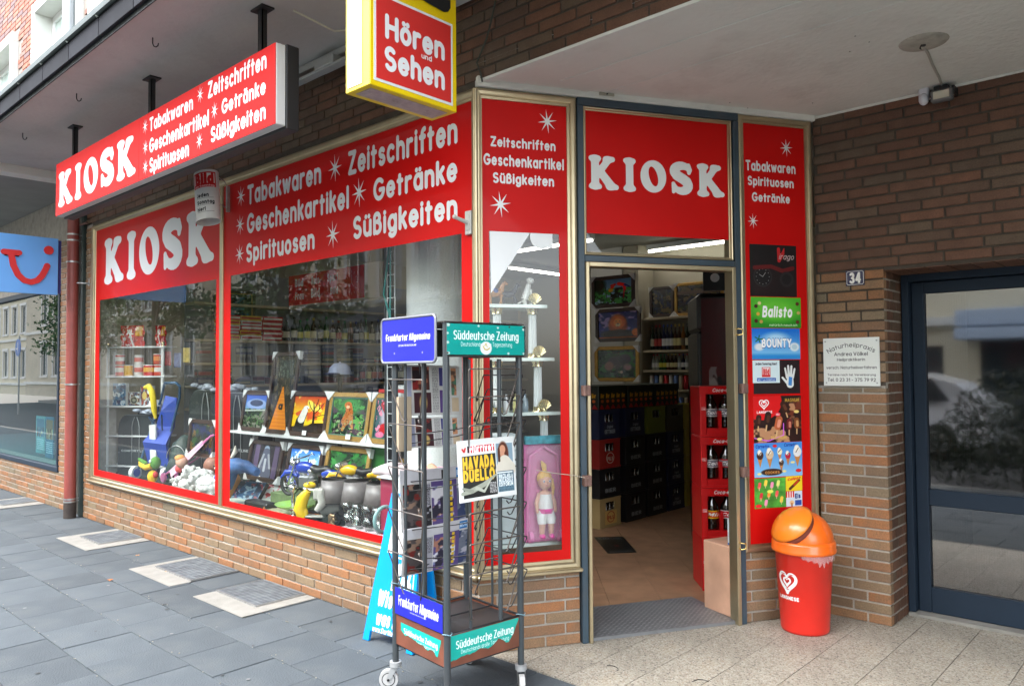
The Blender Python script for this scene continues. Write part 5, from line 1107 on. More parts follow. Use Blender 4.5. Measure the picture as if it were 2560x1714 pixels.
o=b.build('emblem',M('emblem_red',(.60,.03,.03),.4),ts); md=o.modifiers.new('thickness','SOLIDIFY'); md.thickness=.012; md.offset=-1
# ---- gratings
def grating(i,x0,x1,cx0,cx1,label,left=True,right=True):
    t=thing('cellar_grating',label,'grating',((x0+x1)/2,-.2,0),0,'cellar gratings along the low wall')
    b=B(); 
    b.box(cx0,cx1,-.512,-.362,.002,.006); 
    if x0-cx0>.02: b.box(cx0,x0,-.362,-.004,.002,.006)
    if cx1-x1>.02: b.box(x1,cx1,-.362,-.004,.002,.006)
    b.build('concrete_surround',m_conc,t)
    b=B(); b.box(x0,x1,-.362,-.012,.0025,.0045); b.build('pit_shade_sheet',M('pit_shade',(.035,.038,.04),.9),t)  # flat sheet, shade of the shaft below put into its dark colour
    b=B(); 
    for a in (x0,x1-.004): b.box(a,a+.004,-.362,-.012,.0045,.016)
    for a in (-.362,-.016): b.box(x0+.004,x1-.004,a,a+.004,.0045,.016)
    b.build('grate_frame',m_steel,t)
    b=B(); x=x0+.012
    while x<x1-.006: b.box(x,x+.0025,-.358,-.016,.0045,.0145); x+=.0105
    y=-.347
    while y<-.02: b.box(x0+.004,x1-.004,y,y+.003,.0050,.0150); y+=.0325
    b.build('grate_bars',M('zinc_grate',(.30,.33,.35),.5,metal=.4,var=.3,scale=15),t)
grating(0,-4.625,-4.175,-4.76,-4.03,'farthest of the three cellar gratings before the kiosk wall, pale concrete all round')
grating(1,-3.05,-2.46,-3.15,-2.455,'middle cellar grating with chipped concrete at its left side')
grating(2,-2.10,-1.58,-2.105,-1.47,'nearest cellar grating with concrete at its front and right side')
grating(3,-7.42,-7.05,-7.55,-6.85,'cellar grating in front of the travel shop')
# ---- litter
rd=random.Random(12)
for i,(x,y,c,s) in enumerate([(-2.93,-.72,(.35,.12,.04),.028),(-3.53,-.30,(.4,.2,.08),.018),(-1.86,-.12,(.45,.2,.1),.016),(-2.86,-.36,(.55,.35,.2),.014),(-4.25,-.33,(.4,.2,.1),.012)]):
    b=B(Matrix.Translation((x,y,.008))@Matrix.Rotation(i*1.3,4,'Z')); pts=[]
    for k in range(10): a=2*math.pi*k/10; r=s*(1 if k%2 else .5); pts.append((r*math.cos(a),r*.8*math.sin(a),.004*math.sin(k*2.)))
    b.add([(0,0,.003)]+pts,[[0,1+k,1+(k+1)%10] for k in range(10)]); o=b.build('dry_leaf',M('dry_leaf_'+str(i),c,.8)); tag(o,['orange dry leaf lying alone on the open slabs','tiny dry leaf near the farthest grating','dry leaf at the edge of the nearest grating','small pale leaf at the middle grating','tiny leaf close to the wall by the farthest grating'][i],'leaf','dry leaves on the pavement')
b=B()
for k in range(110):
    j=rd.choice([-.372,-.712,-1.04,-1.396]); x=rd.uniform(-4.5,.3); y=j+rd.gauss(0,.012); s=rd.uniform(.002,.0055); b.box(x,x+s*1.6,y,y+s,.0,.003,m=0)
tag(b.build('crumbs',M('pale_crumbs',(.24,.23,.18),.9)),'pale crumbs and grit scattered in the slab joints','grit',kind='stuff')
for i,(x,y,ang) in enumerate([(.60,.28,.3),(1.02,.42,1.2)]):
    b=B(); b.tube([(x+.05*math.cos(ang+t*.35)*(1 if t<4 else .8),y+.05*math.sin(ang+t*.35),.003) for t in range(7)],.0016,5); tag(b.build('twig',m_black),['thin dark curved twig on the entrance floor nearer the rack','thin dark curved twig on the entrance floor in front of the bin'][i],'twig','twigs on the entrance floor')
# ================================================================ news rack, newspapers, folding board
RX,RY=.228,-.363; RZ=math.atan2(-.05,.405)
rk=thing('news_rack','dark wheeled newspaper rack with FAZ and Süddeutsche signs by the shop corner','news rack',(RX,RY,0),RZ); TR_=wm(rk); hw=.204
m_pole=M('rack_enamel',(.045,.055,.060),.38,var=.12,scale=6,coat=.1,dirt=.15,dirtcol=(.12,.06,.04)); m_wire=M('bare_wire',(.16,.14,.125),.38,metal=.7,var=.3,scale=20); m_wired=M('dark_wire',(.022,.022,.022),.45)
for x,y in ((-hw,-hw),(hw,-hw),(hw,hw),(-hw,hw)):
    b=B(TR_); b.cyl((x,y,.115),(x,y,1.655),.0148,n=14); b.build('pole',m_pole,rk)
m_grey=M('castor_grey',(.38,.39,.39),.45,metal=.3,var=.1,scale=20)
for x,y,a in ((-hw,-hw,-2.25),(hw,-hw,-.5),(hw,hw,-.62),(-hw,hw,2.1)):
    T=TR_@Matrix.Translation((x,y,0))@Matrix.Rotation(a,4,'Z'); b=B(T); b.cyl((0,0,.100),(0,0,.122),.027,n=14); 
    for s in (-1,1): b.add([(-.012,s*.016,.10),(.020,s*.016,.10),(.040,s*.016,.045),(.022,s*.016,.045)],[[0,1,2,3] if s<0 else [3,2,1,0]]); b.add([(-.012,s*.019,.10),(.020,s*.019,.10),(.040,s*.019,.045),(.022,s*.019,.045)],[[0,1,2,3] if s>0 else [3,2,1,0]])
    b.box(-.014,.020,-.018,.018,.094,.101); f=b.build('castor',m_grey,rk)
    b=B(T); b.cyl((.031,-.012,.0435),(.031,.012,.0435),.0435,n=28,m=0); b.cyl((.031,-.0125,.0435),(.031,.0125,.0435),.031,n=24,m=1); b.cyl((.031,-.013,.0435),(.031,.013,.0435),.027,n=24,m=2); b.cyl((.031,-.022,.0435),(.031,.022,.0435),.006,n=10,m=1); b.build('wheel',[M('pale_rubber',(.42,.42,.41),.6),m_black,M('wheel_grey',(.45,.45,.44),.5)],f)
# tray and brown panels
m_brownp=M('brown_hardboard',(.17,.055,.030),.45,var=.25,scale=9,bump=.15,bscale=30,coat=.1,dirt=.3,dirtcol=(.07,.03,.02))
i_=hw-.004
b=B(TR_); b.box(-i_,i_,-i_,i_,.322,.328); b.build('tray',M('tray_black',(.02,.02,.021),.5,var=.2,scale=6),rk)
for (x0,x1,y0,y1) in ((-i_,i_,-hw-.004,-hw+.002),(-i_,i_,hw-.002,hw+.004),(-hw-.004,-hw+.002,-i_,i_),(hw-.002,hw+.004,-i_,i_)):
    b=B(TR_); b.box(x0,x1,y0,y1,.205,.338,bev=.001); b.build('side_panel',m_brownp,rk)
b=B(TR_)
for z in (.340,.205): b.tube([(-hw,-hw,z),(hw,-hw,z),(hw,hw,z),(-hw,hw,z)],.006,6,closed=True)
b.tube([(-hw,-hw,.470),(hw,-hw,.470)],.005,6); b.tube([(-.0,-hw,.34),(-.0,hw,.34)],.004,6); b.tube([(-hw,-hw,.50),(-hw,hw,.50)],.004,6); b.build('tray_rail',m_darkmetal,rk)
# panels with print
LFT=TR_@Matrix.Translation((0,-hw,0)); FRT=TR_@Matrix.Translation((hw,0,0))@Matrix.Rotation(R(90),4,'Z')
def faz(w_,h_,ty=.6,th=.17):
    p=P(w_,h_,(.11,.13,.66)); p.mottle(.03,3,1); p.text('Frankfurter Allgemeine',.5,ty,th,(.95,.95,.97),.84,center=True,**FRAK); p.text('ZEITUNG FÜR DEUTSCHLAND',.5,ty+.14,.035,(.9,.9,.95),.34,w=.8,center=True); return p
p=faz(420,220,.50,.14)
for x in (.25,.78): p.ell(x,.80,.012,.025,(.55,.55,.62),.3)
b=B(LFT)
rim=[];x0,x1,z0,z1,rc=-.276,.166,1.487,1.690,.022
for cx,cz,a0_ in ((x1-rc,z1-rc,0),(x0+rc,z1-rc,90),(x0+rc,z0+rc,180),(x1-rc,z0+rc,270)):
    for k in range(5): a=R(a0_+22.5*k); rim.append((cx+rc*math.cos(a),-.026,cz+rc*math.sin(a)))
b.tube(rim,.0065,8,closed=True); b.build('sign_rim',M('grey_rim',(.25,.26,.28),.4,metal=.4),rk)
plate(LFT,x0+.004,x1-.004,z0+.004,z1-.004,-.028,.005,img_mat('faz_print',p.a,.3,.3),'header_sign',rk,m_pole)
p=faz(380,120,.62,.33); plate(LFT,-hw+.016,hw-.016,.346,.466,-.012,.004,img_mat('faz_print_low',p.a,.35,.2),'lower_sign',rk,m_pole)
def sz(w_,h_,chip=True,brown=None):
    p=P(w_,h_,(.06,.62,.58)); p.mottle(.04,4,2); p.text('Süddeutsche Zeitung',.5,.50,.27,(.93,.97,.95),.84,center=True,**SERIF); p.text('Deutschlands große Tageszeitung',.5,.72,.13,(.90,.96,.94),.66,w=.5,center=True)
    return p
p=sz(440,140); p.ell(.485,.78,.075,.22,(.90,.91,.90),.06); p.line([(.45,.72),(.47,.82),(.50,.84),(.53,.78)],.02,(.80,.72,.4)); p.line([(.47,.70),(.485,.62),(.50,.74)],.015,(.8,.72,.4))
for k in range(26): q=random.random(); p.ell(random.choice([.01,.02,.99,random.random()]),random.choice([.05,.95,random.random()]),.008+.01*q,.02+.03*q,(.75,.85,.82) if q>.5 else (.25,.12,.10),.5)
m_sz=img_mat('sz_print',p.a,.35,.2); p=sz(440,140); m_sz2=img_mat('sz_print_plain',p.a,.35,.2)
plate(FRT,-hw-.012,hw+.014,1.518,1.650,-.024,.006,m_sz,'header_sign',rk,m_pole)
plate(TR_@Matrix.Translation((0,hw,0))@Matrix.Rotation(R(180),4,'Z'),-hw-.02,hw+.02,1.518,1.650,-.024,.006,m_sz2,'header_sign',rk,m_pole)
plate(TR_@Matrix.Translation((-hw,0,0))@Matrix.Rotation(R(-90),4,'Z'),-hw-.02,hw+.02,1.518,1.650,-.024,.006,m_sz2,'header_sign',rk,m_pole)
b=B(TR_); b.box(-hw-.018,hw+.018,-hw-.018,hw+.018,1.655,1.660); b.box(-hw-.018,hw+.018,hw-.004,hw+.018,1.51,1.517); b.box(hw+.005,hw+.020,-hw,hw,1.508,1.516); b.build('header_frame',M('rusty_black',(.035,.028,.025),.6,var=.3,scale=15),rk)
# torn teal stickers
def torn(T,x0,x1,zt,zb,seed,name,img):
    rd=random.Random(seed); N_=26; vs=[];uv={};fs=[]
    ph=[rd.uniform(0,6) for _ in range(4)]
    for k in range(N_+1):
        t=k/N_; x=x0+(x1-x0)*t; env=.5+.5*math.sin(ph[0]+t*5); d=zb[0]+(zb[1]-zb[0])*t+.016*env*math.sin(t*23+ph[1])+rd.uniform(-.003,.003)
        if t>.90: d=zt-(zt-d)*(1-t)/.1-.01
        vs+=[(x,-.0005,zt(t) if callable(zt) else zt),(x,-.0005,min(d,(zt(t) if callable(zt) else zt)-.004))]
    for k in range(N_):
        fs.append([2*k+1,2*k+3,2*k+2,2*k]); 
    Z1=max(v[2] for v in vs); Z0=min(v[2] for v in vs)
    for i,f in enumerate(fs): uv[i]=[((vs[q][0]-x0)/(x1-x0),(vs[q][2]-Z0)/(Z1-Z0)) for q in f]
    b=B(T); b.add(vs,fs,0,False,uv); return b.build(name,img,rk)
p=P(440,130,(.06,.66,.60)); p.mottle(.05,4,4); p.text('Süddeutsche Zeitung',.50,.56,.30,(.93,.97,.95),.84,center=True,**SERIF); p.text('Deutschlands große Tageszeitung',.5,.80,.15,(.88,.95,.93),.70,w=.5,center=True); m_t=img_mat('sz_torn',p.a,.35,.2)
torn(FRT@Matrix.Translation((0,-.0045,0)),-hw+.012,hw-.018,.335,(.232,.262),5,'torn_sticker',m_t)
torn(LFT@Matrix.Translation((0,-.0045,0)),-.15,.165,.312,(.272,.238),9,'torn_sticker',m_t)
# rods and wire pockets
def rod(x,y,z0=.345,z1=1.50,r=.0068,m=None):
    b=B(TR_); b.cyl((x,y,z0),(x,y,z1),r,n=8); b.build('rod',m or m_pole,rk)
rod(-.115,-hw,.47); rod(.03,-hw,.47); rod(-.09,-.12,.34,r=.012); rod(hw,-.08,.345); rod(hw,.087,.345,r=.010); rod(.0,hw,.345,r=.006); rod(-hw,-.07,.35,r=.006); rod(-hw,.09,.35,r=.006)
def pocket(T,x0,x1,z,out,drop,mat,inn=.05):
    """bent wire pocket: front bar held out, sides running down and in"""
    b=B(T); b.tube([(x0+inn+.01,-.004,z-drop+.012),(x0+inn,-.008,z-drop),(x0+inn-.012,-.012,z-drop+.006),(x0,-out,z),(x0+.004,-out-.003,z+.006),(x1-.004,-out-.003,z+.006),(x1,-out,z),(x1-inn+.012,-.012,z-drop+.006),(x1-inn,-.008,z-drop),(x1-inn-.012,-.004,z-drop+.012)],.0032,6); return b.build('wire_pocket',mat,rk)
for z in (1.405,1.205,1.010,.820,.630): pocket(LFT,-.190,.095,z,.045,.185,m_wire,.085)
for z in (1.45,1.33,1.21,.84,.71,.58): pocket(FRT,-.13,.155,z,.06,.20,m_wire,.05)
BKT=TR_@Matrix.Translation((0,hw,0))@Matrix.Rotation(R(180),4,'Z')
for z in (1.42,1.30,1.18,1.02,.90,.74,.58): pocket(BKT,-.15,.15,z,.07,.12,m_wired,.03)
for z in (1.38,1.24,1.02,.86,.70,.55): pocket(BKT@Matrix.Translation((0,.03,0)),-.17,.12,z-.03,.10,.15,m_wired,.02)
for z in (.62,.80,.98,1.2):
    b=B(TR_); b.tube([(-hw,-.12,z-.05),(0,.0,z-.02),(hw,.10,z+.03)],.0026,5); b.tube([(-hw+.02,-.14,z-.09),(.02,-.02,z-.05),(hw,.08,z)],.0026,5); b.build('cross_wire',m_wired,rk)
for x,y,z in ((-hw,-hw,.475),(hw,-hw,.345),(hw,hw,.345)):
    b=B(TR_); b.tube([(x+.021*math.cos(R(a)),y+.021*math.sin(R(a)),z+.006*math.sin(R(a*1.5))) for a in range(0,400,30)],.002,5); b.build('binding_wire',M('blue_wire',(.18,.32,.38),.5),rk)
# newspapers
NEWS=(.80,.80,.79)
def newspaper(seed,kind):
    p=P(300,240,NEWS); g_=random.Random(seed)
    if kind=='photo':
        p.rect(.12,.04,.42,.50,(.35,.18,.16)); p.patches([(.75,.45,.35),(.15,.10,.12),(.6,.15,.15)],6,seed,.56,.04,.5,.12,.42); p.rect(.03,.04,.10,.95,(.6,.62,.72)); p.rect(.14,.55,.44,.95,(.25,.10,.14)); p.ell(.30,.75,.07,.16,(.75,.65,.4),.4)
        p.rect(.60,.05,.70,.42,(.25,.25,.5)); p.lines(.47,.05,.58,.95,40,(.45,.45,.45),seed); p.rect(.60,.50,.68,.95,(.35,.25,.5)); p.lines(.71,.05,.80,.95,40,(.5,.5,.5),seed+1); p.rect(.83,.05,.93,.6,(.78,.55,.4)); p.patches([(.4,.3,.25),(.3,.5,.4)],7,seed+3,.58,.05,.6,.83,.93); p.rect(.83,.65,.97,.93,(.8,.72,.6))
    else:
        p.rect(.0,.0,1,.22,(.78,.78,.80)); p.rect(.62,.04,.68,.18,(.12,.12,.12)); p.rect(.86,.03,.99,.2,(.15,.45,.72)); p.text('ВЕСТИ'.replace('В','B').replace('С','C').replace('Т','T').replace('Е','E'),.87,.15,.07,(.9,.95,1),.11,w=1.1)
        p.rect(.03,.24,.30,.98,(.30,.27,.27)); p.patches([(.55,.45,.38),(.12,.12,.13),(.45,.12,.10)],7,seed,.53,.24,.98,.03,.30); p.rect(.31,.24,.44,.98,(.62,.62,.66)); p.lines(.32,.27,.43,.6,14,(.2,.2,.22),seed); p.patches([(.1,.1,.12)],9,seed+2,.58,.6,.98,.31,.44)
        p.rect(.45,.22,.86,1.,(.34,.28,.50)); p.patches([(.55,.6,.75),(.65,.45,.38),(.85,.85,.88),(.15,.14,.22)],7,seed+5,.55,.30,.98,.45,.80)
        for k in range(7): p.rect(.665+.0*k,.26+k*.10,.70,.33+k*.10,(.80,.66,.12))
        for k in range(8): p.rect(.74,.24+k*.09,.785,.30+k*.09,(.85,.72,.15))
        p.rect(.86,.24,1,.98,(.42,.45,.52)); p.patches([(.7,.7,.75),(.2,.25,.4)],6,seed+9,.5,.24,.98,.86,1)
    p.mottle(.05,9,seed); return img_mat('newsprint_'+kind+str(seed),p.a,.7)
LBT=TR_@Matrix.Translation((-hw+.012,0,0))@Matrix.Rotation(R(90),4,'Z')     # seen from inside the rack
mp1=newspaper(3,'photo'); mp2=newspaper(4,'east'); mp3=newspaper(8,'photo')
def paper(T,x0,x1,z0,z1,lean,mat,label,seed):
    """folded newspaper leaning in its pocket, sheets slightly bowed"""
    g_=random.Random(seed); nx=6; vs=[];uv={};fs=[]
    for j in range(2):
        for i in range(nx+1):
            t=i/nx; x=x0+(x1-x0)*t; z=(z0,z1)[j]+.004*math.sin(t*3+seed); vs.append((x,(0,lean)[j]-.008*math.sin(math.pi*t)*(1-j*.5),z))
    for i in range(nx): fs.append([i,i+1,nx+2+i,nx+1+i]); uv[i]=[(i/nx,0),((i+1)/nx,0),((i+1)/nx,1),(i/nx,1)]
    b=B(T); b.add(vs,fs,0,False,uv); o=b.build('newspaper',[mat]); md=o.modifiers.new('pages','SOLIDIFY'); md.thickness=.007; md.offset=-1
    return tag(o,label,'newspaper','newspapers in the rack')
paper(LBT,-.150,.165,1.235,1.475,.012,mp1,'newspaper with a red and brown photo, topmost of the left stack in the rack',1)
paper(LBT,-.130,.170,1.085,1.228,.012,mp3,'folded newspaper with a brown picture, second from the top in the rack',2)
paper(LBT,-.175,.195,.70,.985,.015,mp2,'BECTI newspaper with a purple title page, third from the top in the rack',3)
paper(LBT,-.178,.192,.505,.722,-.02,newspaper(11,'east'),'purple and yellow newspaper, lowest in the rack',4)
b=B(LBT); b.box(-.21,-.14,-.03,-.01,1.08,1.33,m=0); tag(b.build('newspaper',[M('brown_paper',(.45,.36,.25),.8)]),'brown paper edge of a folded paper at the left of the rack','newspaper','newspapers in the rack')
p=P(420,420,(.84,.85,.84)); p.rect(.03,.09,.97,.975,(.86,.87,.86)); p.rect(.175,.105,.62,.215,(.80,.06,.10)); p.rect(.155,.10,.185,.21,(.10,.10,.15)); p.text('Hürriyet',.19,.205,.105,(.95,.95,.95),.42,w=1.15)
p.rect(.06,.12,.14,.2,(.85,.80,.78)); p.line([(.07,.14),(.10,.19),(.12,.13)],.012,(.8,.1,.12)); p.rect(.06,.26,.635,.945,(.17,.18,.15)); p.grad; 
m__=((p.Y>.62)&(p.Y<.945)&(p.X<.635)&(p.X>.06))*np.clip((p.Y-.62)*3,0,1); p.blend(m__,(.06,.06,.06))
p.text('HAVADA',.065,.465,.165,(.93,.74,.20),.54,w=1.35); p.text('DÜELLO',.065,.665,.150,(.93,.74,.20),.54,w=1.35); p.rect(.06,.475,.63,.482,(.35,.1,.08)); p.rect(.06,.69,.6,.695,(.3,.12,.1))
p.line([(.05,.86),(.20,.83),(.40,.76),(.62,.62)],[.03,.045,.04,.015],(.62,.64,.58)); p.line([(.06,.78),(.20,.84)],[.02,.03],(.55,.57,.52)); p.line([(.28,.80),(.40,.87),(.52,.70)],[.03,.02,.01],(.70,.72,.66)); p.lines(.50,.74,.62,.92,8,(.8,.8,.8),4)
p.rect(.65,.105,.96,.565,(.50,.60,.66)); p.ell(.78,.28,.10,.20,(.35,.17,.10),.2); p.ell(.77,.21,.055,.075,(.80,.58,.46),.15); p.line([(.76,.27),(.77,.36)],.04,(.78,.57,.46)); p.line([(.73,.56),(.80,.42),(.90,.54)],.11,(.82,.80,.74)); p.line([(.70,.20),(.70,.40)],.02,(.30,.15,.09))
p.rect(.65,.575,.96,.88,(.20,.34,.42)); p.text('IRKÇILARLA',.67,.685,.055,(.92,.95,.95),.27,w=1.15); p.text('MÜCADELE',.67,.755,.055,(.92,.95,.95),.27,w=1.15); p.text('EDİYORUM',.67,.825,.055,(.92,.95,.95),.27,w=1.15); p.rect(.65,.83,.96,.92,(.40,.55,.62)); p.lines(.67,.84,.95,.92,5,(.15,.2,.25),6); p.rect(.65,.59,.94,.61,(.9,.93,.93))
p.mottle(.03,9,7)
HT=FRT@Matrix.Translation((0,-.055,0)); o=None
paper(HT,-.172,.140,.895,1.152,.020,img_mat('hurriyet_print',p.a,.6),'Hürriyet newspaper with the yellow headline HAVADA DÜELLO on the front of the rack',6)
# ---- folding board
ab=thing('folding_board','blue folding pavement board behind the news rack','pavement sign',(-.45,-.2,0)); m_ab=M('board_blue',(.0,.30,.78),.35,var=.04,scale=4,coat=.2)
bl,br,tl,tr=(-.640,-.240,0),(-.255,-.215,0),(-.515,-.125,.74),(-.20,-.105,.66)
bl,br=Vector(bl),Vector(br); tl,tr=Vector((-.545,-.115,.78)),Vector((-.305,-.10,.78))
def quadT(u,v,off=0.): 
    a=bl.lerp(br,u); c=tl.lerp(tr,u); q=a.lerp(c,v); n=((br-bl).cross(tl-bl)).normalized(); n = n if n.y<0 else -n; return q+n*off
def slabq(u0,u1,v0,v1,o0,o1,m=0,b=None):
    vs=[tuple(quadT(u,v,o)) for o in (o1,o0) for u,v in ((u0,v0),(u1,v0),(u1,v1),(u0,v1))]; b.add(vs,[[0,1,2,3],[7,6,5,4],[0,4,5,1],[1,5,6,2],[2,6,7,3],[3,7,4,0]],m)
b=B(); slabq(0,1,.07,1,-.0,.014,b=b); slabq(0,.12,0,.07,0,.014,b=b); slabq(.88,1,0,.07,0,.014,b=b); b.build('front_panel',m_ab,ab)
n_=Vector((0,.32,0)); b=B(); 
vs=[bl+n_*.55,br+n_*.55,tr,tl]; vs=[tuple(v) for v in vs]+[tuple(v+Vector((0,.012,0))) for v in vs]; b.add(vs,[[0,1,2,3],[7,6,5,4],[0,4,5,1],[1,5,6,2],[2,6,7,3],[3,7,4,0]]); b.build('rear_panel',m_ab,ab)
b=B(); slabq(.20,.86,.60,.985,.014,.0148,b=b); b.build('white_field',m_white,ab)
b=B(); slabq(.42,.93,.36,.585,.014,.0148,b=b); b.build('logo_frame',m_white,ab); b=B(); slabq(.44,.91,.372,.573,.0148,.0154,b=b); b.build('logo_field',m_ab,ab)
# board lettering: bilinear mapping
def board_text(b,txt,u0,v0,hu,hv,w=1.0,slant=.12):
    S,tw=text_segs(txt,w,slant=slant); xs=np.arange(-w,tw+w+1,.3); ys=np.arange(-3,10,.3); X_,Y_=np.meshgrid(xs,ys); V,Fc=march(seg_dist(X_,Y_,S)-w,xs,ys)
    b.add([tuple(quadT(u0+x/tw*hu,v0+y/7.2*hv,.0156)) for x,y in V],Fc)
b=B(); board_text(b,'Wissen',.16,.255,.72,.085,1.25); board_text(b,'was läuft',.20,.130,.75,.075,1.25); board_text(b,'www.DerWesten.de',.16,.075,.70,.030,.8); board_text(b,'WAZ',.46,.41,.42,.12,1.5); b.build('lettering',m_white,ab)
# ================================================================ inside the shop
VW=frame_of((0,0,0),(math.cos(R(42.6)),math.sin(R(42.6)),0))      # things turned towards the entrance corner
def at(x,y,z=0.,rz=0.): return Matrix.Translation((x,y,z))@Matrix.Rotation(rz,4,'Z')
# strip lights
m_tube=bpy.data.materials.new('lit_tube'); m_tube.use_nodes=True; q_=m_tube.node_tree.nodes['Principled BSDF']; q_.inputs['Emission Color'].default_value=(1,.96,.86,1); q_.inputs['Emission Strength'].default_value=11
for i,(p0,p1,l) in enumerate([((-2.15,5.03),(-.75,5.03),'lit fluorescent tube seen through the glass above the shop door'),((-3.35,3.9),(-2.15,3.9),'lit fluorescent tube farther left on the shop ceiling'),((-4.30,4.9),(-4.30,6.1),'lit fluorescent tube near the left wall of the shop'),((-4.4,2.0),(-3.2,2.0),'fluorescent tube over the street window display')]):
    t=thing('strip_light',l,'lamp',((p0[0]+p1[0])/2,(p0[1]+p1[1])/2,2.85),0,'strip lights in the shop'); b=B(); b.cyl((*p0,2.85),(*p1,2.85),.014,n=10); b.build('tube',m_tube,t)
    b=B(); dx,dy=(.03,0) if p0[0]==p1[0] else (0,.03); b.box(min(p0[0],p1[0])-dx-.01,max(p0[0],p1[0])+dx+.01,min(p0[1],p1[1])-dy-.01,max(p0[1],p1[1])+dy+.01,2.872,2.925); b.build('housing',m_white,t)
    b=B(); b.box(min(p0[0],p1[0])-dx*2,max(p0[0],p1[0])+dx*2,min(p0[1],p1[1])-dy*2,max(p0[1],p1[1])+dy*2,2.866,2.871); b.build('reflector',M('dusty_white',(.42,.43,.42),.6,dirt=.4),t)
# display platform
b=B(); b.box(-5.61,-.35,.06,.95,.40,.425); b.box(-5.61,-1.2,.93,.95,.0,.40); tag(b.build('display_platform',M('platform_cloth',(.03,.045,.04),.9,var=.2)),'dark green display platform behind the street windows','platform')
b=B(); b.cyl((-.87,.52,.0),(-.87,.52,2.93),.21,n=40,cap=False); tag(b.build('round_column',M('white_roughcast',(.72,.73,.72),.9,var=.05,bump=.5,bscale=90)),'round white column behind the right end of the street window','column')
# left wall shelves with stock
m_board=M('beech_board',(.52,.45,.32),.55,var=.1,scale=6); m_white2=M('white_shelf',(.72,.73,.72),.45)
sh=thing('wall_shelf','long wall shelf of pale boards on the left side of the shop','shelf',(-5.5,3.8,0))
for z in (2.20,1.79,1.53,1.28,1.03,.76,.45):
    b=B(); b.box(-5.615,-5.39,1.0,6.5,z,z+.028,bev=.002); b.build('shelf_board',m_board,sh)
b=B(); b.box(-5.618,-5.60,1.0,6.5,0,2.6); b.build('back_panel',M('grey_panel',(.30,.32,.33),.7),sh)
rd=random.Random(31)
def bottle_parts(col,lab,cap,h=.30,r=.037,prof=None):
    b=B(); k=h/.30
    b.lathe([(.0,0),(r*.9,0),(r,.006),(r,.165*k),(r*.82,.195*k),(r*.38,.225*k),(r*.36,.275*k)],(0,0,0),12,m=0)
    b.lathe([(r*1.02,.05*k),(r*1.02,.135*k)],(0,0,0),12,m=1); b.lathe([(r*.42,.27*k),(r*.42,.300*k),(0,.302*k)],(0,0,0),10,m=2)
    return b.build('bottle',[M('bottle_'+'_'.join(str(int(c*99)) for c in col),col,.08,spec=.7),M('label_'+'_'.join(str(int(c*99)) for c in lab),lab,.6),M('cap_'+'_'.join(str(int(c*99)) for c in cap),cap,.3,metal=.5)])
KB=[]
for col,lab,cap in (((.012,.03,.014),(.7,.66,.5),(.1,.1,.1)),((.05,.02,.008),(.75,.68,.35),(.6,.45,.1)),((.35,.38,.36),(.75,.75,.75),(.6,.05,.05)),((.02,.10,.03),(.75,.7,.1),(.05,.3,.1)),((.01,.015,.05),(.8,.8,.8),(.05,.1,.4)),((.25,.10,.02),(.15,.1,.05),(.6,.5,.2)),((.02,.02,.02),(.5,.06,.05),(.5,.06,.05))):
    o=bottle_parts(col,lab,cap); KB.append(o.data); bpy.data.objects.remove(o)
def put(data,name,loc,label,cat,group=None,rz=0.,sc=(1,1,1)):
    o=bpy.data.objects.new(name,data); COL.objects.link(o); o.location=loc; o.rotation_euler=(0,0,rz); o.scale=sc; return tag(o,label,cat,group)
KN=['dark green','brown','clear','bright green','navy','amber','black']; nb_=0
y=2.10
while y<5.9:
    nb_+=1; k=rd.randrange(len(KB)); put(KB[k],'bottle',(-5.47+rd.uniform(-.01,.01),y,1.818),'%s bottle, %s from the left in the long bottle row on the wall shelf'%(KN[k],ordinal(nb_)),'bottle','spirit bottles on the upper left wall shelf',rd.uniform(0,6),(1,1,rd.uniform(.85,1.12))); y+=rd.uniform(.082,.10)
y=3.3; nb_=0
while y<5.0:
    nb_+=1; k=rd.choice([0,6,1]); put(KB[k],'bottle',(-5.47,y,1.308),'%s wine bottle, %s from the left in the lower wall shelf row'%(KN[k],ordinal(nb_)),'bottle','wine bottles on the lower left wall shelf',rd.uniform(0,6)); y+=.095
def box_mesh(name,w,d,h,mats,stripe=True):
    b=B(); b.box(-w/2,w/2,-d/2,d/2,0,h,m=0,bev=.002)
    if stripe: b.box(w/2,w/2+.0006,-d/2+.01,d/2-.01,h*.3,h*.72,m=1); b.box(-w/2+.01,w/2-.01,-d/2-.0006,-d/2,h*.3,h*.72,m=1)
    o=b.build(name,mats); me=o.data; bpy.data.objects.remove(o); return me
CO=[]
for i,(a,c) in enumerate([((.70,.45,.05),(.55,.04,.03)),((.55,.03,.03),(.8,.78,.7)),((.7,.68,.62),(.5,.05,.05)),((.08,.12,.35),(.75,.75,.75)),((.12,.13,.14),(.55,.5,.2)),((.30,.06,.05),(.75,.6,.2)),((.75,.76,.75),(.08,.2,.5)),((.10,.11,.12),(.30,.05,.05)),((.05,.07,.16),(.25,.27,.3)),((.16,.05,.05),(.10,.03,.03)),((.13,.13,.11),(.05,.05,.05)),((.28,.27,.25),(.08,.08,.1)),((.05,.08,.06),(.25,.22,.1)),((.10,.09,.09),(.12,.12,.14))]):
    CO.append(box_mesh('carton',.10,.26,.055,[M('carton_%d'%i,a,.5),M('carton_band_%d'%i,c,.5)]))
for col in range(3):
    for row in range(5):
        put(CO[(col*2+row)%3 if col<2 else 1],'carton',(-5.46,1.42+col*.27+rd.uniform(-.01,.01),1.819+row*.0565),'cigarette carton, %s from the bottom of the %s stack at the shelf end'%(ordinal(row+1),['left','middle','right'][col]),'carton','cigarette cartons on the left wall shelf',rd.uniform(-.05,.05))
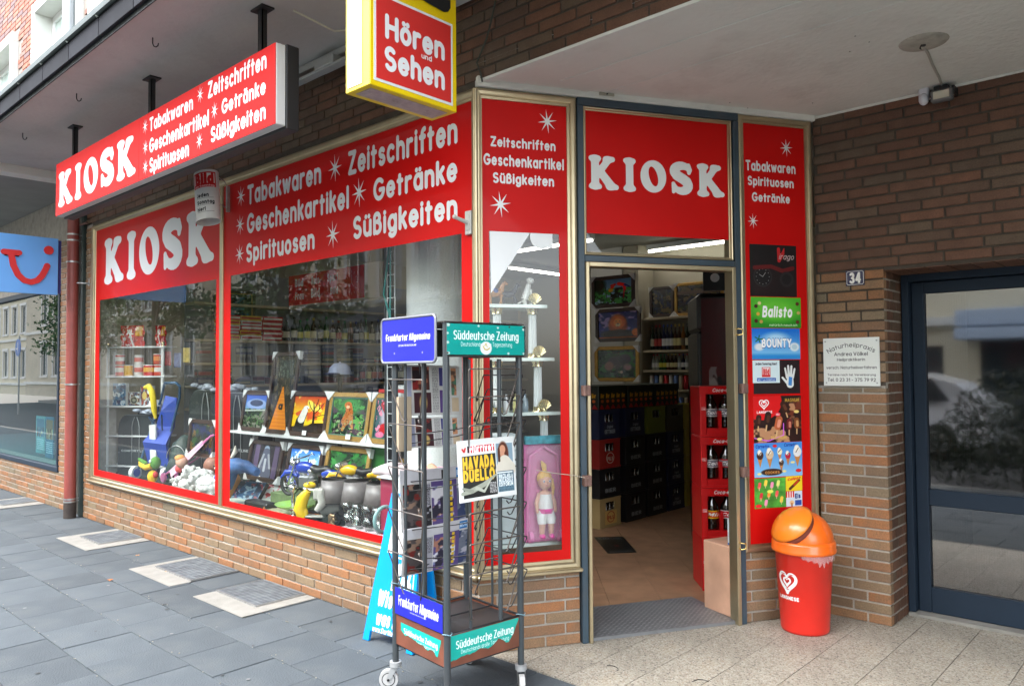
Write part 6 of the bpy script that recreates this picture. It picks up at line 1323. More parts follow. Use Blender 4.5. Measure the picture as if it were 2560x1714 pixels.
for z,zz in ((1.558,0),(1.058,1),(.788,2),(1.308,3)):
    y=1.15; ns_=0
    while y<(5.9 if zz!=3 else 3.2):
        n=rd.choice([1,1,2,2,3]); ns_+=1; q1,q2,q3=rd.uniform(.5,1.1),rd.uniform(.35,.8),rd.uniform(.7,1.9)
        for r_ in range(n): put(rd.choice(CO[7:]),'packet',(-5.46,y,z+r_*.0565*q3),'flat packet, %s in the %s stack from the left on the %s packet shelf'%(['lowest','second','third'][r_],ordinal(ns_),['upper','third','lowest','second'][zz]),'packet','packets on the left wall shelves',rd.uniform(-.15,.15),(q1,q2,q3))
        y+=rd.uniform(.15,.26)
# light box hanging inside
p=P(420,110,(.78,.06,.08)); 
for t,x,y,h,wd in (('Bild',.09,.36,.20,.12),('der',.13,.50,.06,.05),('Frau',.09,.80,.20,.13),('Auto',.32,.36,.22,.11),('Bild',.32,.78,.24,.12),('Sport',.54,.34,.20,.14),('Bild',.58,.76,.18,.10)): p.text(t,x,y,h,(.92,.88,.88),wd,w=1.2,slant=.15 if t in('Frau','der') else 0)
for k in range(12): a=R(30*k); p.line([(.85+.055*math.sin(a),.5-.30*math.cos(a)),(.85+.07*math.sin(a),.5-.38*math.cos(a))],.006,(.95,.9,.9))
p.line([(.85,.5),(.85,.25)],.008,(.9,.85,.85)); p.line([(.85,.5),(.875,.62)],.008,(.9,.85,.85))
rb=thing('light_box','red newspaper light box with a clock hanging behind the wide street window','sign',(-3.1,1.25,2.08)); plate(F0,-3.79,-2.585,2.085,2.370,1.195,.004,img_mat('lightbox_print',p.a,.3,.3),'front',rb)
b=B(); b.box(-3.80,-2.38,1.20,1.34,2.075,2.380,bev=.003); b.build('case',M('cream_case',(.52,.46,.36),.5),rb)
for x in (-3.6,-2.6): 
    b=B(); b.cyl((x,1.27,2.38),(x,1.27,2.93),.006); b.build('hanger',m_steel,rb)
# wire rack and hose at the column
wr=thing('wire_ladder','narrow white wire rack hanging beside the round column','wire rack',(-1.12,.33,.5)); b=B()
for x in (-1.165,-1.085): b.tube([(x,.33,.6),(x,.33,2.30)],.003,5)
z=.65
while z<2.3: b.tube([(-1.165,.33,z),(-1.085,.33,z)],.0025,5); z+=.075
b.build('wires',m_white,wr)
b=B(); b.tube([(-1.10,.30,2.30),(-1.12,.29,2.1),(-1.15,.29,1.95),(-1.10,.30,1.80),(-1.07,.30,1.6),(-1.08,.30,1.5)],.007,6); b.tube([(-1.08,.29,2.30),(-1.08,.29,2.0),(-1.085,.29,1.75),(-1.06,.30,1.5)],.006,6); tag(b.build('cable_loop',M('teal_cable',(.02,.22,.20),.4)),'teal cable looped over the white wire rack','cable')
b=B(); b.box(-1.235,-1.205,.36,.40,.43,2.30); tag(b.build('dark_post',m_darkmetal),'dark steel post left of the white wire rack','post')
# ---------------------------------------------------------------- framed pictures
m_fr_dark=M('dark_wood',(.045,.022,.014),.35,var=.2,scale=10,coat=.2); m_fr_gold=M('gold_frame',(.48,.28,.07),.35,metal=.6,var=.15,scale=30,bump=.3,bscale=150); m_card=M('card_corner',(.74,.75,.74),.7)
def picture(label,T,w,h,img,fm=None,fr=.035,corners='1111',lean=.0,group='framed pictures',inner=None):
    """T: frame, lower left corner at origin, x right, y away; lean tips the top back"""
    t=thing('framed_picture',label,'picture',tuple(T.translation),0,group); Q=T@Matrix.Rotation(lean,4,'X'); fm=fm or m_fr_dark
    b=B(Q)
    b.box(0,w,-.022,0,0,fr,bev=.004); b.box(0,w,-.022,0,h-fr,h,bev=.004); b.box(0,fr,-.022,0,fr,h-fr,bev=.004); b.box(w-fr,w,-.022,0,fr,h-fr,bev=.004)
    b.build('frame',fm,t)
    if inner:
        b=B(Q); e=fr; i=.008
        b.box(e,w-e,-.016,0,e,e+i); b.box(e,w-e,-.016,0,h-e-i,h-e); b.box(e,e+i,-.016,0,e+i,h-e-i); b.box(w-e-i,w-e,-.016,0,e+i,h-e-i); b.build('inlay',inner,t)
    plate(Q,fr,w-fr,fr,h-fr,-.008,.004,img,'print',t)
    c=.062
    for k,(cx,cz,sx,sz) in enumerate(((0,0,1,1),(w,0,-1,1),(w,h,-1,-1),(0,h,1,-1))):
        if corners[k]!='1': continue
        b=B(Q); g0_=.004; pts=[(cx-sx*g0_,cz-sz*g0_),(cx+sx*c,cz-sz*g0_),(cx-sx*g0_,cz+sz*c)]
        vs=[(x,y,z) for y in (-.027,.004) for x,z in pts]; b.add(vs,[[0,1,2],[3,5,4],[0,3,4,1],[1,4,5,2],[2,5,3,0]]); b.build('corner_guard',m_card,t)
    return t
def img_car():
    p=P(130,180,(.2,.35,.6)); p.grad((.10,.30,.75),(.55,.70,.80),'y',0,.5); p.ell(.5,.28,.45,.16,(.55,.65,.85),.1); p.ell(.5,.25,.30,.10,(.12,.2,.35),.1); p.blend((p.Y-.42)*12,(.13,.22,.12)); p.patches([(.30,.42,.25),(.06,.10,.07),(.45,.45,.40)],9,3,.52,.42,1); p.line([(0,.5),(1,.45)],.02,(.75,.78,.75)); return p.a
def img_boat():
    p=P(130,300,(.10,.085,.06)); p.mottle(.6,20,2); p.patches([(.25,.18,.10),(.04,.04,.035),(.35,.30,.22)],14,4,.55); p.rect(.2,.05,.85,.30,(.16,.20,.19)); p.patches([(.40,.42,.38)],20,9,.60,.05,.3,.2,.85)
    m=((p.Y>.42)&(np.abs(p.X-.50)<(p.Y-.38)*.62)).astype(float); p.blend(m,(.93,.55,.08)); p.blend(m*((p.Y*40%2)<.5)*.35,(.75,.35,.05)); p.text('a',.40,.72,.08,(.2,.12,.05),.2,w=1.3); return p.a
def img_eagle():
    p=P(200,210,(.95,.70,.1)); p.grad((.80,.25,.12),(.97,.80,.12),'y',0,.45); p.patches([(.85,.35,.15),(.97,.88,.35)],4,5,.6,0,.7)
    p.line([(.66,1.0),(.66,.6),(.64,.35),(.60,.15)],[.035,.03,.018,.006],(.10,.06,.05))
    for q in (((.65,.5),(.80,.35),(.92,.18)),((.65,.45),(.52,.30),(.46,.16)),((.65,.6),(.85,.52),(.97,.50)),((.64,.35),(.72,.2),(.74,.08)),((.8,.35),(.78,.22))): p.line(list(q),.009,(.12,.07,.05))
    p.blend((p.Y-.84+.1*p.X)*20,(.20,.14,.08)); p.line([(.22,.98),(.26,.70),(.36,.46)],[.14,.13,.09],(.10,.09,.09)); p.line([(.28,.66),(.36,.42),(.40,.36)],[.10,.085,.07],(.90,.89,.84)); p.ell(.40,.34,.09,.075,(.92,.91,.87),.2); p.line([(.46,.37),(.50,.41),(.49,.44)],[.022,.015,.006],(.90,.55,.08)); p.ell(.43,.335,.012,.012,(.05,.05,.05),.3)
    p.line([(.45,1.0),(.65,.84),(1,.80)],[.12,.10,.08],(.13,.07,.05)); p.mottle(.08,10,3); return p.a
def img_leopard():
    p=P(210,220,(.10,.20,.12)); p.mottle(.5,7,8); p.patches([(.20,.42,.18),(.04,.09,.07),(.35,.62,.30),(.30,.22,.28)],8,15,.55); p.ell(.5,.22,.3,.25,(.25,.55,.28),.9)
    p.line([(.42,.62),(.50,.40),(.46,.22)],[.11,.10,.085],(.72,.40,.16)); p.line([(.44,.60),(.36,.85)],[.06,.035],(.70,.45,.22)); p.line([(.55,.50),(.62,.80)],[.06,.03],(.70,.45,.22)); p.ell(.44,.20,.10,.085,(.80,.42,.15),.2); p.ell(.44,.25,.05,.04,(.9,.75,.6),.3)
    g_=np.random.default_rng(5)
    for _ in range(90): x,y=.30+.36*g_.random(),.15+.65*g_.random(); p.ell(x,y,.008,.009,(.20,.10,.06),.5)
    p.patches([(.60,.50,.40),(.55,.65,.45)],16,33,.62,.6,1,.1,.9); return p.a
def img_flowers():
    p=P(120,210,(.20,.32,.34)); p.mottle(.3,6,3); p.ell(.55,.45,.30,.35,(.68,.66,.72),.5); p.line([(.35,.15),(.6,.4)],.08,(.65,.12,.16)); p.ell(.45,.75,.20,.13,(.75,.08,.12),.3); p.ell(.3,.9,.2,.08,(.85,.45,.6),.3); p.line([(.6,.1),(.7,.3)],.06,(.15,.1,.12)); p.patches([(.9,.55,.65)],8,4,.62); return p.a
def img_lady():
    p=P(170,190,(.12,.10,.15)); p.mottle(.4,6,2); 
    for x in (.18,.84): p.line([(x,0),(x,1)],.07,(.36,.30,.42))
    p.ell(.5,.12,.09,.10,(.55,.62,.70),.3); p.line([(.5,.2),(.5,.9)],[.10,.22],(.32,.34,.42)); p.line([(.42,.3),(.32,.7)],.03,(.6,.62,.65)); p.line([(.58,.3),(.68,.7)],.03,(.6,.62,.65)); p.line([(.5,.45),(.5,.8)],.035,(.68,.70,.74)); return p.a
def img_lake():
    p=P(180,170,(.3,.6,.9)); p.grad((.15,.45,.88),(.60,.80,.95),'y',0,.4); p.patches([(.95,.97,.98)],5,3,.5,0,.42); p.rect(0,.42,1,.52,(.10,.22,.14)); 
    for x in (.10,.2,.3,.62,.7): p.line([(x,.5),(x,.18+.1*abs(math.sin(x*30)))],[.03,.006],(.06,.14,.10))
    p.rect(0,.52,1,1,(.30,.35,.72)); p.patches([(.15,.25,.5),(.5,.52,.85)],7,6,.5,.52,1); p.ell(.8,.55,.16,.10,(.50,.42,.36),.3); p.line([(.66,.12),(.72,.09),(.78,.13)],.01,(.1,.1,.12)); return p.a
def img_wolves():
    p=P(220,170,(.10,.35,.14)); p.mottle(.5,9,4); p.patches([(.20,.55,.22),(.04,.16,.08)],7,7,.55); p.ell(.42,.48,.16,.20,(.42,.36,.35),.2); p.ell(.42,.34,.10,.10,(.50,.44,.42),.2); p.ell(.68,.50,.15,.22,(.28,.24,.24),.2); p.ell(.66,.34,.08,.09,(.30,.26,.26),.2); p.ell(.68,.38,.04,.04,(.6,.58,.55),.3); p.ell(.82,.62,.12,.1,(.55,.55,.55),.4); return p.a
def img_parrots():
    p=P(220,170,(.45,.62,.72)); p.grad((.30,.45,.58),(.60,.72,.78)); p.patches([(.10,.24,.10),(.06,.15,.07),(.25,.55,.25)],6,9,.52,.35,1); p.ell(.08,.2,.22,.3,(.07,.16,.08),.5)
    p.line([(.46,.26),(.55,.22)],.045,(.75,.10,.08)); p.line([(.50,.28),(.42,.46)],[.06,.05],(.82,.20,.12)); p.ell(.44,.44,.06,.07,(.90,.60,.15),.3); p.line([(.66,.20),(.80,.26),(.82,.45)],[.07,.06,.04],(.80,.12,.10)); p.line([(.82,.26),(.94,.34)],[.04,.02],(.08,.15,.4)); p.line([(.80,.45),(.78,.80)],[.03,.015],(.65,.10,.12)); p.line([(.62,.50),(.74,.32)],.012,(.2,.15,.12)); p.line([(.30,.3),(.34,.95)],.012,(.05,.1,.06)); p.patches([(.05,.1,.08)],14,22,.60,.6,1); return p.a*1.25
def img_lion():
    p=P(220,170,(.07,.10,.32)); p.patches([(.45,.40,.55),(.10,.14,.42)],4,14,.60,0,.7); p.ell(.5,.50,.24,.40,(.45,.20,.08),.3); p.ell(.5,.38,.20,.26,(.60,.30,.12),.3); p.ell(.5,.40,.11,.16,(.68,.42,.20),.3); p.ell(.5,.50,.06,.07,(.75,.62,.48),.3); p.ell(.5,.455,.025,.02,(.2,.1,.07),.2)
    for x in (.455,.545): p.ell(x,.36,.014,.012,(.15,.08,.04),.3)
    p.ell(.5,.56,.025,.012,(.25,.12,.1),.3); p.ell(.5,.86,.42,.18,(.12,.08,.05),.3); p.blend((p.Y-.93)*20,(.55,.28,.10)); p.ell(.95,.8,.10,.14,(.60,.32,.12),.2); p.mottle(.15,12,6); return p.a*1.5
def img_elephants():
    p=P(220,170,(.07,.14,.06)); p.mottle(.4,8,2); p.patches([(.12,.28,.10)],7,3,.56); p.ell(.48,.45,.22,.24,(.20,.17,.17),.3); p.ell(.72,.34,.15,.18,(.16,.14,.14),.3); p.line([(.70,.4),(.66,.78)],[.04,.025],(.15,.13,.13)); p.ell(.30,.58,.12,.16,(.38,.27,.22),.4); p.ell(.78,.62,.1,.12,(.45,.34,.34),.5); p.ell(.62,.80,.04,.05,(.55,.5,.45),.4); p.patches([(.35,.33,.28)],9,31,.66,.5,.95,.2,.9); return p.a*1.5
def img_night(s):
    p=P(170,120,(.06,.08,.10)); p.mottle(.5,6,s); p.patches([(.20,.22,.14),(.35,.30,.18),(.10,.14,.22)],6,s+3,.56); p.rect(.0,.2,1,.32,(.35,.28,.22)) if s%2 else None; return p.a*1.3
m_inl=M('green_inlay',(.05,.16,.12),.4)
PB=.955
def pic(label,x,y,z,w,h,arr,**kw): return picture(label,at(x,y,z),w,h,img_mat('print_'+label.split()[0]+str(len(bpy.data.images)),arr,.25,.3),**kw)
LE=-.16
b=B(); b.box(-3.42,-.78,.40,.66,.935,.955,bev=.003); tag(b.build('display_shelf',m_white2),'long white display shelf across the wide street window','shelf')
for x in (-3.2,-1.3):
    b=B(); b.box(x,x+.03,.5,.53,.425,.935); tag(b.build('shelf_prop',m_white2),'white prop under the %s end of the long display shelf'%('left' if x<-2 else 'right'),'prop')
pic('blue car picture in a dark frame, leftmost on the long display shelf',-3.33,.46,PB,.42,.34,img_car(),lean=LE)
pic('tall dark frame with an orange boat shape, second on the display shelf',-2.93,.455,PB,.40,.66,img_boat(),lean=LE)
pic('white headed eagle before a yellow sunset in a dark frame',-2.54,.44,PB,.51,.345,img_eagle(),lean=LE)
pic('leopard in green leaves in a gold frame',-2.02,.44,PB,.50,.345,img_leopard(),lean=LE,fm=m_fr_gold,inner=m_inl)
pic('picture of red and pink flowers in a gold frame, right end of the display shelf',-1.50,.44,PB,.30,.345,img_flowers(),lean=LE,fm=m_fr_gold,inner=m_inl)
pic('violet picture of a veiled lady in a dark frame, leftmost of the lower row',-3.16,.42,.565,.52,.33,img_lady(),lean=-.2)
pic('mountain lake under a blue sky in a dark frame in the lower row',-2.57,.42,.565,.48,.33,img_lake(),lean=-.2)
pic('two grey wolves among green leaves in a gold frame, right of the lower row',-2.05,.42,.565,.53,.345,img_wolves(),lean=-.2,fm=m_fr_gold)
pic('narrow blue picture half hidden at the right end of the lower row',-1.33,.48,.565,.30,.30,img_lake(),lean=-.2,fm=m_fr_gold)
b=B(); b.box(-3.3,-1.0,.44,.66,.425,.56,bev=.004); tag(b.build('display_step',M('platform_cloth',(.03,.045,.04))),'dark step on the platform under the lower row of pictures','platform')
b=B(); b.box(-1.56,-1.30,.50,.505,.56,.93); tag(b.build('green_panel',M('bright_green_card',(.02,.20,.03),.7)),'bright green panel between the wolves picture and the column','panel')
# pictures standing on the crates and on the back shelf
PX=.55
pic('two red parrots on a branch in a dark frame, topmost of the three hung pictures',-1.70,3.29,2.045,.50,.305,img_parrots(),group='hung pictures seen through the door')
pic('lion with a golden mane before a dark blue sky, middle of the hung pictures',-1.665,3.30,1.715,.52,.32,img_lion(),group='hung pictures seen through the door')
pic('elephants at the forest edge in a gold frame, lowest of the hung pictures',-1.665,3.28,1.335,.51,.335,img_elephants(),group='hung pictures seen through the door',fm=m_fr_gold)
b=B(); b.box(-2.92,-2.45,4.90,5.27,0,2.93); b.box(-2.45,-2.24,4.93,5.27,0,2.93,m=1); tag(b.build('square_pillar',[M('white_pillar',(.62,.62,.58),.8),m_inwall]),'square pale pillar behind the hung pictures','pillar')
b=B(); b.box(-2.9,1.0,5.28,5.34,0,2.93); structure(b.build('partition_wall',m_inwall))
bs=thing('back_shelf','pale back shelf with bottles and cans seen through the open door','shelf',(-1.9,5.1,0))
for z,x1 in ((2.03,-1.2),(1.645,-1.53),(1.412,-1.53),(1.185,-1.5),(.93,-1.2)):
    b=B(); b.box(-2.235,x1,5.0,5.275,z,z+.028,bev=.002); b.build('shelf_board',m_board,bs)
pic('dark forest stream picture at the left on the back shelf',-2.16,5.06,2.06,.33,.36,img_night(2),group='pictures on the back shelf'); pic('dark evening landscape in a gold frame on the back shelf',-1.82,5.06,2.06,.62,.38,img_night(5),group='pictures on the back shelf',fm=m_fr_gold)
for i in range(11): put(KB[[0,6,6,4,4,4,1,1,5][i%9]],'bottle',(-2.16+i*.052*1.0,5.10,1.673),'wine bottle, %s from the left in the top row of the back shelf'%ordinal(i+1),'bottle','wine bottles on the back shelf',rd.uniform(0,6),(.66,.66,1.0))
for i in range(13): put(KB[[2,2,3,3,1,1,1,2,4][i%9]],'bottle',(-2.16+i*.050,5.12,1.440),'small juice bottle, %s from the left on the back shelf'%ordinal(i+1),'bottle','juice bottles on the back shelf',rd.uniform(0,6),(.62,.62,.62))
for j,(z,n) in enumerate(((1.213,10),(.958,12))):
    for i in range(n):
        b=B(); b.lathe([(0,0),(.026,0),(.030,.006),(.030,.155),(.024,.165),(0,.165)],(0,0,0),12); c=[(.6,.6,.6),(.6,.04,.05),(.55,.5,.35),(.12,.2,.45)][(i*3+j)%4]
        k='canm%d'%((i*3+j)%4)
        if k not in _sm: o=b.build('drink_can',M('can_%d'%((i*3+j)%4),c,.25,metal=.5)); _sm[k]=o.data; bpy.data.objects.remove(o)
        put(_sm[k],'drink_can',(-2.17+i*.066,5.09,z),'drink can, %s from the left in the %s can row of the back shelf'%(ordinal(i+1),['upper','lower'][j]),'can',['drink cans in the upper row','drink cans in the lowest row'][j])
# ---------------------------------------------------------------- crates
def crate(label,x,y,z,col,T=None,w=.40,d=.31,h=.262,logo=None,group='beer crates inside the door',face=None,side=None,rz=0.):
    """open plastic crate: w along local x, d along local y, handle holes, printed panels"""
    T=T or at(x,y,z,rz); t=thing('beer_crate',label,'crate',tuple(T.translation),0,group); m=M('crate_'+'_'.join(str(int(c*99)) for c in col),col,.4,var=.06,scale=6)
    b=B(T); e=.012
    hx=.07
    for s,yy in ((0,0),(1,d-e)):
        b.box(0,w,yy,yy+e,0,h*.58,bev=.002); b.box(0,w/2-hx,yy,yy+e,h*.58,h); b.box(w/2+hx,w,yy,yy+e,h*.58,h); b.box(w/2-hx,w/2+hx,yy,yy+e,h*.86,h)
    for xx in (0,w-e):
        b.box(xx,xx+e,e,d-e,0,h*.58); b.box(xx,xx+e,e,d/2-hx,h*.58,h); b.box(xx,xx+e,d/2+hx,d-e,h*.58,h); b.box(xx,xx+e,d/2-hx,d/2+hx,h*.86,h)
    b.box(e,w-e,e,d-e,0,.01)
    for zz in (.0,h-.014): b.box(-.004,w+.004,-.004,.0,zz,zz+.014); b.box(w,w+.004,0,d+.004,zz,zz+.014)
    b.build('body',m,t)
    b=B(T)
    for i in range(4):
        for j in range(5):
            bx,by=.05+i*(w-.1)/3,.045+j*(d-.09)/4; b.lathe([(.028,.012),(.028,.15),(.012,.19),(.012,.235),(.015,.237),(.015,.247)],(bx,by,0),8)
    tag(b.build('bottles',M('brown_bottle',(.035,.015,.006),.12,spec=.7),t),kind='stuff')
    if logo is not None: plate(T@at(w+.0045,0,0,R(90)),d*.22,d*.78,h*.10,h*.56,-.0005,.0004,logo,'logo',t); plate(T,w*.28,w*.72,h*.10,h*.56,-.0055,.0004,logo,'logo',t)
    return t
def logo_img(name,bg,fg,txt,ring=True,sub=None):
    p=P(120,96,bg)
    if ring: p.ell(.5,.46,.34,.42,fg,.04); p.ell(.5,.46,.28,.36,bg,.04)
    p.text(txt,.5,.62 if ring else .8,.22 if ring else .24,fg,.5 if ring else .9,w=1.1,center=True)
    if sub: p.text(sub,.5,.40,.18,fg,.5,w=.9,center=True,slant=.2)
    return img_mat(name,p.a,.4)
NAV=(.012,.018,.060); BLK=(.012,.012,.014); lo_o=logo_img('oettinger',tuple(.15+.4*c for c in (.03,.06,.25)),(.62,.66,.70),'OETTINGER',False,'Original'); lo_r=logo_img('ringlogo_red',(.62,.10,.08),(.80,.80,.75),'PILS'); lo_y=logo_img('ringlogo_tan',(.80,.66,.38),(.65,.20,.10),'PILS'); lo_b=logo_img('strip_white',(.10,.10,.11),(.55,.57,.58),'BIER',False)
XF=-1.70
stackA=[((.42,.30,.13),lo_y,'tan beer crate at the bottom of the front stack'),(BLK,lo_b,'black beer crate second from the floor in the front stack'),((.33,.022,.018),lo_r,'red beer crate third from the floor in the front stack'),(NAV,lo_o,'navy crate on top of the front stack, left of the door view')]
for k,(c,l,lab) in enumerate(stackA): crate(lab,XF,2.825,.02+.266*k,c,logo=l,d=.325)
stk=[(3.24,[BLK,BLK,BLK,NAV],[lo_b,lo_b,lo_b,lo_o],'second'),(3.62,[BLK,BLK,BLK,(.14,.17,.02)],[lo_b,lo_b,lo_b,None],'third'),(3.99,[NAV,NAV,NAV,(.05,.045,.03)],[lo_o,lo_o,lo_o,None],'fourth'),(4.34,[(.40,.32,.05)]*4,[None]*4,'rearmost')]
for yy,cs,ls,nm in stk:
    for k,(c,l) in enumerate(zip(cs,ls)): crate('%s beer crate, %s from the floor in the %s stack'%({BLK:'black',NAV:'navy'}.get(c,'yellow green' if c[1]<.2 and c[0]>.1 else 'yellow' if c[0]>.2 else 'dark brown'),['lowest','second','third','topmost'][k],nm),XF,yy,.02+.266*k,c,logo=l,d=.33 if yy<3.9 else .31)
p=P(200,110,(.05,.09,.05)); p.mottle(.5,8,2)
for i in range(5): p.ell(.12+.19*i,.42,.07,.26,(.12,.10,.05),.2); p.text('Bier',.06+.19*i,.50,.16,(.85,.62,.08),.12,w=1.3,slant=.2); p.ell(.12+.19*i,.66,.05,.07,(.8,.35,.05),.3)
for i in range(5): m_=((p.Y>.80+.0)&(np.abs((p.X*5)%1-.5)*.5+.78<p.Y)); p.blend(m_.astype(float),(.62,.08,.08))
m_six=img_mat('sixpack_print',p.a,.4)
for i,(yy,l) in enumerate(((2.83,'nearest green beer multipack with yellow lettering on top of the crates'),(3.30,'second green beer multipack behind the nearest one'),(3.77,'third green beer multipack on top of the crates'))):
    t=thing('multipack',l,'multipack',(-1.5,yy,1.085)); b=B(); b.box(-1.72,-1.305,yy,yy+.45,1.087,1.30,bev=.004); b.build('carton',M('dark_green_carton',(.015,.03,.015),.4),t); plate(at(-1.3045,yy,1.087,R(90)),.005,.445,.002,.21,0,.0004,m_six,'print',t); plate(at(-1.72,yy,1.087),.005,.41,.002,.21,-.0008,.0004,m_six,'print',t)
# red cola crates with bottles
p=P(220,60,(.83,.06,.07)); p.text('Coca-Cola',.5,.72,.46,(.96,.94,.94),.72,w=.85,center=True,slant=.35); m_cc=img_mat('cola_script',p.a,.35,.2)
p=P(60,60,(.80,.05,.06)); p.rect(.08,.22,.92,.78,(.93,.90,.90)); p.rect(.12,.27,.88,.73,(.82,.10,.10)); p.text('Cola',.5,.64,.26,(.96,.92,.92),.62,w=.9,center=True,slant=.3); m_cc2=img_mat('cola_badge',p.a,.35)
m_cr=M('cola_crate_red',(.62,.010,.012),.35,var=.05,scale=5,coat=.15)
CT=frame_of((.328,1.712,.02),(.74,.67,0))
def lab_img(name,c1,c2,txt): p=P(110,60,c1); p.rect(0,0,1,.12,c2); p.rect(0,.88,1,1,c2); p.text(txt,.5,.66,.34,(.97,.95,.95),.66,w=1.0,center=True,slant=.3); return img_mat(name,p.a,.4)
LB=[lab_img('cola_label_grey',(.50,.50,.54),(.75,.72,.72),'Cola'),lab_img('cola_label_silver',(.62,.60,.63),(.8,.1,.12),'Cola'),lab_img('cola_label_red',(.80,.06,.10),(.85,.8,.8),'Cola'),lab_img('cola_label_yellow',(.85,.35,.05),(.9,.7,.1),'Mix')]
m_cola=M('cola_liquid',(.012,.006,.004),.05,spec=.8,coat=.4)
for k in range(4):
    T=CT@Matrix.Translation((0,0,.3295*k)); h=.327
    t=thing('cola_crate','red cola crate, '+['lowest of the stack, partly behind the pink box','second from the floor, with red and yellow labelled bottles','third from the floor, with grey labelled bottles','topmost of the stack beside the door'][k],'crate',tuple(T.translation),0,'red cola crates beside the door')
    b=B(T); wd=.40
    b.box(0,.042,-.0,.28,0,h,bev=.006); b.box(.042,wd,0,.28,0,.055); b.box(.042,wd,0,.28,h-.052,h-.0,bev=.002); b.box(wd,wd+.03,0,.28,0,h); b.box(.042,wd,.26,.28,.055,h-.052)
    b.box(-.004,wd+.03,-.006,.0,.0,.018); b.box(-.004,wd+.03,-.006,0,h-.05,h-.0)
    for xx in (.120,.220,.320): b.box(xx,xx+.020,.004,.26,.055,.165)
    b.build('body',m_cr,t); plate(T,.05,.25,h-.048,h-.004,-.0068,.0004,m_cc,'brand_print',t); plate(T,.005,.037,h*.50,h*.50+.035,-.0008,.0004,m_cc2,'brand_print',t)
    for i,xx in enumerate((.082,.178,.276)):
        o=None; b=B(T@Matrix.Translation((xx,.055,.0)))
        b.lathe([(.0,.057),(.040,.057),(.043,.065),(.043,.10),(.040,.112),(.043,.125),(.043,.185),(.036,.215),(.016,.248),(.014,.262),(.017,.264),(.017,.272),(0,.272)],(0,0,0),20,m=0)
        li=[[2,3,2],[3,2,2],[0,1,1],[0,0,1]][k][i]
        nn=14; vs=[];fs=[];uv={}
        for q in range(nn+1):
            a=R(-90)-R(95)+R(190)*q/nn; vs+=[(.0436*math.cos(a),.0436*math.sin(a),.128),(.0436*math.cos(a),.0436*math.sin(a),.180)]
        for q in range(nn): fs.append([2*q,2*q+2,2*q+3,2*q+1]); uv[q]=[(q/nn,0),((q+1)/nn,0),((q+1)/nn,1),(q/nn,1)]
        b.add(vs,fs,1,True,uv); b.lathe([(.0165,.264),(.0175,.266),(.0175,.282),(.0,.283)],(0,0,0),14,m=2)
        tag(b.build('cola_bottle',[m_cola,LB[li],[M('cap_black',(.03,.03,.03),.4),M('cap_red',(.6,.02,.03),.4)][k<2]]),'dark cola bottle, %s in the %s red crate'%(['left','middle','right'][i],['lowest','second','third','topmost'][k]),'bottle','cola bottles in the red crates')
pk=thing('pink_box','pinkish marbled box inside the door right of the red crates','box',(.62,1.45,0))
PT=frame_of((.500,1.410,.018),(.236,-.088,0)); b=B(PT); b.box(0,.262,0,.30,0,.405,bev=.006); b.build('box',M('pink_marble',(.62,.36,.24),.5,var=.22,scale=5,bump=.05),pk)
ft=thing('flyer_box','small white box with photos and a blue base on the pink box','box',(.70,1.38,.42)); b=B(PT); b.box(.19,.262,.02,.12,.407,.56,bev=.003); b.build('box',M('card_white',(.70,.74,.76),.5),ft)
p=P(60,110,(.82,.86,.88)); p.rect(.35,.30,.62,.45,(.25,.3,.28)); p.lines(.2,.12,.8,.25,3,(.5,.5,.55),1); p.lines(.15,.55,.85,.85,6,(.65,.65,.7),2); p.rect(0,.93,1,1,(.2,.45,.75)); plate(PT,.192,.260,.409,.558,.0195,.0004,img_mat('flyer_print',p.a),'print',ft)
fp_=thing('flower_pot','white pot with green leaves and small white flowers beside the door frame','plant',(.70,1.40,.56)); b=B(PT); b.lathe([(.0,.56),(.028,.56),(.04,.60),(.035,.60)],(.23,.07,0),16); b.build('pot',m_white,fp_)
b=B(PT); rg=random.Random(4)
for k in range(26): a=rg.uniform(0,6.28); l=rg.uniform(.03,.07); x0,y0,z0=.23,.07,.60; x1,y1,z1=x0+l*math.cos(a),y0+l*math.sin(a),z0+rg.uniform(.0,.09); s=.010; b.add([(x0,y0,z0),((x0+x1)/2+s,(y0+y1)/2,(z0+z1)/2+.01),(x1,y1,z1),((x0+x1)/2-s,(y0+y1)/2,(z0+z1)/2+.01)],[[0,1,2,3]])
tag(b.build('leaves',M('plant_green',(.05,.16,.03),.5),fp_),kind='stuff'); b=B(PT)
for k in range(10): a=rg.uniform(0,6.28); b.ball((.23+.05*math.cos(a),.07+.05*math.sin(a),.66+rg.uniform(0,.06)),.009,6)
tag(b.build('blossoms',m_white,fp_),kind='stuff')
# fridge
fg=thing('drinks_fridge','black and red drinks fridge with a large splash picture on its side','fridge',(.2,2.8,0)); FT=frame_of((-.175,2.60,.02),(.80,.6,0)); b=B(FT); b.box(0,.62,0,.6,0,1.72,bev=.02); b.box(0,.62,0,.6,1.72,2.02,bev=.03); b.build('cabinet',M('fridge_black',(.012,.012,.013),.3,coat=.2),fg)
p=P(140,300,(.42,.03,.05)); p.mottle(.25,5,3); p.patches([(.70,.66,.66),(.15,.02,.03),(.85,.82,.82)],6,17,.57,.35,1.,.1,1.); p.line([(.3,.5),(.8,.7),(.5,.95)],.05,(.75,.72,.72)); p.ell(.75,.85,.2,.12,(.18,.02,.03),.3); plate(FT,.030,.56,.45,1.98,-.002,.001,img_mat('fridge_print',p.a*.8,.3,.2),'door_picture',fg)
b=B(FT); b.box(.05,.56,-.004,.02,2.04,2.24,bev=.003); tag(b.build('black_box',m_black),'black carton with a round white logo standing on the drinks fridge','box'); 
b=B(FT); b.cyl((.14,-.006,2.14),(.14,-.004,2.14),.035,n=18); tag(b.build('round_logo',m_white),'round white logo on the black carton above the fridge','logo')
